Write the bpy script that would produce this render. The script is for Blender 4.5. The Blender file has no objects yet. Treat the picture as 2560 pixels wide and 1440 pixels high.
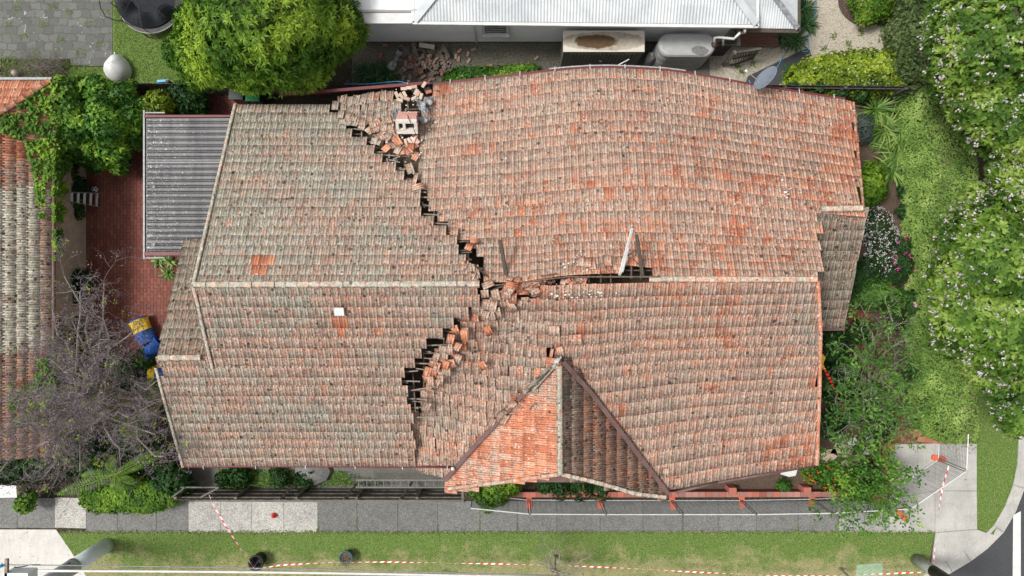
import bpy, math, random
import numpy as np
from mathutils import Vector, Matrix, Euler
random.seed(7); RNG = np.random.default_rng(7)
R = math.radians
H = 31.0; F = 1706.67
SC = bpy.context.scene
# ---------------------------------------------------------------- camera, sky, sun, exposure
cam = bpy.data.cameras.new('camera'); cam.lens = 24; cam.sensor_width = 36; cam.clip_end = 500
co = bpy.data.objects.new('camera', cam); SC.collection.objects.link(co); co.location = (0, 0, H); SC.camera = co
SUN_EL, SUN_AZ = R(60), R(276)          # soft high light from the left of the picture
w = bpy.data.worlds.new('World'); SC.world = w; w.use_nodes = True
wt = w.node_tree; bg = wt.nodes['Background']
sky = wt.nodes.new('ShaderNodeTexSky'); sky.sky_type = 'NISHITA'; sky.sun_disc = False
sky.sun_elevation = SUN_EL; sky.sun_rotation = SUN_AZ; sky.dust_density = 4; sky.air_density = 1
hs = wt.nodes.new('ShaderNodeHueSaturation'); hs.inputs['Saturation'].default_value = 0.08
wt.links.new(sky.outputs[0], hs.inputs['Color']); wt.links.new(hs.outputs[0], bg.inputs[0]); bg.inputs[1].default_value = 0.125
sl = bpy.data.lights.new('sun', 'SUN'); sl.energy = 2.3; sl.angle = R(13); sl.color = (1, .96, .9)
so = bpy.data.objects.new('sun', sl); SC.collection.objects.link(so)
sd = Vector((math.sin(SUN_AZ) * math.cos(SUN_EL), math.cos(SUN_AZ) * math.cos(SUN_EL), math.sin(SUN_EL)))
so.rotation_euler = sd.to_track_quat('Z', 'Y').to_euler(); so.location = sd * 60
SC.view_settings.view_transform = 'Standard'; SC.view_settings.look = 'None'
SC.view_settings.exposure = 0.41; SC.view_settings.gamma = 1
# ---------------------------------------------------------------- helpers
def W(px, py, z=0.0):
    return Vector(((px - 1280) / F * (H - z), (720 - py) / F * (H - z), z))
def PX(p):
    k = F / (H - p[2]); return (1280 + p[0] * k, 720 - p[1] * k)
def tag(o, label=None, cat=None, group=None, kind=None):
    if label: o['label'] = label
    if cat: o['category'] = cat
    if group: o['group'] = group
    if kind: o['kind'] = kind
    return o
def thing(name, label, cat, loc=(0, 0, 0), group=None):
    o = bpy.data.objects.new(name, None); o.empty_display_size = .2; SC.collection.objects.link(o)
    o.location = loc; return tag(o, label, cat, group)
def wloc(o):
    v = Vector((0, 0, 0))
    while o is not None: v += o.location; o = o.parent
    return v
class MB:
    def __init__(s): s.v = []; s.f = []; s.c = []; s.uv = None
    def add(s, vs, fs, col=None):
        b = len(s.v); s.v += [tuple(p) for p in vs]
        for q in fs: s.f.append([b + i for i in q]); s.c.append(col)
        return s
    def prism(s, pts, z0, z1, col=None):        # pts: list of (x,y)
        a = sum(pts[i][0] * pts[(i + 1) % len(pts)][1] - pts[(i + 1) % len(pts)][0] * pts[i][1] for i in range(len(pts)))
        if a < 0: pts = pts[::-1]
        n = len(pts)
        vs = [(p[0], p[1], z0) for p in pts] + [(p[0], p[1], z1) for p in pts]
        fs = [list(range(n, 2 * n)), list(range(n))[::-1]] + [[i, (i + 1) % n, n + (i + 1) % n, n + i] for i in range(n)]
        return s.add(vs, fs, col)
    def box(s, c, d, rot=(0, 0, 0), col=None):
        m = Euler(rot).to_matrix() if not isinstance(rot, Matrix) else rot; c = Vector(c)
        vs = [c + m @ Vector((x * d[0] / 2, y * d[1] / 2, z * d[2] / 2)) for x in (-1, 1) for y in (-1, 1) for z in (-1, 1)]
        return s.add(vs, [[0, 1, 3, 2], [4, 6, 7, 5], [0, 4, 5, 1], [2, 3, 7, 6], [0, 2, 6, 4], [1, 5, 7, 3]], col)
    def bar(s, a, b, w, h, up=(0, 0, 1), col=None):
        a = Vector(a); b = Vector(b); d = b - a; L = d.length
        if L < 1e-5: return s
        x = d / L; u = Vector(up); y = u.cross(x)
        if y.length < 1e-3: y = Vector((0, 1, 0)).cross(x)
        y.normalize(); z = x.cross(y)
        m = Matrix((x, y, z)).transposed()
        return s.box((a + b) / 2, (L, w, h), m, col)
    def tube(s, pts, r, n=8, col=None, caps=True):
        pts = [Vector(p) for p in pts]; rs = r if isinstance(r, (list, tuple)) else [r] * len(pts)
        vs = []; N = len(pts); pu = None
        for i, p in enumerate(pts):
            t = (pts[min(i + 1, N - 1)] - pts[max(i - 1, 0)]); t.normalize()
            a = Vector((0, 0, 1)) if abs(t.z) < .9 else Vector((1, 0, 0))
            if pu is not None: a = pu
            y = t.cross(a)
            if y.length < 1e-4: y = t.cross(Vector((.3, .8, .5)))
            y.normalize(); x = y.cross(t); pu = x
            for k in range(n):
                q = 2 * math.pi * k / n; vs.append(p + (x * math.cos(q) + y * math.sin(q)) * rs[i])
        fs = [[i * n + k, i * n + (k + 1) % n, (i + 1) * n + (k + 1) % n, (i + 1) * n + k] for i in range(N - 1) for k in range(n)]
        if caps: fs += [list(range(n))[::-1], [(N - 1) * n + k for k in range(n)]]
        return s.add(vs, fs, col)
    def lathe(s, c, prof, n=20, col=None, sx=1, sy=1):        # prof: (r, z)
        vs = [(c[0] + r * math.cos(2 * math.pi * k / n) * sx, c[1] + r * math.sin(2 * math.pi * k / n) * sy, c[2] + z) for r, z in prof for k in range(n)]
        m = len(prof)
        fs = [[i * n + k, i * n + (k + 1) % n, (i + 1) * n + (k + 1) % n, (i + 1) * n + k] for i in range(m - 1) for k in range(n)]
        fs += [list(range(n))[::-1], [(m - 1) * n + k for k in range(n)]]
        return s.add(vs, fs, col)
    def grid(s, fn, nu, nv, col=None):
        vs = [fn(i / nu, j / nv) for j in range(nv + 1) for i in range(nu + 1)]
        fs = [[j * (nu + 1) + i, j * (nu + 1) + i + 1, (j + 1) * (nu + 1) + i + 1, (j + 1) * (nu + 1) + i] for j in range(nv) for i in range(nu)]
        return s.add(vs, fs, col)
    def build(s, name, mat, parent=None, smooth=False, local=False):
        me = bpy.data.meshes.new(name); off = Vector((0, 0, 0)) if local or parent is None else wloc(parent)
        me.from_pydata([(p[0] - off.x, p[1] - off.y, p[2] - off.z) for p in s.v], [], s.f)
        me.materials.append(mat)
        if any(c is not None for c in s.c):
            at = me.color_attributes.new('fc', 'FLOAT_COLOR', 'CORNER'); arr = []
            for f, c in zip(s.f, s.c):
                c = c if c is not None else (1, 1, 1)
                arr += [c[0], c[1], c[2], 1.0] * len(f)
            at.data.foreach_set('color', arr)
        if smooth: me.polygons.foreach_set('use_smooth', [True] * len(me.polygons))
        me.update(); o = bpy.data.objects.new(name, me); SC.collection.objects.link(o)
        if parent is not None: o.parent = parent
        return o
def raw_mesh(name, V, FQ, mat, parent=None, attrs=None, uv=None, smooth=False):
    """V (n,3) array, FQ (m,4) array of quads"""
    me = bpy.data.meshes.new(name); V = np.asarray(V, dtype=np.float32); FQ = np.asarray(FQ, dtype=np.int32)
    if parent is not None:
        V = V - np.array(wloc(parent), dtype=np.float32)
    me.vertices.add(len(V)); me.vertices.foreach_set('co', V.ravel())
    m, k = FQ.shape; me.loops.add(m * k); me.loops.foreach_set('vertex_index', FQ.ravel())
    me.polygons.add(m); me.polygons.foreach_set('loop_start', np.arange(0, m * k, k, dtype=np.int32))
    me.polygons.foreach_set('loop_total', np.full(m, k, dtype=np.int32)); me.materials.append(mat)
    for nm, A in (attrs or {}).items():
        at = me.color_attributes.new(nm, 'FLOAT_COLOR', 'POINT'); A = np.asarray(A, dtype=np.float32)
        A4 = np.ones((len(V), 4), dtype=np.float32); A4[:, :A.shape[1]] = A; at.data.foreach_set('color', A4.ravel())
    if uv is not None:
        ul = me.uv_layers.new(name='UVMap'); ul.data.foreach_set('uv', np.asarray(uv, dtype=np.float32)[FQ.ravel()].ravel())
    if smooth: me.polygons.foreach_set('use_smooth', np.ones(m, dtype=bool))
    me.update(); me.validate()
    o = bpy.data.objects.new(name, me); SC.collection.objects.link(o)
    if parent is not None: o.parent = parent
    return o
def copy_tree(o, parent=None, loc=None, rotz=None):
    c = o.copy(); SC.collection.objects.link(c)
    if parent is not None: c.parent = parent
    for ch in list(KIDS.get(o, [])): pass
    for ch in [x for x in o.children]: copy_tree(ch, c)
    if loc is not None: c.location = loc
    if rotz is not None: c.rotation_euler = (0, 0, rotz)
    return c
KIDS = {}
# ---------------------------------------------------------------- node material DSL
class NT:
    def __init__(s, name):
        s.m = bpy.data.materials.new(name); s.m.use_nodes = True; s.t = s.m.node_tree; s.b = s.t.nodes['Principled BSDF']
        s.pos = s.t.nodes.new('ShaderNodeNewGeometry').outputs['Position']
        s.b.inputs['Roughness'].default_value = .85; s.b.inputs['Specular IOR Level'].default_value = .3
    def put(s, sock, v):
        if hasattr(v, 'is_output') or isinstance(v, bpy.types.NodeSocket): s.t.links.new(v, sock)
        else:
            if isinstance(v, (tuple, list)) and len(v) == 3 and sock.type == 'RGBA': v = (*v, 1)
            sock.default_value = v
    def noise(s, sc, det=4, rough=.6, vec=None, dist=0, col=False):
        n = s.t.nodes.new('ShaderNodeTexNoise'); s.put(n.inputs['Scale'], sc); n.inputs['Detail'].default_value = det
        n.inputs['Roughness'].default_value = rough; n.inputs['Distortion'].default_value = dist
        s.t.links.new(vec or s.pos, n.inputs['Vector']); return n.outputs['Color' if col else 'Fac']
    def vor(s, sc, vec=None, out='Distance', feat='F1', rnd=1):
        n = s.t.nodes.new('ShaderNodeTexVoronoi'); n.feature = feat; n.inputs['Scale'].default_value = sc
        n.inputs['Randomness'].default_value = rnd
        s.t.links.new(vec or s.pos, n.inputs['Vector']); return n.outputs[out]
    def ramp(s, fac, *st, interp='LINEAR'):
        n = s.t.nodes.new('ShaderNodeValToRGB'); e = n.color_ramp.elements; n.color_ramp.interpolation = interp
        while len(e) < len(st): e.new(.5)
        for i, (p, c) in enumerate(st):
            e[i].position = p; e[i].color = (*c, 1) if isinstance(c, tuple) else (c, c, c, 1)
        s.put(n.inputs[0], fac); return n.outputs[0]
    def step(s, x, a, b):
        n = s.t.nodes.new('ShaderNodeMapRange'); n.clamp = True; s.put(n.inputs[0], x)
        s.put(n.inputs[1], a); s.put(n.inputs[2], b); n.inputs[3].default_value = 0; n.inputs[4].default_value = 1; return n.outputs[0]
    def mix(s, f, a, b, mode='MIX'):
        n = s.t.nodes.new('ShaderNodeMix'); n.data_type = 'RGBA'; n.blend_type = mode
        s.put(n.inputs[0], f); s.put(n.inputs[6], a); s.put(n.inputs[7], b); return n.outputs[2]
    def math(s, op, a, b=0.0):
        n = s.t.nodes.new('ShaderNodeMath'); n.operation = op; s.put(n.inputs[0], a); s.put(n.inputs[1], b); return n.outputs[0]
    def attr(s, nm): 
        n = s.t.nodes.new('ShaderNodeAttribute'); n.attribute_name = nm; return n.outputs['Color']
    def sep(s, c):
        n = s.t.nodes.new('ShaderNodeSeparateXYZ'); s.t.links.new(c, n.inputs[0]); return n.outputs
    def mapv(s, v, scale=(1, 1, 1), rot=(0, 0, 0), loc=(0, 0, 0)):
        n = s.t.nodes.new('ShaderNodeMapping'); s.t.links.new(v, n.inputs[0]); n.inputs['Scale'].default_value = scale
        n.inputs['Rotation'].default_value = rot; n.inputs['Location'].default_value = loc; return n.outputs[0]
    def bump(s, h, dist=.01, st=.6):
        n = s.t.nodes.new('ShaderNodeBump'); n.inputs['Distance'].default_value = dist; n.inputs['Strength'].default_value = st
        s.t.links.new(h, n.inputs['Height']); s.t.links.new(n.outputs[0], s.b.inputs['Normal'])
    def out(s, col, rough=None, metal=None):
        s.put(s.b.inputs['Base Color'], col)
        if rough is not None: s.put(s.b.inputs['Roughness'], rough)
        if metal is not None: s.b.inputs['Metallic'].default_value = metal
        return s.m
def simple(name, c, c2=None, sc=4, rough=.8, metal=0, bump=0, lo=.35, hi=.65):
    n = NT(name); c2 = c2 or tuple(x * .75 for x in c)
    f = n.noise(sc, 6, .65); col = n.mix(n.step(f, lo, hi), c2, c)
    if bump: n.bump(n.noise(sc * 6, 4), bump)
    return n.out(col, rough, metal)
def speck(name, cols, sc, rough=.95, bump=.01, big=.6, bigamt=.35, stretch=(1, 1, 1)):
    """coarse granular surface: voronoi/noise of several colours with broad patches"""
    n = NT(name); v = n.mapv(n.pos, stretch) if stretch != (1, 1, 1) else n.pos
    a = n.noise(sc, 3, .75, v); k = len(cols)
    col = n.ramp(a, *[(.3 + .4 * i / (k - 1), c) for i, c in enumerate(cols)])
    b = n.noise(big, 4, .6); col = n.mix(bigamt, col, n.ramp(b, (.3, .35), (.7, 1.0)), 'MULTIPLY')
    if bump: n.bump(a, bump)
    return n.out(col, rough)
# leaf material: colour from the leaf's own attribute, thin-leaf translucency
def leafmat(name, a, b, c=None, trans=.25, rough=.55):
    n = NT(name); v = n.sep(n.attr('lv')); st = [(0, a), (.6, b)] + ([(1, c)] if c else [(1, tuple(min(1, x * 1.25) for x in b))])
    col = n.ramp(v[0], *st)
    n.out(col, rough)
    tr = n.t.nodes.new('ShaderNodeBsdfTranslucent'); mx = n.t.nodes.new('ShaderNodeMixShader'); mx.inputs[0].default_value = trans
    n.t.links.new(col, tr.inputs[0]); n.t.links.new(n.b.outputs[0], mx.inputs[1]); n.t.links.new(tr.outputs[0], mx.inputs[2])
    n.t.links.new(mx.outputs[0], n.t.nodes['Material Output'].inputs[0]); return n.m
def fcmat(name, sc=30, amt=.25, rough=.85, bump=0):
    n = NT(name); c = n.attr('fc'); col = n.mix(amt, c, n.ramp(n.noise(sc, 5, .7), (.3, .3), (.7, 1.0)), 'MULTIPLY')
    if bump: n.bump(n.noise(sc, 4, .8), bump)
    return n.out(col, rough)

# ---------------------------------------------------------------- materials
def tile_mat(name, light=1.0, tone=1.0, axis=0):
    n = NT(name); rt = n.sep(n.attr('rt'))       # x: lichen amount, y: per tile random, z: moss
    uvn = n.t.nodes.new('ShaderNodeUVMap'); uv = n.sep(uvn.outputs[0]); p = n.pos
    ter = n.ramp(n.math('ADD', n.math('MULTIPLY', rt[1], .6), n.math('MULTIPLY', n.noise(6, 4, .7), .4)), (.15, (.44, .14, .07)), (.45, (.58, .205, .105)), (.7, (.66, .265, .145)), (.9, (.67, .36, .24)))
    pink = n.ramp(n.noise(9, 5, .75), (.34, (.22, .145, .11)), (.48, (.45, .31, .235)), (.62, (.62, .48, .385)))
    green = n.ramp(n.noise(8, 5, .75), (.34, tuple(light * x for x in (.20, .18, .145))), (.48, tuple(light * x for x in (.37, .35, .28))), (.62, tuple(light * x for x in (.52, .50, .42))))
    def spots(sc, loc, r, p):
        v = n.mapv(n.mix(.03, n.pos, n.noise(9, 2, col=True), 'LINEAR_LIGHT'), loc=loc); d = n.vor(sc, v); cc = n.sep(n.vor(sc, v, 'Color'))
        return n.math('MULTIPLY', n.step(n.math('SUBTRACT', d, n.math('MULTIPLY', cc[1], r * .6)), r * .62, r * .4), n.math('LESS_THAN', cc[0], p))
    L = n.math('ADD', rt[0], n.math('MULTIPLY', n.math('SUBTRACT', n.noise(.55, 4, .6, n.mapv(p, (1, 1.6, 1))), .5), 1.5))
    f1 = n.math('ADD', n.noise(2.0, 6, .7), n.math('MULTIPLY', n.math('SUBTRACT', rt[1], .5), .15))
    f1 = n.math('ADD', f1, n.math('MULTIPLY', L, .50)); f1 = n.math('ADD', f1, n.math('MULTIPLY', n.noise(9, 4, .75), 1.3))
    c = n.mix(n.step(f1, 1.10, 1.19), ter, pink)
    # the sheltered head of each tile stays orange
    e2 = n.math('MULTIPLY', n.step(n.math('ADD', uv[1], n.math('MULTIPLY', n.math('SUBTRACT', n.noise(5, 4, .7), .5), 2.4)), .40, .22), n.step(L, .62, .25))
    c = n.mix(n.math('MULTIPLY', e2, .4), c, ter)
    f2 = n.math('ADD', n.math('ADD', n.noise(3.1, 6, .7, n.mapv(p, loc=(7, 3, 1))), n.math('MULTIPLY', L, .72)), n.math('MULTIPLY', n.noise(10, 4, .75), 1.2))
    c = n.mix(n.step(f2, 1.56, 1.68), c, green)
    c = n.mix(n.math('MULTIPLY', spots(6.5, (1, 5, 2), .36, .20), .85), c, ter)
    c = n.mix(n.math('MULTIPLY', n.step(n.noise(4.5, 5, .75, n.mapv(p, loc=(5, 5, 5))), .60, .65), .8), c, ter)
    # dark dirt between the ribs
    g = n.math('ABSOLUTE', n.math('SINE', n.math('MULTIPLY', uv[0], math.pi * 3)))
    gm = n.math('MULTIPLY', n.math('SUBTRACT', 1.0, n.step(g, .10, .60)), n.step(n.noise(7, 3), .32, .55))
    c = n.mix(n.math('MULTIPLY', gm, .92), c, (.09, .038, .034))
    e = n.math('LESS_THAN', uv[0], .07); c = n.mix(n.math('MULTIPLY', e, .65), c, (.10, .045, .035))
    # pale lichen rosettes, black spots
    c = n.mix(n.math('MULTIPLY', spots(8.0, (4, 2, 7), .30, .30), .7), c, (.62, .59, .51))
    ws = n.noise(23, 4, .75); c = n.mix(n.math('MULTIPLY', n.step(ws, .57, .66), .6), c, (.60, .57, .50))
    ps = n.math('ADD', .02, n.math('MULTIPLY', rt[2], .5))
    c = n.mix(n.math('MULTIPLY', spots(5.0, (3, 9, 0), .34, ps), .85), c, (.055, .045, .038))
    c = n.mix(n.math('MULTIPLY', spots(7.5, (6, 1, 3), .34, n.math('ADD', .04, n.math('MULTIPLY', rt[2], .35))), .8), c, (.05, .04, .035))
    bk = n.noise(15, 4, .8, n.mapv(p, loc=(3, 9, 0))); c = n.mix(n.math('MULTIPLY', n.step(bk, .56, .66), .7), c, (.10, .07, .055))
    bk2 = n.math('ADD', n.noise(1.3, 5, .7, n.mapv(p, loc=(1, 2, 4))), n.math('MULTIPLY', rt[2], .20))
    c = n.mix(n.math('MULTIPLY', n.step(bk2, .60, .80), .55), c, (.13, .10, .085))
    c = n.mix(1.0, c, n.ramp(rt[1], (0, .90), (.3, 1.0), (.7, .94), (1, 1.0)), 'MULTIPLY')
    c = n.mix(.55, c, n.ramp(n.noise(1.0, 5, .75, n.mapv(p, (4.5, .55, 1)) if not axis else n.mapv(p, (.55, 4.5, 1))), (.33, .52), (.5, .95), (.65, 1.12)), 'MULTIPLY')
    if tone < 1: c = n.mix(1.0, c, (tone, tone * .93, tone * .9), 'MULTIPLY')
    n.bump(n.noise(28, 4, .8), .012, .8)
    return n.out(c, .92)
M = {}
M['tile'] = tile_mat('weathered_terracotta')
M['tile_pale'] = tile_mat('pale_lichened_terracotta', 1.9, axis=1)
M['tile_dull'] = tile_mat('dull_terracotta', 1.0, .78)
M['tile_dark'] = tile_mat('dark_terracotta', 1.0, .80, 1)  # whole tile colour darkened, for the small gable's right slope
M['maroon'] = simple('maroon_paint', (.15, .035, .04), rough=.5)
M['valley'] = simple('valley_metal', (.11, .06, .058), (.16, .10, .09), 3, .6)
M['timber'] = simple('roof_timber', (.17, .13, .10), (.07, .05, .04), 9)
M['timber_pale'] = simple('pale_timber', (.30, .26, .22), (.17, .14, .11), 9)
M['dark_void'] = simple('attic_dust', (.26, .20, .14), (.10, .075, .05), 3)
M['cream_wall'] = simple('cream_render', (.50, .44, .36))
M['white'] = simple('white_paint', (.64, .64, .63), (.52, .52, .51), 2, .5)
M['whitewall'] = simple('white_weatherboard', (.86, .87, .88), (.76, .77, .78), 1.2, .55)
M['dark'] = simple('black_plastic', (.02, .02, .022), rough=.5)
M['black_cloth'] = simple('black_mesh', (.035, .037, .042), (.025, .026, .03), 30, 1.0)
M['black_cloth'].node_tree.nodes['Principled BSDF'].inputs['Specular IOR Level'].default_value = .05
M['lead'] = simple('crumpled_lead', (.38, .39, .41), (.16, .17, .18), 7, .5, .2, .01)
M['alu'] = simple('aluminium', (.42, .43, .42), (.26, .27, .26), 9, .45, .4)
M['galv'] = simple('galvanised_steel', (.27, .275, .28), (.18, .185, .19), 8, .55, .3)
M['greywood'] = simple('weathered_fence_wood', (.17, .155, .135), (.075, .068, .058), 5, bump=.004)
M['fence_dark'] = simple('old_grey_palings', (.12, .11, .10), (.045, .04, .038), 7)
M['orange'] = simple('orange_plastic', (.66, .15, .08), (.56, .12, .065), 6, .6)
M['red'] = simple('red_plastic', (.78, .05, .03), rough=.5)
M['blue'] = simple('blue_fabric', (.02, .10, .42), (.01, .05, .22), 4, .6)
M['yellow'] = simple('yellow_fabric', (.75, .52, .03), (.55, .36, .03), 4, .6)
M['bluehose'] = simple('blue_hose', (.08, .36, .66), rough=.4)
M['fc'] = fcmat('painted_by_piece', 40, .25)
M['fc_clean'] = fcmat('coloured_piece', 40, .06, .6)
M['mortar'] = simple('lime_mortar', (.72, .68, .62), (.55, .50, .44), 12)
M['darksteel'] = simple('dark_galvanised_wire', (.16, .165, .16), rough=.5, metal=.3)
M['pitgreen'] = simple('green_pit_lid', (.28, .38, .25), (.22, .31, .2), 8)
M['rust'] = simple('rusty_leaf_litter', (.16, .07, .03), (.04, .02, .012), 7)
M['deck'] = simple('red_brown_decking', (.16, .07, .05), (.10, .045, .035), 5)
M['stain'] = simple('grey_dirt', (.13, .13, .125), (.2, .2, .195), 8)
M['frondstalk'] = simple('green_stalk', (.22, .32, .05))
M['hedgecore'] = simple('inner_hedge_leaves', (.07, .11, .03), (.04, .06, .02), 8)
M['mauve'] = simple('mauve_glaze', (.28, .22, .22), (.38, .33, .33), 6, .25)
M['navy'] = simple('navy_print', (.02, .03, .08))
M['bingreen'] = simple('green_bin_lid', (.03, .30, .10), rough=.5)
M['darkslate'] = simple('dark_slate_plastic', (.05, .06, .065), rough=.5)
M['teal'] = simple('teal_glaze', (.03, .13, .15), (.02, .08, .10), 6, .3)
M['poleblue'] = simple('pale_pole_sleeve', (.70, .76, .79), (.60, .67, .70), 3, .6)
M['polegrey'] = simple('weathered_pole', (.42, .44, .45), (.31, .33, .34), 5, .8)
M['polegreen'] = simple('grey_green_pole', (.36, .385, .36), (.27, .29, .27), 5, .8)
M['card'] = simple('cardboard', (.50, .42, .31), (.40, .33, .24), 5)
M['paper'] = simple('printed_paper', (.62, .58, .52), (.40, .38, .36), 14)
M['darkalu'] = simple('dull_aluminium', (.17, .17, .165), (.11, .11, .105), 9, .6, .2)
M['stone'] = simple('pale_concrete', (.48, .46, .42), (.36, .34, .31), 5)
M['bark'] = simple('grey_bark', (.25, .22, .19), (.13, .11, .10), 20)
M['barkpale'] = simple('pale_twig_bark', (.36, .32, .28), (.20, .17, .16), 14)
M['barkdark'] = simple('brown_bark', (.10, .08, .06), (.05, .04, .03), 14)
M['tankgrey'] = simple('tank_plastic', (.40, .405, .40), (.32, .325, .32), 3, .5)
M['dish'] = simple('satellite_grey', (.17, .20, .24), (.13, .155, .19), 6, .5)
M['steelgreen'] = simple('shed_green_grey', (.17, .17, .15), (.13, .13, .115), 5, .6)
def build_special():
    n = NT('brick_paving'); t = n.t.nodes.new('ShaderNodeTexBrick'); n.t.links.new(n.mapv(n.pos, rot=(0, 0, math.pi / 2)), t.inputs['Vector'])
    t.inputs['Scale'].default_value = 1; t.inputs['Brick Width'].default_value = .315; t.inputs['Row Height'].default_value = .152
    t.inputs['Mortar Size'].default_value = .010; t.inputs['Mortar Smooth'].default_value = .3; t.inputs['Bias'].default_value = -.1
    t.inputs['Color1'].default_value = (.185, .062, .048, 1); t.inputs['Color2'].default_value = (.27, .095, .07, 1); t.inputs['Mortar'].default_value = (.07, .03, .025, 1)
    c = n.mix(.35, t.outputs[0], n.ramp(n.noise(1.1, 5, .7), (.3, .3), (.7, 1.0)), 'MULTIPLY')
    c = n.mix(n.math('MULTIPLY', n.step(n.noise(3.3, 4, .7), .62, .72), .6), c, (.07, .05, .05)); n.bump(n.math('SUBTRACT', 1.0, t.outputs['Fac']), .01)
    M['brickpave'] = n.out(c, .85)
    n = NT('red_brickwork'); t = n.t.nodes.new('ShaderNodeTexBrick'); tc = n.t.nodes.new('ShaderNodeTexCoord')
    n.t.links.new(tc.outputs['Object'], t.inputs['Vector'])
    t.inputs['Scale'].default_value = 1; t.inputs['Brick Width'].default_value = .23; t.inputs['Row Height'].default_value = .086; t.inputs['Mortar Size'].default_value = .009
    t.inputs['Color1'].default_value = (.42, .13, .09, 1); t.inputs['Color2'].default_value = (.56, .27, .22, 1); t.inputs['Mortar'].default_value = (.62, .55, .50, 1)
    M['brickwork'] = n.out(n.mix(.3, t.outputs[0], n.ramp(n.noise(9, 4), (.3, .5), (.7, 1.0)), 'MULTIPLY'), .9)
    # concrete of the corner and drive
    def conc(name, a, b, d, sc=34, stain=.5):
        n = NT(name); c = n.ramp(n.noise(sc, 4, .8), (.32, d), (.45, a), (.68, b))
        c = n.mix(stain, c, n.ramp(n.noise(.9, 6, .7), (.32, .48), (.6, 1.0)), 'MULTIPLY')
        c = n.mix(.2, c, n.ramp(n.noise(3, 4, .7, n.mapv(n.pos, (6, .4, 1))), (.35, .5), (.6, 1.0)), 'MULTIPLY')
        n.bump(n.noise(sc, 3, .8), .004); return n.out(c, .9)
    M['conc'] = conc('light_concrete', (.42, .41, .38), (.54, .53, .50), (.30, .29, .27))
    M['drive'] = conc('driveway_concrete', (.56, .54, .50), (.66, .64, .60), (.46, .44, .41), 20, .35)
    M['conc_dark'] = conc('dark_old_concrete', (.16, .155, .135), (.22, .21, .19), (.09, .09, .075), 16)  # old concrete, a darker mix all over
    n = NT('footpath_slab'); fc = n.attr('fc'); g = n.ramp(n.noise(30, 3, .85), (.38, .30), (.5, .85), (.62, 1.5))
    c = n.mix(.85, fc, g, 'MULTIPLY'); c = n.mix(.5, c, n.ramp(n.noise(1.7, 5, .7), (.3, .55), (.62, 1.0)), 'MULTIPLY'); n.bump(n.noise(60, 3), .006); M['slab'] = n.out(c, .92)
    # lawn
    def lawn(name, dry, shift=0):
        n = NT(name); a = n.noise(22, 5, .8, n.mapv(n.pos, (1, .7, 1)))
        gr = n.ramp(a, (.32, (.035, .065, .010)), (.5, (.10, .165, .03)), (.68, (.19, .27, .08)))
        dr = n.ramp(n.noise(26, 4, .8), (.32, (.13, .12, .045)), (.5, (.26, .24, .11)), (.68, (.42, .38, .22)))
        sp = n.sep(n.pos); k = n.math('ADD', n.noise(.9, 6, .7), n.math('MULTIPLY', n.noise(6, 3, .7), .3))
        if shift: k = n.math('ADD', k, n.math('MULTIPLY', n.math('SUBTRACT', n.math('MULTIPLY', sp[1], -1.0), 11.9), shift))
        c = n.mix(n.step(k, dry, dry + .22), gr, dr); n.bump(a, .03, .8); return n.out(c, .95)
    M['lawn'] = lawn('verge_grass', .64, .20); M['lawn_back'] = lawn('backyard_grass', .70)
    # bluestone setts
    n = NT('bluestone_setts'); t = n.t.nodes.new('ShaderNodeTexBrick'); nz = n.noise(1.6, 3, .6, col=True)
    vv = n.mix(.22, n.pos, nz, 'LINEAR_LIGHT'); n.t.links.new(vv, t.inputs['Vector'])
    t.inputs['Scale'].default_value = 1; t.inputs['Brick Width'].default_value = .42; t.inputs['Row Height'].default_value = .36; t.inputs['Mortar Size'].default_value = .022
    t.inputs['Color1'].default_value = (.095, .097, .095, 1); t.inputs['Color2'].default_value = (.15, .15, .148, 1); t.inputs['Mortar'].default_value = (.09, .095, .07, 1)
    c = n.mix(n.math('MULTIPLY', n.step(n.noise(1.5, 5, .8), .56, .61), n.step(t.outputs['Fac'], .1, .6)), t.outputs[0], (.42, .41, .38))
    c = n.mix(n.math('MULTIPLY', n.step(n.noise(2.6, 5, .8, n.mapv(n.pos, loc=(4, 4, 0))), .50, .58), n.step(n.math('ADD', t.outputs['Fac'], n.noise(9, 3)), .6, 1.0)), c, (.09, .13, .03))
    c = n.mix(.4, c, n.ramp(n.noise(14, 4, .8), (.3, .4), (.7, 1.2)), 'MULTIPLY'); n.bump(n.math('SUBTRACT', 1.0, t.outputs['Fac']), .03); M['bluestone'] = n.out(c, .8)
    M['gravel'] = speck('pale_gravel', [(.20, .17, .13), (.40, .36, .29), (.60, .55, .46)], 17, bigamt=.25)
    M['gravel_dark'] = speck('dirty_gravel', [(.05, .05, .035), (.13, .12, .095), (.24, .22, .18)], 15, bigamt=.6)
    M['soil'] = speck('garden_soil', [(.02, .016, .011), (.05, .04, .026), (.09, .07, .05)], 8)
    M['mulch'] = speck('bark_mulch', [(.035, .022, .016), (.10, .068, .05), (.20, .14, .11)], 20)
    M['asphalt'] = speck('asphalt', [(.035, .037, .04), (.06, .063, .066), (.09, .093, .096)], 40, bigamt=.2)
    # corrugated iron white roof
    n = NT('white_iron'); c = n.ramp(n.noise(1.2, 5, .6), (.35, (.42, .45, .47)), (.6, (.53, .555, .565)))
    c = n.mix(n.math('MULTIPLY', n.step(n.noise(2.2, 5, .7, n.mapv(n.pos, (1, .5, 1), loc=(8, 0, 0))), .62, .72), .5), c, (.36, .39, .42)); M['iron'] = n.out(c, .75)
    # carport sheet
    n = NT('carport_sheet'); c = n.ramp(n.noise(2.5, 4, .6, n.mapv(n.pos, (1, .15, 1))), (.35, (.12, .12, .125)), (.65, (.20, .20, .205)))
    sp = n.sep(n.pos); left = n.step(sp[0], -12.5, -15.2)
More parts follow.
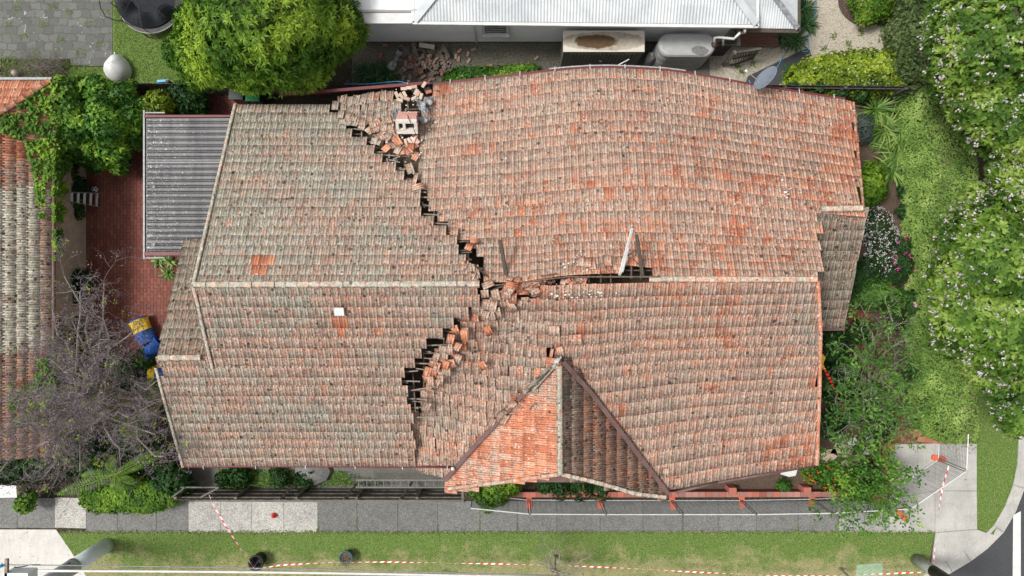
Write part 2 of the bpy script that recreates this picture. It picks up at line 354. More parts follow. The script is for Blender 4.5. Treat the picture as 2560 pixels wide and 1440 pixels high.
    sk = n.math('ADD', n.noise(13, 3, .8), n.math('MULTIPLY', left, .07)); fr = n.math('FRACT', n.math('DIVIDE', n.math('SUBTRACT', sp[1], 1.50), .241)); groove_shade = n.math('LESS_THAN', n.math('ABSOLUTE', n.math('SUBTRACT', n.math('ABSOLUTE', n.math('SUBTRACT', fr, .22)), .135)), .075); c = n.mix(n.math('MULTIPLY', groove_shade, .88), c, (.012, .012, .013))  # shade in the rib grooves painted into the sheet as dark stripes
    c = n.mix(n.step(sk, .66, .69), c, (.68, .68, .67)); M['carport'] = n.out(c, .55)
    # shed lid with rusty puddle
    n = NT('shed_lid'); sp = n.sep(n.pos)
    dx = n.math('MULTIPLY', n.math('SUBTRACT', sp[0], 3.55), .80); dy = n.math('MULTIPLY', n.math('SUBTRACT', sp[1], 10.43), 2.5)
    d = n.math('ADD', n.math('POWER', n.math('ABSOLUTE', dx), 2.0), n.math('POWER', n.math('ABSOLUTE', dy), 2.0)); d = n.math('ADD', d, n.math('MULTIPLY', n.math('SUBTRACT', n.noise(3, 5, .7), .5), .9))
    c = n.ramp(n.noise(2.5, 6, .7), (.3, (.23, .19, .14)), (.6, (.42, .38, .32)))
    dx2 = n.math('MULTIPLY', n.math('SUBTRACT', sp[0], 3.9), .55)
    d2 = n.math('ADD', n.math('MULTIPLY', dx2, dx2), n.math('MULTIPLY', dy, dy)); d2 = n.math('ADD', d2, n.math('MULTIPLY', n.math('SUBTRACT', n.noise(4, 6, .75), .5), 1.0))
    c = n.mix(n.step(d2, .95, 1.05), c, (.58, .54, .47))
    c = n.mix(n.step(d, .62, .45), c, n.mix(n.noise(5, 4), (.04, .03, .02), (.15, .085, .035))); M['shedlid'] = n.out(c, .6)
build_special()
G1 = (.035, .09, .010); G2 = (.11, .22, .025); G3 = (.22, .36, .05)
for nm, a, b, c in [('l_tree', (.04, .11, .009), (.13, .25, .018), (.29, .43, .04)), ('l_shrub', (.025, .09, .010), (.09, .225, .020), (.26, .42, .045)), ('l_ivy', (.045, .12, .012), (.14, .27, .025), (.29, .45, .045)),
    ('l_dark', (.012, .045, .010), (.03, .09, .018), (.06, .14, .03)), ('l_lime', (.06, .11, .010), (.22, .31, .02), (.42, .52, .05)), ('l_hedge', (.12, .22, .035), (.25, .39, .08), (.42, .56, .16)),
    ('l_hedge_dark', (.045, .075, .02), (.10, .155, .045), (.19, .24, .10)), ('l_street', (.04, .10, .012), (.13, .235, .026), (.27, .38, .075)), ('l_grass', (.05, .10, .015), (.14, .22, .05), (.42, .37, .20)), ('l_grass2', (.05, .11, .012), (.12, .21, .03), (.26, .33, .07)),
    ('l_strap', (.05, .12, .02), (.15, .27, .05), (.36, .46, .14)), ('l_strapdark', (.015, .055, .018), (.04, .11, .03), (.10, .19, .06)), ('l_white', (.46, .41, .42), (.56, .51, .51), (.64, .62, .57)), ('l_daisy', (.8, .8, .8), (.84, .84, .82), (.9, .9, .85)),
    ('l_magenta', (.60, .03, .28), (.72, .05, .36), (.8, .12, .45)), ('l_pink', (.75, .42, .50), (.8, .55, .6), (.85, .65, .68)), ('l_redflower', (.62, .03, .01), (.72, .10, .01), (.80, .28, .02)), ('l_purple', (.075, .06, .075), (.15, .12, .155), (.28, .22, .31)), ('l_brown', (.12, .10, .05), (.25, .22, .12), (.38, .34, .20)), ('l_magnolia', (.035, .10, .018), (.10, .22, .035), (.26, .41, .09)), ('l_silver', (.07, .10, .08), (.11, .15, .13), (.17, .21, .19)), ('l_orangetwig', (.3, .2, .1), (.55, .3, .15), (.7, .4, .2))]:
    M[nm] = leafmat(nm[2:] + '_foliage', a, b, c)
# ================================================================= roof geometry
def interp(pts, x, k):
    """pts: list of control tuples whose world X (after unprojection) is the key; linear with end extrapolation"""
    n = len(pts)
    for i in range(n - 1):
        if x <= pts[i + 1][0] or i == n - 2:
            a, b = pts[i], pts[i + 1]; t = (x - a[0]) / (b[0] - a[0]); return a[k] + (b[k] - a[k]) * t
def smooth_line(pts, axis):
    """control (px,py,z) -> dense world polyline keyed by world X (axis 0) or Y (axis 1), Catmull-Rom smoothed"""
    P = [W(*p) for p in pts]; key = axis; oth = 1 - axis
    A = sorted([(p[key], p[oth], p[2]) for p in P])
    if len(A) < 3: return A
    xs = np.array([a[0] for a in A]); out = []
    def cr(y, i, t):
        m0 = (y[i + 1] - y[i - 1]) / (xs[i + 1] - xs[i - 1]) if i > 0 else (y[1] - y[0]) / (xs[1] - xs[0])
        m1 = (y[i + 2] - y[i]) / (xs[i + 2] - xs[i]) if i + 2 < len(xs) else (y[-1] - y[-2]) / (xs[-1] - xs[-2])
        h = xs[i + 1] - xs[i]; t2 = t * t; t3 = t2 * t
        return (2 * t3 - 3 * t2 + 1) * y[i] + (t3 - 2 * t2 + t) * h * m0 + (-2 * t3 + 3 * t2) * y[i + 1] + (t3 - t2) * h * m1
    yy = [a[1] for a in A]; zz = [a[2] for a in A]
    for i in range(len(xs) - 1):
        for j in range(8):
            t = j / 8; out.append((xs[i] + (xs[i + 1] - xs[i]) * t, cr(yy, i, t), cr(zz, i, t)))
    out.append(A[-1]); return out
class Patch:
    """roof surface: lines run along the courses, v from 0 (ridge) to 1 (eave)"""
    def __init__(s, vl, axis=0, wave=None):
        s.v = [a for a, _ in vl]; s.l = [smooth_line(p, axis) for _, p in vl]; s.axis = axis; s.wave = wave
    def P(s, x, v):
        vs = s.v; n = len(vs); i = 0
        while i < n - 2 and v > vs[i + 1]: i += 1
        L = [(interp(l, x, 1), interp(l, x, 2)) for l in s.l]
        h = vs[i + 1] - vs[i]; t = (v - vs[i]) / h; r = []
        for k in (0, 1):
            y0, y1 = L[i][k], L[i + 1][k]
            if n > 2 and 0 <= t <= 1:
                m0 = (y1 - L[i - 1][k]) / (vs[i + 1] - vs[i - 1]) if i > 0 else (y1 - y0) / h
                m1 = (L[i + 2][k] - y0) / (vs[i + 2] - vs[i]) if i + 2 < n else (y1 - y0) / h
                t2 = t * t; t3 = t2 * t
                r.append((2 * t3 - 3 * t2 + 1) * y0 + (t3 - 2 * t2 + t) * h * m0 + (-2 * t3 + 3 * t2) * y1 + (t3 - t2) * h * m1)
            else: r.append(y0 + (y1 - y0) * t)
        p = Vector((x, r[0], r[1])) if s.axis == 0 else Vector((r[0], x, r[1]))
        if s.wave: p.z += s.wave(p)
        return p
def inside(p, poly):
    x, y = p; c = False; n = len(poly)
    for i in range(n):
        x1, y1 = poly[i]; x2, y2 = poly[(i + 1) % n]
        if (y1 > y) != (y2 > y) and x < (x2 - x1) * (y - y1) / (y2 - y1) + x1: c = not c
    return c
# lichen amount / moss, read off the roof region by region (px, py, lichen, moss)
REG = np.array([(600, 300, .95, .1), (700, 500, .78, .3), (530, 650, 1.0, .1), (560, 450, .95, .1), (900, 600, .66, .35), (1050, 650, .62, .3), (880, 400, .74, .2), (800, 300, .95, .1), (950, 260, .62, .1), (900, 300, .68, .1), (1150, 690, .75, .2), (760, 690, .85, .2),
    (520, 800, .66, .2), (600, 1000, .66, .3), (500, 1100, .66, .2), (900, 800, .42, .25), (900, 1000, .55, .3), (800, 1130, .62, .2), (1050, 850, .45, .1), (700, 850, .50, .3), (760, 1040, .66, .3), (1000, 1100, .5, .1),
    (1120, 300, .55, .0), (1150, 260, .2, 0), (1180, 450, .42, .0), (1300, 450, .36, .0), (1300, 250, .44, .1), (1500, 200, .42, .1), (1500, 300, .38, .25), (1600, 450, .27, .0), (1700, 420, .02, 0), (1650, 300, .38, .15), (1800, 300, .30, .0), (1900, 260, .38, .1), (2050, 300, .12, .0), (2100, 430, -.12, .0), (2120, 330, -.02, 0), (2000, 500, .12, .1), (2000, 400, .16, 0), (1880, 560, .08, 0), (1800, 500, .22, 0), (1300, 600, .22, .0), (1240, 560, .34, .1), (1500, 560, .14, 0), (1500, 640, .24, 0), (1600, 620, .08, .0), (1750, 640, .06, 0), (1950, 620, .24, .1), (2030, 660, .40, 0), (1300, 680, .3, 0),
    (1250, 850, .52, .2), (1150, 1050, .50, .15), (1300, 1000, .52, .15), (1350, 800, .36, .1), (1500, 750, .30, .0), (1700, 735, .02, 0), (1800, 780, .08, 0), (1950, 740, .22, 0), (1600, 880, .32, .1), (1500, 830, .30, 0), (1700, 1000, .44, .2), (1900, 1000, .40, .1), (1950, 860, .20, 0), (2010, 830, .72, .0), (1930, 1060, .50, 0), (2020, 1130, -.05, .0), (1950, 1130, .04, 0), (1800, 1150, .34, 0), (1650, 1150, .44, .1), (1720, 900, .2, 0), (1560, 1000, .4, .1), (2010, 950, .4, 0), (1100, 1170, .36, .1), (1200, 780, .45, .2)])
def region(px, py):
    if inside((px, py), [(634, 624), (697, 622), (690, 670), (624, 676)]): return random.uniform(-.9, -.1), 0
    if 838 < px < 872 and 788 < py < 850: return -.7, 0
    if px < 512 and 700 < py < 730: return -.7, 0
    d = (REG[:, 0] - px) ** 2 + (REG[:, 1] - py) ** 2 + 300; q = 1 / d ** 1.5; q /= q.sum()
    return float((q * REG[:, 2]).sum()), float((q * REG[:, 3]).sum())
U = [0, .07, .12, .34, .46, .58, .78, .88, 1.0]; HU = [.020, .020, .002, .002, .015, .002, .002, .013, .016]
CAND = []       # every tile position (px, py, z), kept or not, to find the roof height under a picture point
def tile_field(name, patch, s0, s1, rows, keep, parent, mat, reg=region, tw=.272, jit=1.0, lift=.009, vmin=0, flip=1, over=.16, chaos=None, order=1):
    V = []; FQ = []; UV = []; AT = []; nb = 0; up = Vector((0, 0, 1))
    for i in range(rows):
        v0 = vmin + (1 - vmin) * i / rows; v1 = vmin + (1 - vmin) * (i + 1) / rows; dv = v1 - v0
        off = random.choice((0, .5, .5, .25, .75)) * tw; ns = int((s1 - s0) / tw) + 2
        rowz = random.uniform(-.006, .006)
        for j in range(ns):
            a = s0 - off + j * tw; b = a + tw
            if b - s0 < tw * .25 or s1 - a < tw * .25: continue
            a = max(a, s0); b = min(b, s1); m = (a + b) / 2
            pc = patch.P(m, v0 + dv * .6); q = PX(pc); kp = keep(q, pc)
            if order or kp: CAND.append((q[0], q[1], pc.z))
            if not kp: continue
            ch = (chaos(q) if chaos else 0) + .25
            js = random.gauss(0, .006) * jit * ch; sk = random.gauss(0, .010) * jit * ch; dz = rowz + random.gauss(0, .004) * jit * ch; dvv = random.gauss(0, .03) * ch * dv * 1.2
            p00 = patch.P(a + js + sk, v0 - dv * over + dvv); p10 = patch.P(b + js + sk, v0 - dv * over + dvv)
            p01 = patch.P(a + js - sk, v1 + dvv); p11 = patch.P(b + js - sk, v1 + dvv)
            n = (p10 - p00).cross(p01 - p00)
            if n.z < 0: n = -n
            n.normalize()
            lc, ms = reg(*q); rnd = random.random()
            if random.random() < .03: lc -= .35
            tilt = random.gauss(0, .006) * jit * ch
            top0 = []; top1 = []; bot1 = []
            for u, h in zip(U, HU):
                top0.append(p00.lerp(p10, u) + n * (h * .8 + dz))
                e = p01.lerp(p11, u); top1.append(e + n * (h + dz + lift + tilt * (u - .5) * 4)); bot1.append(e + n * (dz - .002 + (lift + h) * .30))
            K = len(U); V += top0 + top1 + bot1
            UV += [(u, 0) for u in U] + [(u, 1) for u in U] + [(u, 1.1) for u in U]
            AT += [(lc, rnd, ms)] * (3 * K)
            for k in range(K - 1):
                FQ.append((nb + k, nb + k + 1, nb + K + k + 1, nb + K + k)); FQ.append((nb + K + k, nb + K + k + 1, nb + 2 * K + k + 1, nb + 2 * K + k))
            # left and right sides
            V += [p00 + n * (dz - .03), p10 + n * (dz - .03)]; UV += [(0, 0), (1, 0)]; AT += [(lc, rnd, ms)] * 2
            FQ.append((nb, nb + K, nb + 2 * K, nb + 3 * K)); FQ.append((nb + K - 1, nb + 2 * K - 1, nb + 3 * K - 1, nb + 3 * K + 1))
            nb += 3 * K + 2
    return raw_mesh(name, V, FQ, mat, parent, {'rt': AT}, UV)
def roofz(px, py):
    A = np.array(CAND) if not hasattr(roofz, 'A') else roofz.A; roofz.A = A
    d = (A[:, 0] - px) ** 2 + (A[:, 1] - py) ** 2; i = np.argsort(d)[:3]; return float(A[i, 2].mean())
def cap_run(name, path, parent, lich=(.8, .2), r=.105, seg=.40, mat=None, skip=(), gap=0.0):
    """half-round ridge tiles butted along a line"""
    path = [Vector(p) for p in path]; L = [0]
    for a, b in zip(path, path[1:]): L.append(L[-1] + (b - a).length)
    def at(d):
        for i in range(len(path) - 1):
            if d <= L[i + 1] or i == len(path) - 2: return path[i].lerp(path[i + 1], (d - L[i]) / (L[i + 1] - L[i]))
    n = max(1, round(L[-1] / seg)); V = []; FQ = []; UV = []; AT = []; nb = 0; K = 9
    for i in range(n):
        a = at(L[-1] * i / n); b = at(L[-1] * (i + 1) / n + .04); t = (b - a).normalized(); y = Vector((0, 0, 1)).cross(t).normalized(); z = t.cross(y)
        jz = random.gauss(0, .008); lc = lich[0] + random.gauss(0, .12); rnd = random.random(); ang = random.gauss(0, .03)
        for e, (p, rr) in enumerate(((a, r), (a.lerp(b, .93), r * 1.02), (a.lerp(b, .93), r * 1.16), (b, r * 1.16), (b, r * .8))):
            for k in range(K):
                q = math.pi * (k / (K - 1)) + ang; V.append(p + y * math.cos(q) * rr * 1.1 + z * (math.sin(q) * rr * .62 + jz)); UV.append((.3 + .5 * k / K, e / 5)); AT.append((lc, rnd, lich[1]))
        for e in range(4):
            for k in range(K - 1): FQ.append((nb + e * K + k, nb + e * K + k + 1, nb + (e + 1) * K + k + 1, nb + (e + 1) * K + k))
        nb += 5 * K
    return raw_mesh(name, V, FQ, mat or M['tile'], parent, {'rt': AT}, UV, smooth=False)

house = thing('tiled_house', 'large house under a terracotta tiled roof that is cracked open and sagging in the middle', 'house', (0, 0, 0))
def bulge(p):
    return .05 * math.sin(p.x * .9 + 1) * math.sin(p.y * .8) 
# --- patches (v, [(px,py,z)...])
PA = Patch([(0, [(485, 714, 7.2), (1200, 712, 7.1)]), (1, [(588, 262, 3.6), (840, 262, 3.6), (1080, 262, 3.6)])])
PB = Patch([(0, [(1195, 700, 6.95), (1285, 702, 6.9), (1350, 694, 6.9), (1412, 686, 6.9), (1560, 680, 6.9), (1630, 688, 6.85), (1800, 694, 6.75), (2050, 695, 6.6), (2170, 696, 6.5)]),
            (.27, [(1060, 590, 6.0), (1300, 583, 6.05), (1500, 571, 6.12), (1700, 573, 6.05), (1900, 585, 5.95), (2160, 600, 5.9)]),
            (.52, [(1040, 462, 5.1), (1280, 448, 5.2), (1550, 425, 5.35), (1750, 432, 5.25), (1920, 452, 5.15), (2155, 478, 5.0)]),
            (.76, [(1050, 345, 4.25), (1280, 318, 4.35), (1500, 297, 4.5), (1700, 306, 4.4), (1900, 335, 4.25), (2140, 368, 4.15)]),
            (1, [(1060, 222, 3.4), (1090, 213, 3.42), (1300, 189, 3.5), (1400, 177, 3.55), (1500, 170, 3.6), (1600, 173, 3.58), (1700, 182, 3.55), (1900, 217, 3.5), (2130, 253, 3.45), (2200, 262, 3.4)])], wave=bulge)
PC = Patch([(0, [(485, 714, 7.2), (1200, 714, 7.1)]), (1, [(445, 1165, 3.6), (800, 1164, 3.6), (1060, 1166, 3.6)])])
PD = Patch([(0, [(395, 895, 5.86), (520, 895, 5.86)]), (1, [(455, 597, 3.62), (560, 597, 3.62)])])
PE = Patch([(0, [(2020, 524, 5.46), (2165, 522, 5.46)]), (1, [(2020, 822, 3.55), (2123, 820, 3.55)])])
PF = Patch([(0, [(1195, 728, 6.7), (1300, 722, 6.75), (1450, 716, 6.85), (1600, 712, 6.85), (2045, 706, 6.6)]),
            (.25, [(1100, 832, 5.85), (1250, 836, 5.8), (1420, 846, 5.85), (1600, 832, 5.95), (2045, 818, 5.8)]),
            (.5, [(1010, 938, 5.0), (1100, 940, 4.85), (1250, 958, 4.8), (1400, 975, 4.95), (1700, 944, 5.1), (2045, 930, 5.0)]),
            (.75, [(1010, 1050, 4.2), (1100, 1062, 4.0), (1250, 1098, 3.95), (1400, 1112, 4.0), (1600, 1095, 4.1), (1750, 1072, 4.25), (2045, 1048, 4.2)]),
            (1, [(980, 1160, 3.6), (1020, 1165, 3.5), (1110, 1198, 3.3), (1250, 1222, 3.2), (1400, 1245, 3.2), (1665, 1226, 3.3), (1790, 1201, 3.45), (2035, 1163, 3.55)])], wave=lambda p: .04 * math.sin(p.x * 1.7) * math.sin(p.y * 1.3))
PG1 = Patch([(0, [(1397, 895, 5.78), (1398, 1186, 5.3)]), (1, [(1112, 1000, 3.2), (1112, 1228, 3.2), (1112, 1240, 3.2)])], axis=1)
PG2 = Patch([(0, [(1399, 895, 5.78), (1400, 1186, 5.3)]), (1, [(1672, 1000, 3.25), (1672, 1245, 3.25)])], axis=1)
P2 = Patch([(0, [(838, 335, 4.3), (1010, 318, 4.3), (1080, 312, 4.3)]), (1, [(838, 243, 3.45), (900, 236, 3.45), (1000, 222, 3.45), (1085, 212, 3.45)])])
# --- polygons in the photograph that bound what is still standing
KA = [(400, 240), (826, 240), (826, 278), (845, 279), (845, 299), (862, 300), (862, 322), (882, 323), (882, 345), (911, 346), (911, 367), (937, 368), (937, 389), (961, 390), (961, 411), (984, 412), (984, 433), (1009, 434), (1009, 455), (1034, 456), (1034, 478), (1046, 479), (1044, 500), (1056, 522), (1080, 545), (1106, 568), (1128, 590), (1150, 612), (1158, 652), (1190, 655), (1203, 690), (1203, 722), (400, 722)]
KB = [(1083, 190), (1076, 250), (1054, 285), (1048, 330), (1046, 380), (1038, 430), (1056, 450), (1068, 480), (1074, 512), (1094, 542), (1124, 566), (1146, 594), (1178, 600), (1190, 622), (1204, 640), (1206, 690), (1240, 695), (1240, 720), (1565, 712), (1562, 662), (1624, 662), (1624, 712), (2049, 712), (2049, 522), (2200, 522), (2200, 180), (1500, 140)]
KC = [(400, 700), (1200, 700), (1200, 745), (1190, 762), (1165, 765), (1163, 788), (1136, 789), (1134, 816), (1105, 817), (1104, 843), (1077, 845), (1075, 866), (1060, 868), (1058, 893), (1040, 905), (1038, 912), (1010, 917), (1008, 940), (1003, 942), (1004, 962), (1012, 963), (1013, 984), (1024, 986), (1024, 1006), (1034, 1008), (1035, 1030), (1044, 1032), (1043, 1055), (1032, 1057), (1034, 1200), (400, 1200)]
KF = [(1225, 742), (1330, 742), (1460, 705), (2070, 690), (2060, 1180), (1680, 1240), (1664, 1240), (1395, 908), (1126, 1216), (1000, 1200), (1012, 1062), (1036, 1056), (1046, 1030), (1046, 1000), (1060, 990), (1076, 950), (1084, 915), (1095, 885), (1120, 850), (1150, 820), (1148, 792), (1175, 780), (1195, 760)]
HF = [[(1374, 862), (1388, 862), (1388, 892), (1374, 892)], [(1428, 828), (1446, 828), (1446, 845), (1428, 845)], [(1318, 912), (1340, 908), (1330, 930), (1312, 942)]]
LFT = -11.10
def keepA(q, p): return inside(q, KA)
def keepB(q, p): return inside(q, KB)
def keepC(q, p): return inside(q, KC)
def keepF(q, p): return inside(q, KF) and not any(inside(q, h) for h in HF)
tile_field('roof_slope', PA, LFT, 0.0, 20, keepA, house, M['tile'])
tile_field('roof_slope', PB, -3.6, 13.8, 20, lambda q, p: keepB(q, p) and q[0] < 2130 + (q[1] - 253) * .085, house, M['tile'])
tile_field('roof_slope', PC, -13.25, 0.0, 19, lambda q, p: keepC(q, p) and (q[1] > 896 or p.x > LFT), house, M['tile'])
# the part of the south slope that runs on to the left below the low ridge
tile_field('roof_slope', PD, -13.15, LFT + .1, 13, lambda q, p: True, house, M['tile_dull'], reg=lambda a, b: (.86, .35))
tile_field('roof_slope', PE, 11.35, 13.35, 12, lambda q, p: True, house, M['tile_dull'], reg=lambda a, b: (.88, .25))
tile_field('roof_slope', PF, -5.2, 12.35, 17, lambda q, p: keepF(q, p) and q[0] < 2046, house, M['tile'], chaos=lambda q: 1.5 * max(0, min(1, (1420 - q[0]) / 160)), tw=.285)
def tri(a, b, c):
    return lambda q, p: inside(q, [a, b, c])
tile_field('roof_slope', PG1, -8.6, -2.6, 10, lambda q, p: inside(q, [(1405, 897), (1402, 1189), (1290, 1204), (1100, 1230), (1100, 1200), (1380, 890)]), house, M['tile'], reg=lambda a, b: (.10 - .40 * (a > 1230) * min(1, (a - 1230) / 90) + .22 * (b < 1010), 0), tw=.27, order=0)
tile_field('roof_slope', PG2, -8.75, -2.6, 10, lambda q, p: inside(q, [(1392, 897), (1392, 1188), (1450, 1197), (1520, 1215), (1590, 1237), (1672, 1248), (1688, 1230), (1418, 890)]), house, M['tile_dark'], reg=lambda a, b: (.26 + .45 * (a < 1450) + .25 * (b > 1200), .8 - .3 * (b > 1130)), tw=.26, order=0)
tile_field('roof_slope', P2, -7.0, -3.35, 4, lambda q, p: inside(q, [(846, 225), (990, 215), (996, 262), (992, 300), (960, 318), (920, 305), (880, 300), (846, 305)]), house, M['tile'], chaos=lambda q: 2)
# --- ridge and verge caps
cap_run('ridge_cap', [W(484, 712, 7.28), W(1196, 710, 7.18)], house, (.95, .0))
cap_run('ridge_cap', [W(1622, 698, 6.95), W(2040, 699, 6.72)], house, (.55, .0))
cap_run('ridge_cap', [W(397, 895, 5.95), W(500, 894, 5.95)], house, (.95, .2))
cap_run('ridge_cap', [W(2052, 523, 5.55), W(2154, 521, 5.55)], house, (.75, .0))
cap_run('ridge_cap', [W(1398, 915, 5.86), W(1399, 1050, 5.6), W(1400, 1184, 5.38)], house, (.85, .3))
cap_run('verge_cap', [PA.P(LFT, 0) + Vector((0, 0, .05)), PA.P(LFT, 1) + Vector((0, 0, .05))], house, (.95, .0), r=.06)
cap_run('verge_cap', [PC.P(LFT, 0) + Vector((0, 0, .05)), PC.P(LFT, .42) + Vector((0, 0, .05))], house, (.85, .0), r=.06)
cap_run('verge_cap', [PC.P(-13.2, .42) + Vector((0, 0, .04)), PC.P(-13.2, 1) + Vector((0, 0, .04))], house, (.85, .0), r=.055)
cap_run('verge_cap', [W(1120, 1222, 3.3), W(1290, 1201, 4.5), W(1398, 1186, 5.38)], house, (.35, .1), r=.075)
cap_run('verge_cap', [W(1402, 1186, 5.38), W(1450, 1196, 5.0), W(1520, 1214, 4.45), W(1590, 1235, 3.9), W(1662, 1243, 3.4)], house, (.8, .2), r=.075)
cap_run('verge_cap', [W(2045, 702, 6.7), W(2051, 838, 5.8), W(2048, 1000, 4.65), W(2042, 1160, 3.62)], house, (.0, .0), r=.07)
cap_run('verge_cap', [W(2133, 256, 3.55), W(2158, 515, 5.45)], house, (.0, .0), r=.05)
# --- valleys
def strip(name, pts, w, mat, z=.02):
    m = MB()
    for a, b in zip(pts, pts[1:]): m.bar(Vector(a) + Vector((0, 0, z)), Vector(b) + Vector((0, 0, z)), w, .012)
    return m.build(name, mat, house)
def vl(pts): return [W(*p) for p in pts]
strip('valley_flashing', vl([(1110, 1202, 3.36), (1180, 1122, 3.95), (1290, 1005, 4.80), (1340, 952, 5.2), (1392, 905, 5.72)]), .17, M['valley'], .03)
strip('valley_flashing', vl([(1408, 905, 5.72), (1480, 985, 5.05), (1560, 1090, 4.35), (1672, 1236, 3.38)]), .17, M['valley'], .03)
# --- gutters and fascias
def gutter(pts, col='maroon', r=.055):
    m = MB(); m.tube([W(*p) for p in pts], r, 8); return m.build('gutter', M[col], house, True)
def eaveline(patch, xs, v=1.0, dy=0, dz=-.10): return [patch.P(x, v) + Vector((0, dy, dz)) for x in xs]
def tubeW(name, pts, r, mat, n=8):
    m = MB(); m.tube(pts, r, n); return m.build(name, M[mat], house, True)
tubeW('gutter', eaveline(PC, np.linspace(-13.3, -2.2, 12), dy=-.05), .05, 'maroon')
tubeW('gutter', [W(1010, 1163, 3.4), W(1060, 1172, 3.35), W(1112, 1190, 3.2)], .045, 'dark')
xs = np.linspace(-3.2, 13.5, 18)
m = MB()
for a, b in zip(eaveline(PB, xs, dy=.06, dz=-.16), eaveline(PB, xs[1:], dy=.06, dz=-.16)): m.bar(a, b, .13, .16)
m.build('gutter', M['maroon'], house)
m = MB(); m.bar(W(700, 238, 3.3), W(1075, 208, 3.3), .12, .16); m.build('gutter', M['maroon'], house)
xl = np.linspace(1.5, 7.0, 8); m = MB()
for a, b in zip(eaveline(PB, xl, dy=.145, dz=-.12), eaveline(PB, xl[1:], dy=.145, dz=-.12)): m.bar(a, b, .05, .12)
m.build('gutter_lip', M['alu'], house)
for x in np.linspace(-2.5, 13, 12):
    m = MB(); p = PB.P(x, 1); m.bar(p + Vector((0, -.1, .03)), p + Vector((0, .19, -.04)), .025, .01); m.build('gutter_bracket', M['white'], house)
for x in (-12.4, -10.3, -8.3, -6.3, -4.4, -2.6):
    m = MB(); p = PC.P(x, 1); m.bar(p + Vector((0, .05, .03)), p + Vector((0, -.14, -.04)), .025, .01); m.build('gutter_bracket', M['white'], house)
m = MB()
for a, b in zip([(1690, 1231, 3.2), (1795, 1206, 3.35)], [(1795, 1206, 3.35), (2040, 1163, 3.45)]): m.tube([W(*a), W(*b)], .06, 8)
m.build('gutter', M['valley'], house, True)
m = MB(); m.bar(W(1240, 1197, 2.9), W(1520, 1200, 2.9), .14, .2); m.bar(W(1300, 1190, 3.3), W(1500, 1190, 3.3), .5, .05); m.build('fascia', M['valley'], house)
m = MB(); m.bar(PE.P(11.4, 1) + Vector((0, -.05, -.1)), PE.P(13.4, 1) + Vector((0, -.05, -.1)), .1, .1); m.build('gutter', M['valley'], house)
# white downpipe stub at the low right ridge, flue vent
m = MB(); m.bar(W(2152, 522, 5.5), W(2169, 522, 5.5), .06, .06); m.build('ridge_bracket', M['timber_pale'], house)
# --- walls, floor of the attic, gables
def walls():
    m = MB(); t = .12
    def wl(pts, z1):
        for a, b in zip(pts, pts[1:]):
            m.bar((a[0], a[1], z1 / 2), (b[0], b[1], z1 / 2), t, z1)
    B = [PB.P(x, 1) for x in np.linspace(-3.2, 13.0, 10)]
    wl([(-10.7, 6.9)] + [(-3.4, 6.9), (-3.3, 7.5)] + [(p.x, p.y - .45) for p in B], 3.15)
    wl([(13.0, 6.9), (13.0, -1.2), (11.2, -1.2), (11.2, -6.6)], 3.1)
    Fe = [PF.P(x, 1) for x in (11.2, 9.5, 7.9)]
    wl([(p.x, p.y + .5) for p in Fe], 3.05); wl([(7.9, -7.3), (5.6, -7.6), (-2.4, -7.6), (-3.2, -6.7), (-12.7, -6.7)], 3.0)
    wl([(-12.7, -6.7), (-12.7, 1.6), (-10.7, 1.6), (-10.7, 6.9)], 3.1)
    m.build('wall', M['cream_wall'], house)
    g = MB()     # gable triangles
    for x, pt, v in ((-10.9, PA, None),):
        a, b = PA.P(x, 0), PA.P(x, 1); c = PC.P(x, 1)
        g.add([b - Vector((0, 0, .15)), a - Vector((0, 0, .15)), c - Vector((0, 0, .15)), (x, c.y, 3.0), (x, b.y, 3.0)], [[0, 1, 2, 3, 4]])
    a, b, c = PD.P(-12.9, 0), PD.P(-12.9, 1), PC.P(-12.9, 1)
    g.add([b - Vector((0, 0, .15)), a - Vector((0, 0, .15)), c - Vector((0, 0, .15)), (-12.9, c.y, 3.0), (-12.9, b.y, 3.0)], [[0, 1, 2, 3, 4]])
    a, b, c = PB.P(10.4, 0), PB.P(10.4, .5), PF.P(11.5, 1)
    g.add([Vector((11.2, b.y, b.z - .4)), a - Vector((0, 0, .3)), c - Vector((0, 0, .3)), (11.2, c.y, 3.0), (11.2, b.y, 3.0)], [[0, 1, 2, 3, 4]])
    g.build('gable', M['cream_wall'], house)
    f = MB(); f.prism([(-12.7, -6.7), (-3.2, -6.7), (-2.4, -7.6), (5.6, -7.6), (7.9, -7.3), (11.2, -6.6), (11.2, -1.2), (13.0, -1.2), (13.0, 6.9), (9, 7.6), (3, 8.1), (-3.3, 7.5), (-3.4, 6.9), (-10.7, 6.9), (-10.7, 1.6), (-12.7, 1.6)], 2.9, 2.98); f.build('ceiling', M['dark_void'], house)
walls()
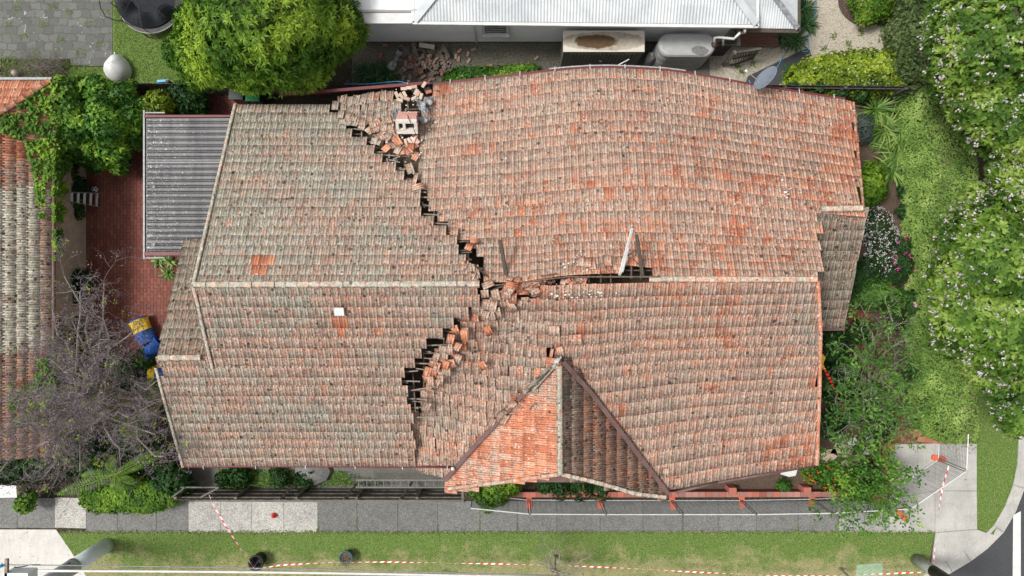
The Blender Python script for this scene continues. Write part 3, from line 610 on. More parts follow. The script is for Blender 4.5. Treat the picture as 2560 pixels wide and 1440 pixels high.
# --- exposed roof timbers in the openings
def timber(kind, a, b, w=.05, h=.04, mat='timber'):
    m = MB(); m.bar(W(*a), W(*b), w, h); return m.build(kind, M[mat], house)
def zN(y): k = (720 - y) / F; return (7.15 - .486 * k * 31) / (1 - .486 * k)
def zS(y): k = (y - 720) / F; return (6.95 - .46 * k * 31) / (1 - .46 * k)
for a in [(905, 345, 930, 346), (904, 330, 904, 345), (947, 387, 1034, 392), (960, 410, 1008, 386), (966, 419, 1004, 420), (967, 395, 973, 421), (1010, 456, 1032, 454), (1010, 463, 1031, 461), (973, 378, 973, 396), (1007, 428, 1008, 454), (1019, 250, 1021, 292), (1020, 274, 1052, 272), (1020, 280, 1050, 280), (840, 306, 853, 322), (858, 300, 880, 302), (884, 322, 912, 326), (1050, 480, 1066, 481), (1055, 505, 1062, 520), (938, 372, 938, 388), (968, 398, 1000, 406), (1046, 514, 1066, 512), (1150, 632, 1180, 630), (1162, 636, 1176, 650), (925, 368, 945, 370)]:
    z = zN((a[1] + a[3]) / 2) - .16; timber('batten', (a[0], a[1], z), (a[2], a[3], z + random.uniform(-.03, .05)), .045, .035, random.choice(('timber', 'timber_pale')))
for a in [(1032, 930, 1039, 1030), (1028, 975, 1088, 967), (1028, 976, 1090, 970), (1027, 996, 1048, 996), (1030, 1003, 1050, 1004), (1040, 921, 1060, 924), (1004, 956, 1020, 957), (1104, 818, 1136, 824), (1110, 827, 1132, 831), (1134, 796, 1150, 797), (1062, 878, 1078, 880), (1060, 895, 1080, 897), (1036, 1020, 1046, 1021), (1098, 846, 1112, 846), (1040, 1044, 1048, 1044), (1421, 838, 1451, 841), (1318, 920, 1340, 916)]:
    z = zS((a[1] + a[3]) / 2) - .30; timber('batten', (a[0], a[1], z), (a[2], a[3], z + .03), .045, .035, random.choice(('timber', 'timber_pale', 'timber_pale')))
def crack_x(poly, y): 
    c = []
    for (x1, y1), (x2, y2) in zip(poly, poly[1:]):
        if (y1 - y) * (y2 - y) <= 0 and y1 != y2: c.append(x1 + (x2 - x1) * (y - y1) / (y2 - y1))
    return max(c) if c else None
for k in range(17):
    y = 312 + k * 22.5; x = crack_x(KA, y)
    if x and x < 1230: z = zN(y) - .14; timber('batten', (x - 14, y + random.uniform(-2, 2), z), (x + random.uniform(22, 46), y + random.uniform(-3, 3), z - random.uniform(0, .1)), .05, .035, random.choice(('timber', 'timber_pale')))
for k in range(13):
    y = 772 + k * 22.5; x = crack_x(KC[:30], y)
    if x and x < 1230: z = zS(y) - .18; timber('batten', (x - 14, y + random.uniform(-2, 2), z), (x + random.uniform(26, 50), y + random.uniform(-3, 3), z - random.uniform(0, .12)), .05, .035, random.choice(('timber', 'timber_pale')))
for px in (1040, 1085, 1130, 1170): timber('rafter', (px, 430 + (px - 1040), zN(430 + (px - 1040)) - .4), (px + 2, 560 + (px - 1040), zN(560 + (px - 1040)) - .4), .05, .12)
for px in (905, 960, 1010): timber('rafter', (px, 300, zN(300) - .5), (px + 2, 460, zN(460) - .5), .05, .12)
for px in (1060, 1110): timber('rafter', (px, 800, zS(800) - .6), (px, 990, zS(990) - .6), .05, .12)
for px in (1578, 1602): timber('rafter', (px, 655, 6.5), (px, 697, 6.75), .05, .10)
for py in (664, 676): timber('batten', (1556, py, 6.55), (1628, py, 6.55), .045, .035)
timber('ridge_beam', (1222, 728, 6.65), (1275, 708, 6.75), .05, .14); timber('ridge_beam', (1232, 714, 6.95), (1412, 693, 7.0), .045, .16); timber('ridge_beam', (1412, 692, 7.0), (1650, 692, 6.95), .05, .16)
timber('ridge_beam', (1234, 722, 6.7), (1330, 702, 6.7), .04, .12)
for px in (1285, 1320, 1360, 1440, 1470, 1500, 1525): timber('rafter', (px, 672, 6.4), (px + 2, 706, 6.75), .045, .1)
m = MB(); m.prism([tuple(W(x, y, 2.9)[:2]) for x, y in [(1000, 960), (1040, 960), (1040, 1010), (1000, 1010)]], 2.99, 3.3); m.build('attic_insulation', M['stone'], house)
# white skylight patch with a run of newer tiles, and small roof fittings
m = MB(); p = W(848, 779, roofz(848, 779) + .12); m.box(p, (.34, .30, .06), (R(25), 0, 0)); m.build('roof_vent', M['white'], house)
# ================================================================= loose tiles, bricks, broken timbers on the roof
def slope(px, py): return R(-25) if py < 705 else R(25)
def tile_obj(px, py, rot, label, group=None, clean=0.0, tilt=(0, 0), dz=.07, size=(.27, .42), name='loose_tile', z=None, cat='roof tile', sl_=None):
    w_, l_ = size; V = []; UV = []; FQ = []; K = len(U); zz = roofz(px, py) if z is None else z
    for e, (y, t) in enumerate(((l_ / 2, 0), (-l_ / 2, 0), (-l_ / 2, -.035), (l_ / 2, -.035))):
        for u, h in zip(U, HU): V.append(((u - .5) * w_, y, h * .8 + t if t == 0 else t)); UV.append((u, min(e, 1)))
    for e in range(4):
        f = (e + 1) % 4
        for k in range(K - 1): FQ.append((e * K + k, e * K + k + 1, f * K + k + 1, f * K + k))
    FQ += [(0, K, 2 * K, 3 * K), (K - 1, 2 * K - 1, 3 * K - 1, 4 * K - 1)]
    lc, ms = region(px, py); lc = lc * (1 - clean) - clean * 1.1
    o = raw_mesh(name, V, FQ, M['tile'], None, {'rt': [(lc, random.random(), ms * (1 - clean))] * len(V)}, UV)
    o.location = W(px, py, zz + dz)
    s_ = slope(px, py) if sl_ is None else sl_
    o.rotation_euler = (Matrix.Rotation(s_, 3, 'X') @ Matrix.Rotation(rot, 3, 'Z') @ Euler((tilt[0], tilt[1], 0)).to_matrix()).to_euler()
    return tag(o, label, cat, group)
D = R
def post(a, b, w_, h_, mat, name, label, cat):
    m = MB(); m.bar(W(*a), W(*b), w_, h_, up=(0, 1, 0)); o = m.build(name, M[mat]); return tag(o, label, cat)
# single, findable ones
for a in [
 (1160, 838, 5, 'clean bright orange tile lying flat just right of the lower crack', 1, (.27, .40)),
 (1221, 828, 25, 'clean bright orange tile lying askew on the sagging roof, the one nearest the ridge', 1, (.27, .40)),
 (1207, 915, 22, 'clean bright orange tile lying alone in the middle of the sagging slope', 1, (.27, .38)),
 (1068, 930, -17, 'dark orange tile leaning over the edge of the lowest black hole', .8, (.27, .42)),
 (1280, 765, 28, 'pale green lichened tile lying askew below the broken ridge', -.6, (.22, .42)),
 (1306, 731, 90, 'clean orange ridge tile lying on its side below the broken ridge', 1.0, (.17, .42)),
 (1451, 716, -48, 'grey green broken ridge tile lying below the gap in the ridge', -.5, (.17, .42)),
 (975, 299, 3, 'orange tile lying flat just left of the fallen brick stack', .75, (.28, .40)),
 (1219, 711, -62, 'greenish ridge tile knocked sideways where the ridge breaks', -.6, (.26, .42)),
 (1273, 699, -25, 'pale grey tile propped at the foot of the brown upright timber', -.5, (.22, .26)),
 (1065, 1017, -22, 'grey tile half lifted above the foot of the lower crack', 0, (.30, .38)),
 (1595, 648, 35, 'orange tile propped between the white and brown uprights on the ridge', 1, (.24, .30)),
 (1024, 421, 20, 'grey tile hanging over the narrow part of the upper crack', 0, (.28, .46)),
 (1019, 378, 40, 'mottled tile lying below the fallen brick stack with mortar crumbs', .3, (.30, .40)),
 (992, 352, 32, 'orange tile lying below the left corner of the fallen brick stack', .8, (.30, .48)),
 (968, 368, -38, 'orange tile lying left of the mortared tile in the upper jumble', .75, (.28, .42)),
 (941, 349, -12, 'broad lichened tile at the left of the upper jumble over the hole', -.1, (.40, .44)),
 (1046, 466, -72, 'pinkish tile lying across the crack below the hanging one', .3, (.26, .44)),
 (1038, 446, -10, 'dark tile on edge in the narrow crack above the black square gap', .2, (.16, .5)),
 (1000, 378, 3, 'purple brown ribbed tile under the fallen orange ones', .6, (.3, .3)),
 (928, 323, -42, 'brown grey tile turned diagonally on the upper edge of the hole', .1, (.34, .44)),
 (888, 302, -12, 'upper grey tile sliding over the lip of the hole', 0, (.30, .46)),
 (908, 312, -22, 'second grey tile sliding over the lip of the hole beside its neighbour', 0, (.28, .44)),
 (852, 285, -4, 'narrow grey tile standing at the left end of the broken top row', 0, (.26, .42)),
 (838, 263, 0, 'pale grey tile tipped over the gutter end of the upper crack', -.2, (.26, .42)),
 (1186, 602, 90, 'orange tile sitting over the small hole near the middle of the roof', .8, (.24, .30)),
 (1172, 617, -20, 'broken orange tile below the one over the small middle hole', .7, (.26, .26)),
 (1135, 581, 3, 'dark green grey tile slipped down beside the upper crack', -1.0, (.30, .42)),
 (1212, 735, 5, 'grey tile fragment under the sideways ridge tile', -.4, (.28, .3)),
 (1664, 1180, 0, 'lifted tile at the bottom of the right hand valley', 0, (.26, .36)),
 (1693, 1207, 2, 'tile hanging at the eave right of the valley foot', .1, (.28, .44)),
 (1437, 850, 2, 'slipped tile below the thin black slot right of the small gable', 0, (.5, .42)),
 (1385, 828, 4, 'slipped tile above the peak of the small gable', 0, (.42, .42)),
 (1400, 880, 14, 'dark tile on edge above the peak of the small gable', .2, (.26, .40)),
 (1378, 885, -8, 'thin tile standing on edge just left of the small gable peak', .5, (.12, .44))]:
    c = a[4]
    tile_obj(a[0], a[1], D(a[2]), a[3], None, max(0, c), (random.uniform(-.08, .08), random.uniform(-.1, .1)), dz=.11, size=a[5])
post((1336, 975, 5.35), (1392, 912, 5.95), .06, .05, 'timber_pale', 'torn_batten', 'pale torn batten lying along the left valley just below the gable peak', 'timber')
post((1318, 982, 5.25), (1372, 925, 5.75), .05, .04, 'barkdark', 'torn_batten', 'dark torn batten beside the pale one in the left valley', 'timber')
post((1232, 735, 6.8), (1290, 716, 6.95), .07, .05, 'timber_pale', 'splintered_board', 'pale splintered board lying below the left end of the ridge beam', 'timber')
post((1028, 976, 5.0), (1090, 966, 5.15), .06, .04, 'timber_pale', 'snapped_batten', 'long snapped batten poking over the lowest black hole', 'timber')
post((1350, 690, 7.0), (1392, 684, 7.1), .06, .04, 'barkdark', 'splintered_board', 'dark splinter of board on top of the ridge beam', 'timber')
# jumbles: tiles nobody could tell apart
def jumble(n, poly, label, group, rot=(-40, 40), cl=(0, .6), dz=(.05, .16), size=None):
    k = 0; x0 = min(p[0] for p in poly); x1 = max(p[0] for p in poly); y0 = min(p[1] for p in poly); y1 = max(p[1] for p in poly); pts = []
    while k < n:
        x, y = random.uniform(x0, x1), random.uniform(y0, y1)
        if not inside((x, y), poly) or any(math.hypot(x - a, y - b) < 11 for a, b in pts): 
            if random.random() > .004: continue
        pts.append((x, y)); k += 1; s = size or (random.uniform(.24, .29), random.uniform(.34, .44))
        tile_obj(x, y, D(random.uniform(*rot)), label, group, random.uniform(*cl) * (random.random() < .6), (random.uniform(-.22, .22), random.uniform(-.25, .25)), dz=random.uniform(*dz), size=s)
jumble(12, [(925, 318), (985, 330), (1040, 345), (1040, 395), (1000, 390), (950, 350)], 'slid roof tile in the jumble between the fallen brick stack and the upper crack', 'slid tiles under the brick stack', (-50, 50))
jumble(16, [(855, 285), (990, 300), (990, 325), (940, 318), (870, 298)], 'loosened grey tile along the lip of the upper crack', 'loosened tiles on the upper lip', (-30, 30), (0, .2))
jumble(26, [(1122, 822), (1170, 815), (1160, 880), (1125, 930), (1090, 960), (1062, 990), (1060, 955), (1072, 930), (1085, 895), (1100, 870), (1120, 850)], 'dark tumbled roof tile along the right edge of the lower crack', 'tumbled tiles by the lower crack', (-35, 20), (.2, .85), (.02, .14))
jumble(22, [(1205, 745), (1250, 735), (1290, 735), (1300, 775), (1200, 800), (1160, 800), (1180, 770)], 'shifted grey tile just below the broken ridge', 'shifted tiles below the ridge', (-14, 14), (0, .4), (.0, .06))
jumble(16, [(1270, 705), (1345, 700), (1350, 722), (1275, 728)], 'broken tile piled against the exposed ridge beam', 'broken tiles along the ridge beam', (-80, 80), (0, .9), (.02, .12), None)
jumble(9, [(1405, 698), (1465, 700), (1475, 720), (1420, 722)], 'broken tile standing up in the gap right of the ridge beam', 'broken tiles right of the beam', (-60, 60), (0, .6), (.02, .12), (.2, .3))
jumble(9, [(1430, 650), (1550, 650), (1550, 672), (1430, 676)], 'tilted head tile lifted along the upper side of the ridge', 'lifted tiles above the ridge', (-8, 8), (0, .4), (.05, .10), (.27, .42))
jumble(12, [(1150, 660), (1190, 672), (1195, 690), (1170, 690)], 'cracked tile crowding the end of the upper crack', 'cracked tiles by the ridge break', (-25, 25), (0, .4), (.0, .05), (.25, .3))
jumble(20, [(1290, 1000), (1360, 925), (1372, 935), (1330, 985), (1300, 1020), (1240, 1070), (1220, 1060)], 'tile pushed askew along the left valley of the small gable', 'askew tiles along the left valley', (-60, 10), (0, .3), (.12, .2), (.24, .36))
# small shards
def shard(px, py, s, label, group, clean=.9, mat='tile', dz=.05, nm='tile_shard', cat='tile shard', z=None):
    n = random.choice((4, 5)); a0 = random.uniform(0, 6.3); pts = [(s * random.uniform(.6, 1.1) * math.cos(a0 + 2 * math.pi * i / n), s * random.uniform(.5, 1) * math.sin(a0 + 2 * math.pi * i / n)) for i in range(n)]
    V = [(x, y, -.012) for x, y in pts] + [(x, y, .012) for x, y in pts]; m = MB(); m.add(V, [list(range(n, 2 * n)), list(range(n))[::-1]] + [[i, (i + 1) % n, n + (i + 1) % n, n + i] for i in range(n)])
    o = m.build(nm, M[mat], None)
    if mat == 'tile':
        at = o.data.color_attributes.new('rt', 'FLOAT_COLOR', 'POINT'); q = [(-clean, random.random(), 0, 1)] * (2 * n); at.data.foreach_set('color', [c for r_ in q for c in r_])
    zz = roofz(px, py) + dz if z is None else z; o.location = W(px, py, zz); o.rotation_euler = (slope(px, py) + random.uniform(-.2, .2), random.uniform(-.2, .2), 0) if z is None else (random.uniform(-.2, .2), random.uniform(-.2, .2), 0)
    return tag(o, label, cat, group)
for k in range(22): shard(random.uniform(1335, 1385), random.uniform(700, 742), random.uniform(.05, .15), 'broken orange tile shard in the heap below the ridge beam', 'orange shards below the ridge', .9)
for k in range(60): 
    x = random.choice((random.gauss(1385, 25), random.gauss(1480, 35))); shard(x, random.gauss(735, 12), random.uniform(.02, .05), 'crumb of white mortar scattered below the ridge gap', 'mortar crumbs below the ridge', mat='mortar', dz=.06, nm='mortar_crumb', cat='mortar crumb')
for k in range(14): shard(random.gauss(1970, 7), random.gauss(478, 13), random.uniform(.03, .08), 'fragment of broken white and terracotta rubble on the right hand slope', 'rubble on the right hand slope', random.uniform(-.3, .9), random.choice(('mortar', 'tile')), .05, 'rubble_fragment', 'rubble')
for k in range(26): shard(random.gauss(1420, 30), random.gauss(655, 14), random.uniform(.02, .05), 'crumb of mortar on the slope just above the ridge', 'mortar crumbs above the ridge', mat='mortar', dz=.06, nm='mortar_crumb', cat='mortar crumb')
for k in range(100): shard(random.gauss(1025, 30), random.gauss(320, 52), random.uniform(.015, .05), 'crumb of mortar around the fallen brick stack', 'mortar crumbs by the brick stack', mat='mortar', dz=.09, nm='mortar_crumb', cat='mortar crumb')
# uprights sticking out of the ridge
post((1267, 697, 6.75), (1250, 600, 7.35), .13, .07, 'barkdark', 'broken_rafter', 'dark brown timber sticking up out of the ridge at its left end', 'timber')
post((1607, 690, 6.8), (1591, 587, 7.4), .12, .06, 'barkdark', 'broken_rafter', 'dark brown timber sticking up beside the black hole in the ridge', 'timber')
post((1549, 688, 6.85), (1581, 570, 7.5), .085, .05, 'white', 'ridge_pole', 'long white painted pole sticking up from the ridge', 'pole')
post((1556, 680, 6.9), (1571, 618, 7.25), .06, .04, 'white', 'ridge_pole', 'shorter white pole leaning right beside the long one', 'pole')
post((1228, 700, 6.8), (1189, 664, 7.05), .11, .05, 'barkdark', 'broken_rafter', 'short dark timber lying across the left end of the broken ridge', 'timber')
post((1568, 640, 7.0), (1586, 628, 7.15), .05, .04, 'barkdark', 'broken_rafter', 'small dark timber stub between the two uprights', 'timber')
# the fallen brick stack
st = thing('brick_chimney', 'leaning stump of red brick chimney with a pale cap and two square flue holes', 'chimney', W(1018, 312, 4.75))
tl = Matrix.Rotation(R(-43), 3, 'X')
def cbox(name, c, d, mat):
    m = MB(); m.box((0, 0, 0), d); o = m.build(name, mat, st, local=True); o.location = tl @ Vector(c); o.rotation_euler = tl.to_euler(); return o
cbox('brick_stack', (0, .22, 0), (.74, .52, .55), M['brickwork'])
# flared pale cap as a ring with two holes: bars
cm = MB(); y0 = -.20
cap_c = Vector((0, -.06, 0))
for (cx, cz, dx, dz_) in ((0, .235, .80, .10), (0, -.18, .80, .20), (-.35, .03, .10, .32), (.35, .03, .12, .32), (-.09, .03, .10, .32)):
    cm.box((cx, 0, cz), (dx, .16, dz_))
o = cm.build('chimney_cap', M['mortar'] if 'mortar' in M else M['stone'], st, local=True); o.location = tl @ Vector((0, -.12, 0)); o.rotation_euler = tl.to_euler()
cbox('flue', (0, -.06, .03), (.66, .02, .3), M['dark'])
# bricks: on the roof round the hole, and in the heap in the neighbour's side yard
def brick(px, py, z, rz, label, group, col, tx=0, ty=0, d=(.23, .11, .076)):
    m = MB(); x, y, q = d
    b = .006; P = []
    for zz, e in ((-q / 2, 0), (q / 2 - b, 0), (q / 2, b)):
        P += [(-x / 2 + e, -y / 2 + e, zz), (x / 2 - e, -y / 2 + e, zz), (x / 2 - e, y / 2 - e, zz), (-x / 2 + e, y / 2 - e, zz)]
    P = [(a + random.uniform(-.006, .006), c + random.uniform(-.005, .005), e_) for a, c, e_ in P]
    fs = [[3, 2, 1, 0], [8, 9, 10, 11]] + [[r_ * 4 + i, r_ * 4 + (i + 1) % 4, r_ * 4 + 4 + (i + 1) % 4, r_ * 4 + 4 + i] for r_ in (0, 1) for i in range(4)]
    m.add(P, fs, col); o = m.build('brick', M['fc']); o.location = W(px, py, z); o.rotation_euler = (tx, ty, rz); return tag(o, label, 'brick', group)
PALE = [(.52, .41, .32), (.56, .43, .34), (.46, .31, .24)]; REDB = [(.50, .17, .10), (.42, .15, .10)]
for px, py, a, c, l in [(1060, 212, 58, 0, 'pale mortared brick on the very top of the heap at the eave'), (1072, 230, 20, 'r', 'salmon red brick at the right end of the roof heap'), (1068, 224, 25, 'k', 'sooty black brick above the salmon red one'), (992, 237, -65, 0, 'pale brick at the left end of the roof heap'), (1003, 240, -55, 1, 'pale brick second from the left of the roof heap'), (1012, 236, -60, 1, 'pinkish brick third from the left of the roof heap'), (1000, 250, -20, 0, 'pale brick lying above the left part of the square hole'), (1053, 241, 75, 0, 'pale upright brick at the right of the roof heap'), (1040, 230, 60, 1, 'cream brick in the middle of the roof heap'), (1046, 235, 58, 2, 'second cream brick in the middle of the roof heap'), (1010, 222, 2, 0, 'long pale brick along the gutter, left one'), (1023, 220, -5, 1, 'long pale brick along the gutter, middle one'), (1035, 217, 3, 2, 'pinkish brick along the gutter, right one'), (1035, 246, 25, 0, 'pale brick beside the twisted lead sheet'), (1017, 247, -15, 2, 'dusty brick on the upper edge of the square hole'), (1048, 258, 80, 1, 'pinkish brick right of the square hole'), (1008, 286, 28, 1, 'dusty brick just above the brick stack'), (1036, 224, 55, 'k', 'sooty black brick in the middle of the roof heap')]:
    col = random.choice(REDB) if c == 'r' else (.03, .03, .03) if c == 'k' else PALE[c]
    brick(px, py, roofz(px, py) + random.uniform(.08, .2), R(a), l, None, col, random.uniform(-.3, .3), random.uniform(-.3, .3), (.25, .125, .08))
for k in range(8): brick(random.uniform(1010, 1045), random.uniform(340, 362), zN(350) + random.uniform(.05, .25), random.uniform(0, 3), 'pink brick lump with mortar crumbling below the fallen stack', 'brick lumps below the stack', random.choice([(.52, .27, .21), (.6, .42, .35), (.62, .5, .42)]), random.uniform(-.5, .5), random.uniform(-.5, .5))
HC = [(.20, .145, .12), (.24, .18, .15), (.24, .15, .12), (.26, .10, .07), (.18, .15, .13), (.14, .115, .10), (.28, .23, .19)]
for k in range(150):
    t = random.random(); x = random.gauss(1058, 34); y = random.gauss(162, 24)
    if y < 113 or y > 207 or x < 985 or x > 1135: continue
    hgt = max(0, .42 - math.hypot((x - 1055) / 62, (y - 160) / 42) * .42)
    brick(x, y, .05 + random.random() * hgt, random.uniform(0, 3.14), 'fallen brick in the heap between the white wall and the fence', 'fallen bricks in the side yard heap', random.choice(HC), random.uniform(-.7, .7) * min(1, hgt * 4), random.uniform(-.7, .7) * min(1, hgt * 4))
for px, py, a, l in [(963, 113, 5, 'red brick by itself against the white wall'), (952, 140, 85, 'red brick by itself in the dark soil left of the heap'), (1149, 127, 45, 'brick lying tilted right of the heap, nearest the wall'), (1170, 135, 80, 'brick at the right edge of the scatter, on end'), (1184, 124, 25, 'brick farthest right near the wall'), (1140, 141, 85, 'brick on its side right of the heap'), (1147, 147, 80, 'small pale brick right of the heap'), (1172, 152, 60, 'broken brick lying below the right scatter'), (1225, 165, 8, 'bright red brick beside the low hedge'), (1341, 145, 40, 'single brick in the gravel left of the metal shed'), (1082, 106, 0, 'bright red brick wedged against the wall base')]:
    brick(px, py, .045, R(a), l, None, random.choice([(.36, .16, .11), (.42, .22, .16), (.40, .13, .08)] if 'red' in l else [(.36, .22, .17), (.38, .26, .21)]))
for a, b, wd, l in [((975, 138, .3), (1005, 112, .35), .07, 'grey steel angle lying on the left of the brick heap'), ((1005, 118, .4), (1090, 185, .35), .07, 'long grey timber lying diagonally across the brick heap'), ((1032, 107, .5), (1042, 140, .4), .16, 'pale grey board leaning on the top of the brick heap'), ((1105, 113, .5), (1122, 142, .3), .16, 'grey plank at the right of the brick heap'), ((1048, 112, .5), (1086, 118, .45), .2, 'broad mortared slab on the brick heap beside the wall')]:
    m = MB(); m.bar(W(*a), W(*b), wd, .05); tag(m.build('fallen_timber', M['greywood' if 'slab' not in l else 'stone']), l, 'timber')
def crumple(name, px, py, z, L, wd, rot, label, sl=R(-25), mat='lead', cat='metal sheet'):
    m = MB(); n1, n2 = 10, 5; rr = random.Random(int(px * 7 + py)); ph = rr.uniform(0, 6)
    m.grid(lambda u, v: ((u - .5) * L + rr.uniform(-.02, .02), (v - .5) * wd * (1 + .4 * math.sin(u * 5 + ph)) + rr.uniform(-.02, .02), .07 * math.sin(u * 9 + v * 5 + ph) + rr.uniform(-.03, .03)), n1, n2)
    o = m.build(name, M[mat], smooth=False); o.location = W(px, py, z); o.rotation_euler = (Matrix.Rotation(sl, 3, 'X') @ Matrix.Rotation(rot, 3, 'Z')).to_euler(); return tag(o, label, cat)
crumple('lead_flashing', 1053, 263, 4.25, .85, .2, R(-55), 'long crumpled grey lead sheet right of the square hole')
crumple('lead_flashing', 1061, 297, 4.4, .42, .26, R(-10), 'crumpled lead piece right of the fallen brick stack')
crumple('lead_flashing', 989, 282, 4.4, .6, .16, R(80), 'twisted lead strip at the left of the fallen brick stack')
crumple('lead_flashing', 1066, 253, 4.0, .4, .3, R(20), 'torn grey lead scrap lying on the tiles by the heap')
crumple('lead_flashing', 988, 150, .5, .9, .28, R(60), 'large crumpled grey sheet on the left flank of the brick heap', sl=0)
crumple('lead_flashing', 1392, 905, 5.95, .5, .18, R(65), 'torn pale flashing at the peak of the small gable', sl=R(20), mat='stone')
crumple('torn_valley_lining', 1345, 950, 5.45, 1.3, .26, R(42), 'torn grey valley lining curling beside the small gable', sl=R(20), mat='timber_pale')
m = MB(); m.tube([W(1040, 337, 5), W(1032, 318, 5.25), W(1022, 298, 5.1), W(1018, 285, 4.7), W(1003, 272, 4.4)], .012, 5); tag(m.build('aerial_cable', M['dark']), 'thin black cable hanging over the fallen brick stack', 'cable')
# satellite dish, vent ball
dsh = thing('satellite_dish', 'grey oval satellite dish on the top right gutter', 'satellite dish', W(1893, 213, 3.7))
m = MB(); m.lathe((0, 0, 0), [(.002, -.05), (.15, -.045), (.28, -.02), (.38, .01), (.39, .02), (.37, .02), (.27, -.005), (.14, -.03), (.002, -.035)], 28); o = m.build('dish', M['dish'], dsh, True, local=True)
o.location = (.13, .12, .55); o.rotation_euler = (Matrix.Rotation(R(-33), 3, 'Z') @ Matrix.Rotation(R(-64), 3, 'Y')).to_euler(); o.scale = (1.3, 1.4, 1.3)
m = MB(); p0 = Vector((-.62, .42, .5)); m.tube([(.0, -.05, .35), (-.2, .14, .4), tuple(p0)], .014, 6); m.build('feed_arm', M['alu'], dsh, local=True)
m = MB(); m.box(tuple(p0), (.09, .07, .07)); m.tube([p0, p0 + Vector((.04, -.05, .02))], .035, 8); m.build('receiver', M['white'], dsh, local=True)
m = MB(); m.tube([(.1, -.15, -.2), (.1, .0, .4)], .02, 8); m.build('mast', M['galv'], dsh, local=True)
m = MB(); m.lathe(W(1132, 1172, 3.75), [(.01, -.07), (.07, -.05), (.085, 0), (.06, .05), (.01, .07)], 14); tag(m.build('tennis_ball_vent', M['white'], None, True), 'small round white vent beside the foot of the left valley', 'vent').name = 'roof_cowl'
# ================================================================= ground
def sheet(name, px, z, mat, kind='structure', th=None, raw=None):
    pts = raw or [tuple(W(x, y, z)[:2]) for x, y in px]; m = MB(); m.prism(pts, z - (th or .003), z); o = m.build(name, M[mat]); return tag(o, kind=kind)
m = MB(); m.add([(-150, -150, 0), (150, -150, 0), (150, 150, 0), (-150, 150, 0)], [[0, 1, 2, 3]]); tag(m.build('ground', M['soil']), kind='structure')
sheet('bluestone_paving', [(-900, -900), (281, -900), (281, 166), (176, 163), (176, 148), (-900, 140)], .035, 'bluestone', th=.03)
sheet('back_lawn', [(282, -900), (560, -900), (560, 222), (165, 222), (174, 168), (282, 168)], .02, 'lawn_back')
sheet('brick_courtyard', [(206, 225), (640, 225), (640, 650), (560, 900), (300, 905), (206, 800)], .024, 'brickpave', th=.02)
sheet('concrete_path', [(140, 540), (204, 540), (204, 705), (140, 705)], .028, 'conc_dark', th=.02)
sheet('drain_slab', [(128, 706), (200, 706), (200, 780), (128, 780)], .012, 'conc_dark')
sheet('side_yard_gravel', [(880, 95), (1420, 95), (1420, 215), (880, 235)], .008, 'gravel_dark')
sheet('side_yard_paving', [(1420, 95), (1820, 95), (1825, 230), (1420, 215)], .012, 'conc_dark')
sheet('gravel_yard', [(1760, -900), (2280, -900), (2280, 150), (2150, 150), (1950, 216), (1760, 216)], .016, 'gravel')
sheet('asphalt_strip', [(1862, 212), (1870, 190), (2000, 128), (2022, 120), (2030, 140), (1990, 165), (1945, 214)], .022, 'asphalt')
sheet('planting_bed', [(2095 + 70 - 70 * math.cos(a), 2 + 62 * math.sin(a)) for a in np.linspace(0, 6.2, 26)], .03, 'mulch')
sheet('front_garden_bed', [(2030, 220), (2300, 225), (2300, 1110), (2215, 1110), (2215, 1245), (1270, 1245), (1270, 1150), (2030, 1150)], .006, 'mulch')
sheet('brick_garden_path', [(2125, 752), (2165, 752), (2185, 830), (2232, 890), (2255, 990), (2300, 1060), (2315, 1108), (2228, 1108), (2200, 1010), (2150, 900), (2120, 820)], .02, 'brickpave')
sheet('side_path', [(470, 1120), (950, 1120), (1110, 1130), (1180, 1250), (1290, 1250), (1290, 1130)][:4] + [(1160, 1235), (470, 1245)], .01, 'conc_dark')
sheet('side_grass', [(545, 1172), (860, 1178), (890, 1212), (540, 1222)], .018, 'lawn_back')
sheet('shade_garden', [(1165, 1130), (1300, 1130), (1300, 1250), (1165, 1250)], .014, 'soil')
# footpath: one slab at a time, light and dark
m = MB(); E_ = [-900, -60, 45, 138, 217, 295, 392, 472, 552, 630, 710, 795, 893, 995, 1095, 1200, 1293, 1392, 1500, 1607, 1707, 1795, 1890, 1995, 2095, 2160, 2222]
for i, (a, b) in enumerate(zip(E_, E_[1:])):
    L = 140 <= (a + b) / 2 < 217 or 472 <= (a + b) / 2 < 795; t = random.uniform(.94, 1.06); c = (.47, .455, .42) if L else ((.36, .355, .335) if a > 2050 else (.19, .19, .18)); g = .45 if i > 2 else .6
    yt = 1252 if a < 2090 else 1246
    top = [(a + g, yt if a > 450 else 1248), (b - g, yt if a > 450 else 1248), (b - g, 1330), (a + g, 1330)]
    if a < 140: top = [(a + g, 1243), (b - g, 1245), (b - g, 1320), (a + g, 1318)]
    m.prism([tuple(W(x, y)[:2]) for x, y in top], .0, .05, tuple(v * t for v in c))
tag(m.build('footpath', M['slab']), kind='structure')
m = MB(); g = .5
for poly in ([(2222 + g, 1246), (2222 + g, 1110), (2336 - g, 1108), (2336 - g, 1226)], [(2336 + g, 1108), (2440, 1106), (2440, 1226), (2336 + g, 1226)], [(2222 + g, 1246), (2336 - g, 1227), (2336 - g, 1330), (2222 + g, 1330)], [(2336 + g, 1227), (2440, 1227), (2441, 1322), (2336 + g, 1330)], [(2338, 1331), (2441, 1323), (2482, 1338), (2400, 1400), (2330, 1436), (2322, 1440)]):
    m.prism([tuple(W(x, y)[:2]) for x, y in poly], 0, .05)
tag(m.build('corner_pavement', M['conc']), kind='structure')
sheet('driveway', [(-900, 1322), (140, 1324), (176, 1376), (216, 1442), (330, 1900), (-900, 1900)], .045, 'drive', th=.04)
sheet('paving_joint', [(-900, 1240), (2445, 1240), (2445, 1332), (-900, 1334)], .012, 'soil')
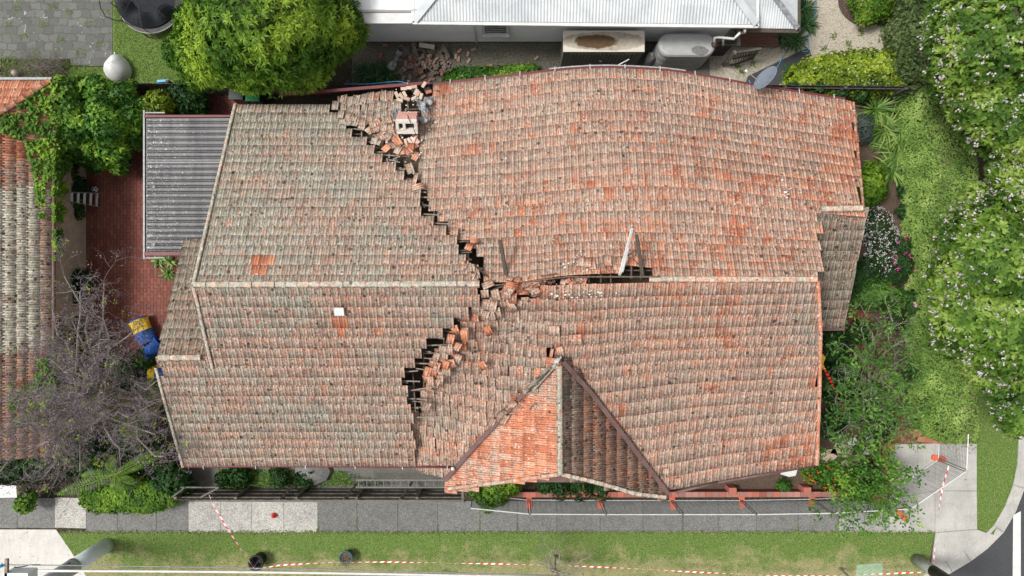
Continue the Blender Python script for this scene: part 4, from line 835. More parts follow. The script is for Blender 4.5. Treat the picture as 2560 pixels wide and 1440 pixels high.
sheet('grass_verge', [(100, 1331), (2336, 1331), (2320, 1440), (2300, 1900), (200, 1900), (150, 1331)], .036, 'lawn', th=.03)
sheet('side_verge', [(2441, 600), (2547, 600), (2547, 1080), (2540, 1180), (2524, 1240), (2484, 1337), (2441, 1322)], .036, 'lawn', th=.03)
ARC = [(2556, 500), (2556, 1085), (2552, 1160), (2541, 1215), (2520, 1270), (2492, 1318), (2455, 1355), (2415, 1385), (2370, 1412), (2320, 1440), (2260, 1500), (2190, 1700), (2190, 1900)]
def arc_off(d):
    out = []
    for i, p in enumerate(ARC):
        a = ARC[max(0, i - 1)]; b = ARC[min(len(ARC) - 1, i + 1)]; tx, ty = b[0] - a[0], b[1] - a[1]; l = math.hypot(tx, ty); out.append((p[0] + ty / l * d * -1, p[1] + tx / l * d))
    return out
def band(name, d0, d1, z, mat, h=.12):
    A, B = arc_off(d0), arc_off(d1); m = MB()
    for i in range(len(A) - 1): m.prism([tuple(W(*q, z)[:2]) for q in (A[i], A[i + 1], B[i + 1], B[i])], z - h, z)
    tag(m.build(name, M[mat]), kind='structure')
band('kerb', 8, 0, .06, 'conc', .1); band('gutter_channel', 0, -22, .02, 'conc', .05)
sheet('road', arc_off(-23) + [(2190, 2600), (5200, 2600), (5200, 500)], .008, 'asphalt')
sheet('road_line', [(2533, 1288), (2552, 1278), (2552, 1700), (2530, 1700)], .014, 'white')
sheet('pit_cover', [(2142, 1412), (2206, 1408), (2207, 1450), (2140, 1450)], .05, 'pitgreen', th=.02)
# grass tufts
def tufts(name, poly, n, h, cols, z=.03):
    x0 = min(p[0] for p in poly); x1 = max(p[0] for p in poly); y0 = min(p[1] for p in poly); y1 = max(p[1] for p in poly); C = []
    while len(C) < n:
        x, y = random.uniform(x0, x1), random.uniform(y0, y1)
        if inside((x, y), poly): C.append(W(x, y, z)[:])
    C = np.array(C); a = RNG.uniform(0, 6.28, n); el = RNG.uniform(.15, .8, n); D_ = np.stack([np.cos(a) * np.cos(el), np.sin(a) * np.cos(el), np.sin(el)], 1)
    leaf_mesh(name, C, D_, h * RNG.uniform(.5, 1.3, n), .012 + h * .12 * RNG.uniform(.7, 1.3, n), M[cols], None, RNG.uniform(0, 1, n)); return bpy.context.scene.objects[name]
def leaf_mesh(name, C, D_, L, Wd, mat, parent, val, Nrm=None, droop=.15, fold=0):
    C = np.asarray(C, float); n = len(C); L = np.broadcast_to(L, (n,)); Wd = np.broadcast_to(Wd, (n,)); D_ = D_ / np.linalg.norm(D_, axis=1)[:, None]
    if Nrm is None: Nrm = np.tile([0, 0, 1.0], (n, 1))
    S = np.cross(D_, Nrm); q = np.linalg.norm(S, axis=1); S[q < .05] = [1, 0, 0]; S /= np.linalg.norm(S, axis=1)[:, None]
    mid = C + D_ * (L * .42)[:, None]; tip = C + D_ * L[:, None] - np.array([0, 0, 1]) * (L * droop)[:, None]
    V = np.stack([C, mid + S * (Wd / 2)[:, None], tip, mid - S * (Wd / 2)[:, None]], 1).reshape(-1, 3)
    FQ = np.arange(4 * n).reshape(n, 4); A = np.repeat(np.stack([val, val, val], 1), 4, 0)
    return raw_mesh(name, V, FQ, mat, parent, {'lv': A})
tag(tufts('grass', [(150, 1334), (2336, 1334), (2320, 1450), (210, 1450)], 24000, .075, 'l_grass'), kind='stuff').name = 'verge_grass_blades'
tag(tufts('grass', [(2443, 900), (2545, 900), (2540, 1180), (2524, 1240), (2484, 1335), (2443, 1320)], 6000, .07, 'l_grass'), kind='stuff').name = 'side_verge_grass_blades'
tag(tufts('grass', [(284, 0), (480, 0), (480, 205), (180, 205), (180, 172), (284, 168)], 9000, .08, 'l_grass2'), kind='stuff').name = 'lawn_grass_blades'
tag(tufts('grass', [(-5, 138), (175, 155), (250, 170), (250, 200), (-5, 200)], 1500, .12, 'l_grass2'), kind='stuff').name = 'rough_weeds'
tag(tufts('grass', [(545, 1172), (860, 1178), (1000, 1212), (540, 1222)], 2500, .1, 'l_dark'), kind='stuff').name = 'shaded_weeds'
for i, (x, y) in enumerate([(2085, 90), (2150, 82), (2120, 110), (2200, 60), (2060, 120), (2230, 70), (1855, 180), (1880, 160), (1845, 165)]):
    o = tufts('w', [(x - 7, y - 7), (x + 7, y - 7), (x + 7, y + 7), (x - 7, y + 7)], 40, .13, 'l_grass2'); o.name = 'weed'
    tag(o, 'small green weed growing in the pale gravel', 'weed', 'weeds in the pale gravel')
# ================================================================= fences and walls
def paling_fence(name, a, b, h, label, side, mat='fence_dark', rails=2, hj=.04):
    t = thing(name, label, 'fence', (*a, 0)); a = Vector((*a, 0)); b = Vector((*b, 0)); L = (b - a).length; d = (b - a) / L; nn = Vector((-d.y, d.x, 0)) * side
    m = MB(); k = int(L / .115)
    for i in range(k):
        p = a + d * (i + .5) * L / k + nn * random.uniform(0, .008); q = h + random.uniform(-hj, hj)
        m.box(p + Vector((0, 0, q / 2)), (.105, .016, q), (0, 0, math.atan2(d.y, d.x)))
    m.build('paling_panel', M[mat], t)
    for z in np.linspace(.3, h - .25, rails):
        m = MB(); m.bar(a + nn * .045 + Vector((0, 0, z)), b + nn * .045 + Vector((0, 0, z)), .05, .075); m.build('rail', M[mat], t)
    for i in range(int(L / 2.6) + 1):
        m = MB(); p = a + d * min(L, i * 2.6 + .1) + nn * .1; m.box(p + Vector((0, 0, h / 2 + .02)), (.12, .10, h + .06), (0, 0, math.atan2(d.y, d.x))); m.build('post', M[mat], t)
    return t
def gpt(px, py, z): v = W(px, py, z); return (v.x, v.y)
paling_fence('paling_fence', gpt(110, 205, 1.7), gpt(560, 211, 1.7), 1.7, 'ivy topped grey timber paling fence behind the left hand courtyard', 1)
paling_fence('paling_fence', gpt(562, 211, 1.7), gpt(1500, 208, 1.7), 1.7, 'dark timber paling fence between the collapsed roof and the white neighbouring house', 1)
paling_fence('paling_fence', gpt(1502, 208, 1.7), gpt(2310, 216, 1.7), 1.7, 'weathered paling fence running behind the yellow green hedge on the right', -1)
f = paling_fence('timber_fence', gpt(433, 1250, 1.6), gpt(1160, 1250, 1.6), 1.6, 'old grey timber fence with rails along the bottom footpath', 1, 'greywood', 3)
m = MB(); m.bar(W(1157, 1200, 1.3), W(1157, 1252, 1.55), .12, .09); m.build('end_post', M['greywood'], f)
m = MB(); m.bar((*gpt(433, 1250, .05), .06), (*gpt(1160, 1252, .05), .06), .10, .14); m.build('plinth', M['conc_dark'], f)
m = MB(); m.bar(W(452, 1218, 1.45), W(548, 1218, 1.45), .06, .08); m.bar(W(500, 1244, 1.5), W(548, 1218, 1.5), .07, .09); m.bar(W(430, 1243, 1.55), W(462, 1219, 1.5), .06, .08); m.build('gate_frame', M['greywood'], f)
for x in (700, 860, 1000):
    m = MB(); p = gpt(x, 1249, 1.55); m.bar((p[0], p[1], 1.6), (p[0] + .35, p[1] + .42, .35), .09, .09); m.build('brace', M['greywood'], f)
# low brick wall with capping bricks and piers
def low_wall(name, label, pts, h, piers=(), w_=.23, cat='brick wall'):
    t = thing(name, label, cat, (*pts[0], 0)); m = MB(); c = MB()
    for a, b in zip(pts, pts[1:]):
        a = Vector((*a, 0)); b = Vector((*b, 0)); L = (b - a).length; d = (b - a) / L; ang = math.atan2(d.y, d.x)
        m.bar(a + Vector((0, 0, h / 2 - .04)), b + Vector((0, 0, h / 2 - .04)), w_ - .03, h - .09, col=(.20, .07, .05))
        k = int(L / .30)
        for i in range(k):
            g = random.uniform(.75, 1.1); col = random.choice([(.42, .14, .10), (.46, .17, .125), (.34, .12, .09), (.38, .19, .16)]); col = tuple(v * g for v in col)
            c.box(a + d * (i + .5) * L / k + Vector((0, 0, h - .035)), (L / k - .012, w_, .08), (0, 0, ang), col)
    m.build('wall_body', M['fc'], t); c.build('capping', M['fc'], t)
    for p in piers:
        q = MB(); q.box((p[0], p[1], (h + .12) / 2), (.33, .33, h + .12), col=(.40, .14, .10)); q.build('pier', M['fc'], t)
    return t
def gp(x, y, z=.5): return gpt(x, y, z)
low_wall('front_brick_wall', 'low red brick front wall along the fenced footpath', [gp(1272, 1237), gp(2204, 1236)], .5, [gp(1453, 1228), gp(1830, 1227), gp(2016, 1226)])
low_wall('side_brick_wall', 'low red brick wall beside the bright corner pavement', [gp(2216, 1236), gp(2214, 1112)], .5, [gp(2224, 1118)])
low_wall('gate_brick_wall', 'short red brick wall at the end of the brick path under the tall hedge', [gp(2292, 1096), gp(2360, 1104)], .6, [gp(2312, 1084), gp(2285, 1080)])
# temporary mesh fence
PF_ = []
def fence_panel(p, q, label):
    h = 2.08; a = Vector((*p, 0)); b = Vector((*q, 0)); t = thing('temporary_fence_panel', label, 'fence panel', a, 'temporary mesh fence panels'); L = (b - a).length; d = (b - a) / L
    m = MB(); Z = Vector((0, 0, 1)); z0 = .16
    m.tube([a + Z * z0, b + Z * z0], .022, 6); m.build('bottom_rail', M['white'], t)
    m = MB(); m.tube([a + Z * h, b + Z * h], .024, 6); m.build('top_rail', M['white'], t)
    for e in (a, b): m = MB(); m.tube([e + Z * .05, e + Z * h], .02, 6); m.build('upright', M['darksteel'], t)
    m = MB(); n = int(L / .22)
    for i in range(1, n): m.bar(a + d * L * i / n + Z * z0, a + d * L * i / n + Z * h, .005, .005)
    for k in range(1, 19): m.bar(a + Z * (z0 + (h - z0) * k / 19), b + Z * (z0 + (h - z0) * k / 19), .009, .009)
    m.build('wire_mesh', M['darksteel'], t); return t
def g0(px, py): return gpt(px, py, .16)
FP = [g0(1180, 1236), g0(1322, 1250), g0(1500, 1251), g0(1680, 1251), g0(1853, 1251), g0(2030, 1248), g0(2215, 1238), g0(2346, 1149), g0(2350, 1060)]
LB = ['temporary mesh panel angled out in front of the leafy bush', 'temporary mesh panel just right of the leafy bush', 'temporary mesh panel below the peak of the small gable', 'temporary mesh panel right of the right valley foot', 'temporary mesh panel in the middle of the right hand wall', 'temporary mesh panel under the overhanging branches', 'temporary mesh panel running diagonally over the bright corner', 'temporary mesh panel at the corner beside the clipped hedge']
for a, b, l in zip(FP, FP[1:], LB):
    a = Vector(a); b = Vector(b); d = (b - a).normalized() * .05; fence_panel(tuple(a + d), tuple(b - d), l)
def fence_foot(px, py, rz, label):
    t = thing('fence_foot', label, 'fence foot', W(px, py), 'orange fence feet'); m = MB()
    w_, l_ = .26, .66; m.prism([(-w_ / 2, -l_ / 2 + .08), (-w_ / 2 + .08, -l_ / 2), (w_ / 2 - .08, -l_ / 2), (w_ / 2, -l_ / 2 + .08), (w_ / 2, l_ / 2 - .08), (w_ / 2 - .05, l_ / 2), (-w_ / 2 + .05, l_ / 2), (-w_ / 2, l_ / 2 - .08)], 0, .13)
    m.prism([(-w_ / 2 + .04, -l_ / 2 + .1), (w_ / 2 - .04, -l_ / 2 + .1), (w_ / 2 - .04, -.05), (-w_ / 2 + .04, -.05)], .131, .165)
    m.prism([(-w_ / 2 + .04, .05), (w_ / 2 - .04, .05), (w_ / 2 - .04, l_ / 2 - .1), (-w_ / 2 + .04, l_ / 2 - .1)], .131, .165)
    o = m.build('block', M['orange'], t, local=True); o.rotation_euler = (0, 0, rz)
    m = MB(); m.tube([(0, 0, .1), (0, 0, .2)], .035, 8); o = m.build('socket', M['darksteel'], t, local=True)
for px, py, rz, l in [(1323, 1252, 0, 'orange fence foot furthest left, below the leafy bush'), (1500, 1252, 0, 'orange fence foot below the small gable peak'), (1680, 1254, 5, 'orange fence foot at the right valley foot'), (1853, 1250, 0, 'orange fence foot in the middle of the right half'), (2028, 1248, 0, 'orange fence foot left of the overhanging branches'), (2193, 1247, 95, 'orange fence foot half hidden under the branches'), (2344, 1145, 80, 'orange fence foot on the bright corner pavement'), (2252, 1286, 40, 'orange fence foot lying on the footpath by the corner')]:
    fence_foot(px, py, R(rz), l)
# ================================================================= neighbouring houses, carport, shed, tank
nb = thing('white_house', 'white weatherboard house with a white corrugated iron roof along the top', 'house', (3, 11.5, 0))
def P3(px, py, z): return W(px, py, z)
EZ = 3.65; s_r = .42
# main roof: eave line y=58 from x=1038 to x=1888, hips at both ends, rising away (+Y)
e0 = W(1036, 52, EZ); e1 = W(1890, 61, EZ); D_ = 7.0
def corr(name, a, b, c, d, pitch, amp, mat, parent, axis_dir, nacross=None, sub=4):
    """corrugated sheet over quad a-b (eave) to c-d (upper), ribs run from eave up; clipped as a trapezoid"""
    L = (b - a).length; n = int(L / pitch) * sub; V = []; FQ = []; nrm = (b - a).cross(d - a).normalized()
    if nrm.z < 0: nrm = -nrm
    for i in range(n + 1):
        t = i / n; h = amp * math.cos(2 * math.pi * i / sub) 
        lo = a.lerp(b, t); up = axis_dir(lo, t); V += [lo + nrm * h, up + nrm * h]
    for i in range(n): FQ.append((2 * i, 2 * i + 2, 2 * i + 3, 2 * i + 1))
    return raw_mesh(name, V, FQ, M[mat], parent, smooth=False)
def main_up(lo, t):
    x = lo.x; run = D_
    dl = x - e0.x; dr = e1.x - x; r = min(run, dl / 1.0 + .02, dr / 1.0 + .02); return lo + Vector((0, r, r * s_r))
corr('roof_sheet', e0, e1, None, e0 + Vector((0, 1, s_r)), .128, .028, 'iron', nb, main_up)
# side hips
def hipsheet(e, sgn, parent):
    V = []; FQ = []; n = int(D_ / .128) * 4
    for i in range(n + 1):
        y = D_ * i / n * 1.6; h = .018 * math.cos(math.pi / 2 * i); r = min(y, D_); V += [e + Vector((0, y, h)), e + Vector((sgn * r, y, r * s_r + h))]
    for i in range(n): FQ.append((2 * i, 2 * i + 2, 2 * i + 3, 2 * i + 1))
    raw_mesh('roof_sheet', V, FQ, M['iron'], parent)
hipsheet(e0, 1, nb); hipsheet(e1, -1, nb)
for e, sg in ((e0, 1), (e1, -1)):
    m = MB(); m.bar(e + Vector((0, 0, .05)), e + Vector((sg * D_, D_, D_ * s_r + .05)), .30, .03); m.build('hip_capping', M['iron'], nb)
m = MB(); m.bar(e0 + Vector((-.08, -.07, -.06)), e1 + Vector((.08, -.07, -.06)), .12, .10); m.bar(e0 + Vector((-.07, -.07, -.06)), e0 + Vector((-.07, 7, -.06)), .12, .10); m.bar(e1 + Vector((.07, -.07, -.06)), e1 + Vector((.07, 7, -.06)), .12, .10); m.build('gutter', M['white'], nb)
# lower veranda roof on the right
v1 = W(1994, 72, 3.2); v0 = W(1860, 70, 3.2)
def vup(lo, t):
    r = min(6, max(.02, v1.x - lo.x)); return lo + Vector((0, r, r * .38))
corr('veranda_roof_sheet', v0, v1, None, v0 + Vector((0, 1, .38)), .10, .015, 'iron', nb, vup)
V = []; FQ = []
for i in range(241):
    y = 6 * i / 240; h = .015 * math.cos(math.pi / 2 * i); V += [v1 + Vector((0, y, h)), v1 + Vector((-y, y, y * .38 + h))]
raw_mesh('veranda_roof_sheet', V, [(2 * i, 2 * i + 2, 2 * i + 3, 2 * i + 1) for i in range(240)], M['iron'], nb)
m = MB(); m.bar(v1 + Vector((0, 0, .04)), v1 + Vector((-6, 6, 6 * .38 + .04)), .22, .03); m.build('hip_capping', M['lead'], nb)
m = MB(); m.bar(v0 + Vector((0, -.08, -.1)), v1 + Vector((.08, -.08, -.1)), .14, .12); m.bar(v1 + Vector((.08, -.08, -.1)), v1 + Vector((.08, 6, -.1)), .12, .12); m.build('veranda_gutter', M['barkdark'], nb)
# walls: weatherboards as real laps
def boards(name, a, b, z0, z1, nrm, n, mat):
    m = MB(); a = Vector(a); b = Vector(b); nrm = Vector(nrm)
    for i in range(n):
        lo = z0 + (z1 - z0) * i / n; hi = z0 + (z1 - z0) * (i + 1) / n
        m.add([a + nrm * .016 + Vector((0, 0, lo)), b + nrm * .016 + Vector((0, 0, lo)), b + Vector((0, 0, hi)), a + Vector((0, 0, hi)), a + Vector((0, 0, lo)), b + Vector((0, 0, lo))], [[0, 1, 2, 3], [0, 4, 5, 1]])
    return m.build(name, M[mat], nb)
wy = (720 - 108) / F * 31
boards('weatherboard_wall', (-6.9, wy, 0), (-1.6, wy, 0), .25, 3.75, (0, -1, 0), 24, 'whitewall')
boards('weatherboard_wall', (-1.58, wy, 0), (9.35, wy, 0), .25, 3.75, (0, -1, 0), 24, 'whitewall')
boards('weatherboard_wall', (9.4, wy, 0), (9.4, wy + 6, 0), .25, 3.75, (1, 0, 0), 24, 'whitewall')
m = MB(); m.box((1.2, wy + .06, .12), (16.2, .1, .26)); m.build('base_board', M['conc_dark'], nb)
m = MB(); m.box((1.2, wy + 3.2, 1.8), (16.1, 6.2, 3.4)); m.build('house_core', M['whitewall'], nb)
m = MB(); m.bar((-1.6, wy - .03, .2), (-1.6, wy - .03, 3.7), .08, .03); m.build('corner_stop', M['white'], nb)
m = MB(); m.bar((-1.5, wy - .25, 3.55), (9.6, wy - .25, 3.55), .4, .03); m.build('soffit', M['white'], nb)
wx = (1239 - 1280) / F * 29.2
w_ = MB(); w_.box((wx, wy - .04, 1.85), (.95, .03, .95)); win = w_.build('window', M['dark'], nb)
for dx in (-.52, .52):
    m = MB(); m.box((wx + dx, wy - .06, 1.85), (.12, .08, 1.1)); o = m.build('window_frame', M['white'], nb)
for dz, dd in ((-.55, .20), (.55, .10)):
    m = MB(); m.box((wx, wy - .06 - dd / 2 + .04, 1.85 + dz), (1.16, dd, .09)); m.build('window_sill' if dz < 0 else 'window_head', M['white'], nb)
for k in range(3):
    m = MB(); m.box((wx, wy - .08, 1.6 + .25 * k), (.92, .05, .05)); m.build('window_louvre', M['alu'], nb)
# pergola / box gutter and lean-to at the left end
m = MB(); m.bar(W(880, 46, 3.5), W(1034, 46, 3.5), .42, .06); m.build('lean_to_fascia', M['white'], nb)
m = MB(); m.prism([tuple(W(x, y, 3.35)[:2]) for x, y in [(880, -60), (1032, -60), (1032, 42), (880, 42)]], 3.3, 3.35); m.build('rusty_lean_to_tray', M['rust'], nb)
for y in (27, 8, -10, -28):
    m = MB(); m.bar(W(880, y, 3.42), W(1034, y, 3.42), .10, .06); m.build('lean_to_batten', M['white'], nb)
for x, y, r in [(900, 16, .3), (962, 17, .22), (1010, 16, .22), (975, 34, .35), (920, 0, .3), (960, -3, .3)]:
    m = MB(); c = W(x, y, 3.36); m.prism([(c.x + r * 2 * math.cos(a) * random.uniform(.7, 1.1), c.y + r * .45 * math.sin(a) * random.uniform(.7, 1.2)) for a in np.linspace(0, 5.9, 11)], 3.355, 3.362); m.build('paint_patch', M['white'], nb)
# downpipes to the tank
m = MB(); m.tube([W(1850, 82, 3.3), W(1835, 97, 2.9), W(1797, 93, 2.7), W(1787, 94, 2.6), W(1787, 112, 2.2)], .055, 8); m.build('downpipe', M['white'], nb, True)
m = MB(); m.tube([W(1862, 75, 3.4), W(1863, 80, 3.1), W(1850, 83, 2.9)], .055, 8); m.tube([W(1808, 92, 2.7), W(1808, 112, 1.6), W(1803, 116, .4)], .05, 8); m.build('downpipe', M['white'], nb, True)
# deck
dk = thing('timber_deck', 'low red brown timber deck under the right corner of the white house', 'deck', W(1890, 90)); a = W(1838, 113, .35); b = W(1945, 60, .35)
for k in range(14):
    y = a.y + k * .145
    if y > b.y + 1: break
    m = MB(); m.box(((a.x + b.x) / 2, y, .35), (b.x - a.x, .13, .04)); m.build('deck_board', M['deck'], dk)
# metal garden shed
sh = thing('metal_shed', 'flat topped grey green metal shed with a rusty puddle on its pale lid', 'shed', W(1508, 170))
x0, x1 = 2.16, 5.60; y0, y1 = 9.98, 10.88; zt = 2.1
m = MB(); m.box(((x0 + x1) / 2, (y0 + y1) / 2, zt / 2), (x1 - x0 - .06, y1 - y0 - .06, zt)); m.build('shed_body', M['steelgreen'], sh)
m = MB(); m.box(((x0 + x1) / 2, (y0 + y1) / 2, zt + .03), (x1 - x0, y1 - y0, .05)); m.build('shed_lid', M['shedlid'], sh)
for k in range(2):
    m = MB(); cx = x0 + .3 + (x1 - x0 - .6) * (.25 + .5 * k)
    for j in range(9): m.box((cx - .62 + j * .155, y0 + .005, 1.0), (.10, .03, 1.8))
    m.build('shed_door', M['steelgreen'], sh)
m = MB(); m.box(((x0 + x1) / 2, y0 - .02, 1.0), (.12, .04, .05)); m.build('handle', M['alu'], sh)
m = MB(); m.bar(W(1545, 163, 1.4), W(1573, 148, 1.5), .04, .03); tag(m.build('white_stick', M['white']), 'short white stick leaning at the front of the metal shed', 'stick')
# water tank
tk = thing('water_tank', 'grey oblong plastic water tank beside the white house', 'water tank', W(1720, 140))
def slot(z, g, n=14):
    cx0, cx1, yy, r = 6.72 , 8.18 , 10.36, .50 ; out = []
    for i in range(n + 1): q = math.pi / 2 + math.pi * i / n; out.append((cx0 + (r + g) * math.cos(q), yy + (r + g) * math.sin(q), z))
    for i in range(n + 1): q = -math.pi / 2 + math.pi * i / n; out.append((cx1 + (r + g) * math.cos(q), yy + (r + g) * math.sin(q), z))
    return out
m = MB(); rings = [slot(z, g) for z, g in [(0.05, 0), (.3, 0), (.34, -.02), (.38, 0), (.9, .0), (.94, -.02), (.98, 0), (1.5, 0), (1.54, -.02), (1.58, 0), (1.88, 0), (1.97, -.05), (2.0, -.12)]]
K = len(rings[0]); V = [p for r_ in rings for p in r_]; m.add(V, [[i * K + k, i * K + (k + 1) % K, (i + 1) * K + (k + 1) % K, (i + 1) * K + k] for i in range(len(rings) - 1) for k in range(K)] + [[(len(rings) - 1) * K + k for k in range(K)]])
m.build('tank_body', M['tankgrey'], tk, False)
m = MB(); c = W(1748, 125, 2.03); m.prism([(c.x + r * math.cos(a), c.y + r * .7 * math.sin(a)) for a, r in zip(np.linspace(0, 5.7, 9), [.42, .3, .25, .28, .34, .3, .26, .3, .38])], 2.0, 2.02); m.build('dirt_patch', M['stain'], tk)
m = MB(); m.lathe(W(1786, 112, 2.0), [(.14, 0), (.14, .04), (.1, .045)], 16); m.build('inlet_strainer', M['rust'], tk)
m = MB(); m.box((7.5, 10.3, .03), (2.9, 1.25, .06)); m.build('tank_slab', M['conc_dark'], tk)
gc = thing('gas_cylinder', 'small pale upright gas cylinder between shed and tank', 'gas cylinder', W(1616, 165)); p = W(1616, 160, 0)
m = MB(); m.lathe(p, [(.20, 0), (.20, 1.0), (.16, 1.15), (.06, 1.22), (.05, 1.3)], 16); m.build('cylinder', M['tankgrey'], gc, True)
# gates at the end of the side yard
gt = thing('picket_gate', 'open weathered slatted gate standing ajar beside the tank', 'gate', W(1815, 168))
A_ = W(1835, 132, 1.55); B_ = W(1903, 121, 1.65); C_ = W(1884, 145, .2); D2 = W(1828, 163, .2)
m = MB(); m.bar(A_, B_, .10, .06); m.bar((A_ + D2) / 2, (B_ + C_) / 2, .06, .05); m.bar(D2, C_, .07, .05); m.build('gate_rail', M['greywood'], gt)
for k in range(9):
    m = MB(); t = (k + .5) / 9; m.bar(A_.lerp(B_, t), D2.lerp(C_, t), .075, .02); m.build('slat', M['greywood'], gt)
m = MB(); m.bar(W(1838, 130, 1.9), W(1808, 163, 0), .16, .12); m.build('post', M['greywood'], gt)
g2 = thing('tall_timber_gate', 'dark tall timber gate panel between the tank and the slatted gate', 'gate', W(1800, 140))
for k in range(8):
    m = MB(); x = 8.95 + k * .085; m.box((x, 10.55, .95), (.07, .03, 1.9)); m.build('board', M['fence_dark'], g2)
m = MB(); m.bar((8.9, 10.5, 1.5), (9.65, 10.5, 1.5), .05, .08); m.bar((9.65, 11.0, 1.9), (9.65, 10.3, 1.9), .14, .12); m.build('gate_frame', M['greywood'], g2)
# ---- left neighbour: tiled roof
ln = thing('neighbour_house', 'neighbouring house on the left edge with lichened terracotta tiles and ivy', 'house', (-21, 0, 0))
def wp(x, y, z): q = PX((x, y, z)); return (q[0], q[1], z)
ex, ez = -18.9, 3.0; r_ = 5.0
PL = Patch([(0, [wp(ex - r_, -8, ez + .46 * r_), wp(ex - r_, 8, ez + .46 * r_)]), (1, [wp(ex, -8, ez), wp(ex, 8, ez)])], axis=1)
PN = Patch([(0, [wp(-30, 8.5 - r_, ez + .46 * r_), wp(-18, 8.5 - r_, ez + .46 * r_)]), (1, [wp(-30, 8.5, ez), wp(-18, 8.5, ez)])])
def regL(a, b): 
    v = 1.0 if 470 < b < 880 else (-.6 + max(0, (b - 340) / 130) * 1.2 if b < 470 else .2)
    if a > 105: v -= .45
    return v, .45 if 430 < b < 1000 else .1
tile_field('roof_slope', PL, -6.9, 8.5, 14, lambda q, p: (p.y < 8.5 - (ex - p.x)), ln, M['tile_pale'], reg=regL, tw=.30)
tile_field('roof_slope', PN, -25, ex, 14, lambda q, p: (p.y > 8.5 - (ex - p.x)), ln, M['tile'], reg=lambda a, b: (-.6, 0), tw=.28)
m = MB(); m.bar((ex - .5, -6.8, 1.45), (ex - .5, 8.1, 1.45), .15, 2.9); m.bar((ex - .5, 8.1, 1.45), (-27, 8.1, 1.45), .15, 2.9); m.build('wall', M['cream_wall'], ln)
m = MB(); m.tube([(ex + .07, -6.9, 2.95), (ex + .07, 8.5, 2.95)], .07, 8); m.build('gutter', M['valley'], ln, True)
m = MB(); m.bar((ex, 8.6, 2.95), (-27, 8.6, 2.95), .10, .08); m.build('gutter', M['galv'], ln)
cap_run('hip_cap', [(ex, 8.5, ez + .06), (ex - 4, 4.5, ez + 1.84 + .06)], ln, (-.3, .1), r=.11)
# ---- carport
cp = thing('carport', 'flat grey ribbed metal carport roof with maroon edges over the brick courtyard', 'carport', W(460, 460))
cx0 = -15.15; cx1 = -10.9; cy1 = 7.02; cy0 = 1.50; cz = 2.72
V = []; FQ = []; y = cy0; ys = []
while y < cy1:
    for dy, h in ((0, 0), (.003, -.12), (.040, -.12), (.043, .015), (.062, .015), (.065, -.12), (.102, -.12), (.105, 0)): ys.append((y + dy, h))
    y += .241
ys.append((cy1, 0))
for y, h in ys: V += [(cx0, y, cz + h), (cx1 if y > 2.5 else -11.3, y, cz + h + .06)]
FQ = [(2 * i, 2 * i + 2, 2 * i + 3, 2 * i + 1) for i in range(len(ys) - 1)]
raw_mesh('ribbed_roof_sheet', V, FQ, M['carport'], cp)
m = MB(); m.bar((cx0 - .05, cy1 + .08, cz), (cx1, cy1 + .08, cz + .02), .10, .16); m.build('barge_board', M['maroon'], cp)
m = MB(); m.bar((cx0 - .05, cy0 - .08, cz), (-11.4, cy0 - .08, cz + .02), .14, .16); m.build('barge_board', M['maroon'], cp)
m = MB(); m.bar((cx0 - .10, cy0 - .3, cz - .05), (cx0 - .10, cy1 + .35, cz - .05), .07, .10); m.bar((cx0 - .03, cy0 - .2, cz - .1), (cx0 - .03, cy1 + .2, cz - .1), .06, .06); m.build('gutter', M['galv'], cp)
for x, y in ((cx0 + .2, cy1 + .25), (cx0 + .2, cy0 - .25)):
    m = MB(); m.bar((cx0 - .1, y, cz - .05), (cx0 + .75, y, cz - .05), .05, .06); m.build('frame_end', M['galv'], cp)
for x, y in ((cx0 + .3, cy1 - .3), (cx0 + .3, cy0 + .3), (cx0 + .3, 4.2)):
    m = MB(); m.box((x, y, cz / 2), (.09, .09, cz)); m.build('post', M['galv'], cp)
for y in (3.4, 5.2):
    m = MB(); m.bar((cx0, y, cz - .08), (cx1, y, cz - .05), .06, .1); m.build('beam', M['galv'], cp)
m = MB(); m.tube([W(432, 634, 2.6), W(428, 642, 1.8), W(430, 650, .2)], .05, 8); m.build('downpipe', M['galv'], cp, True)
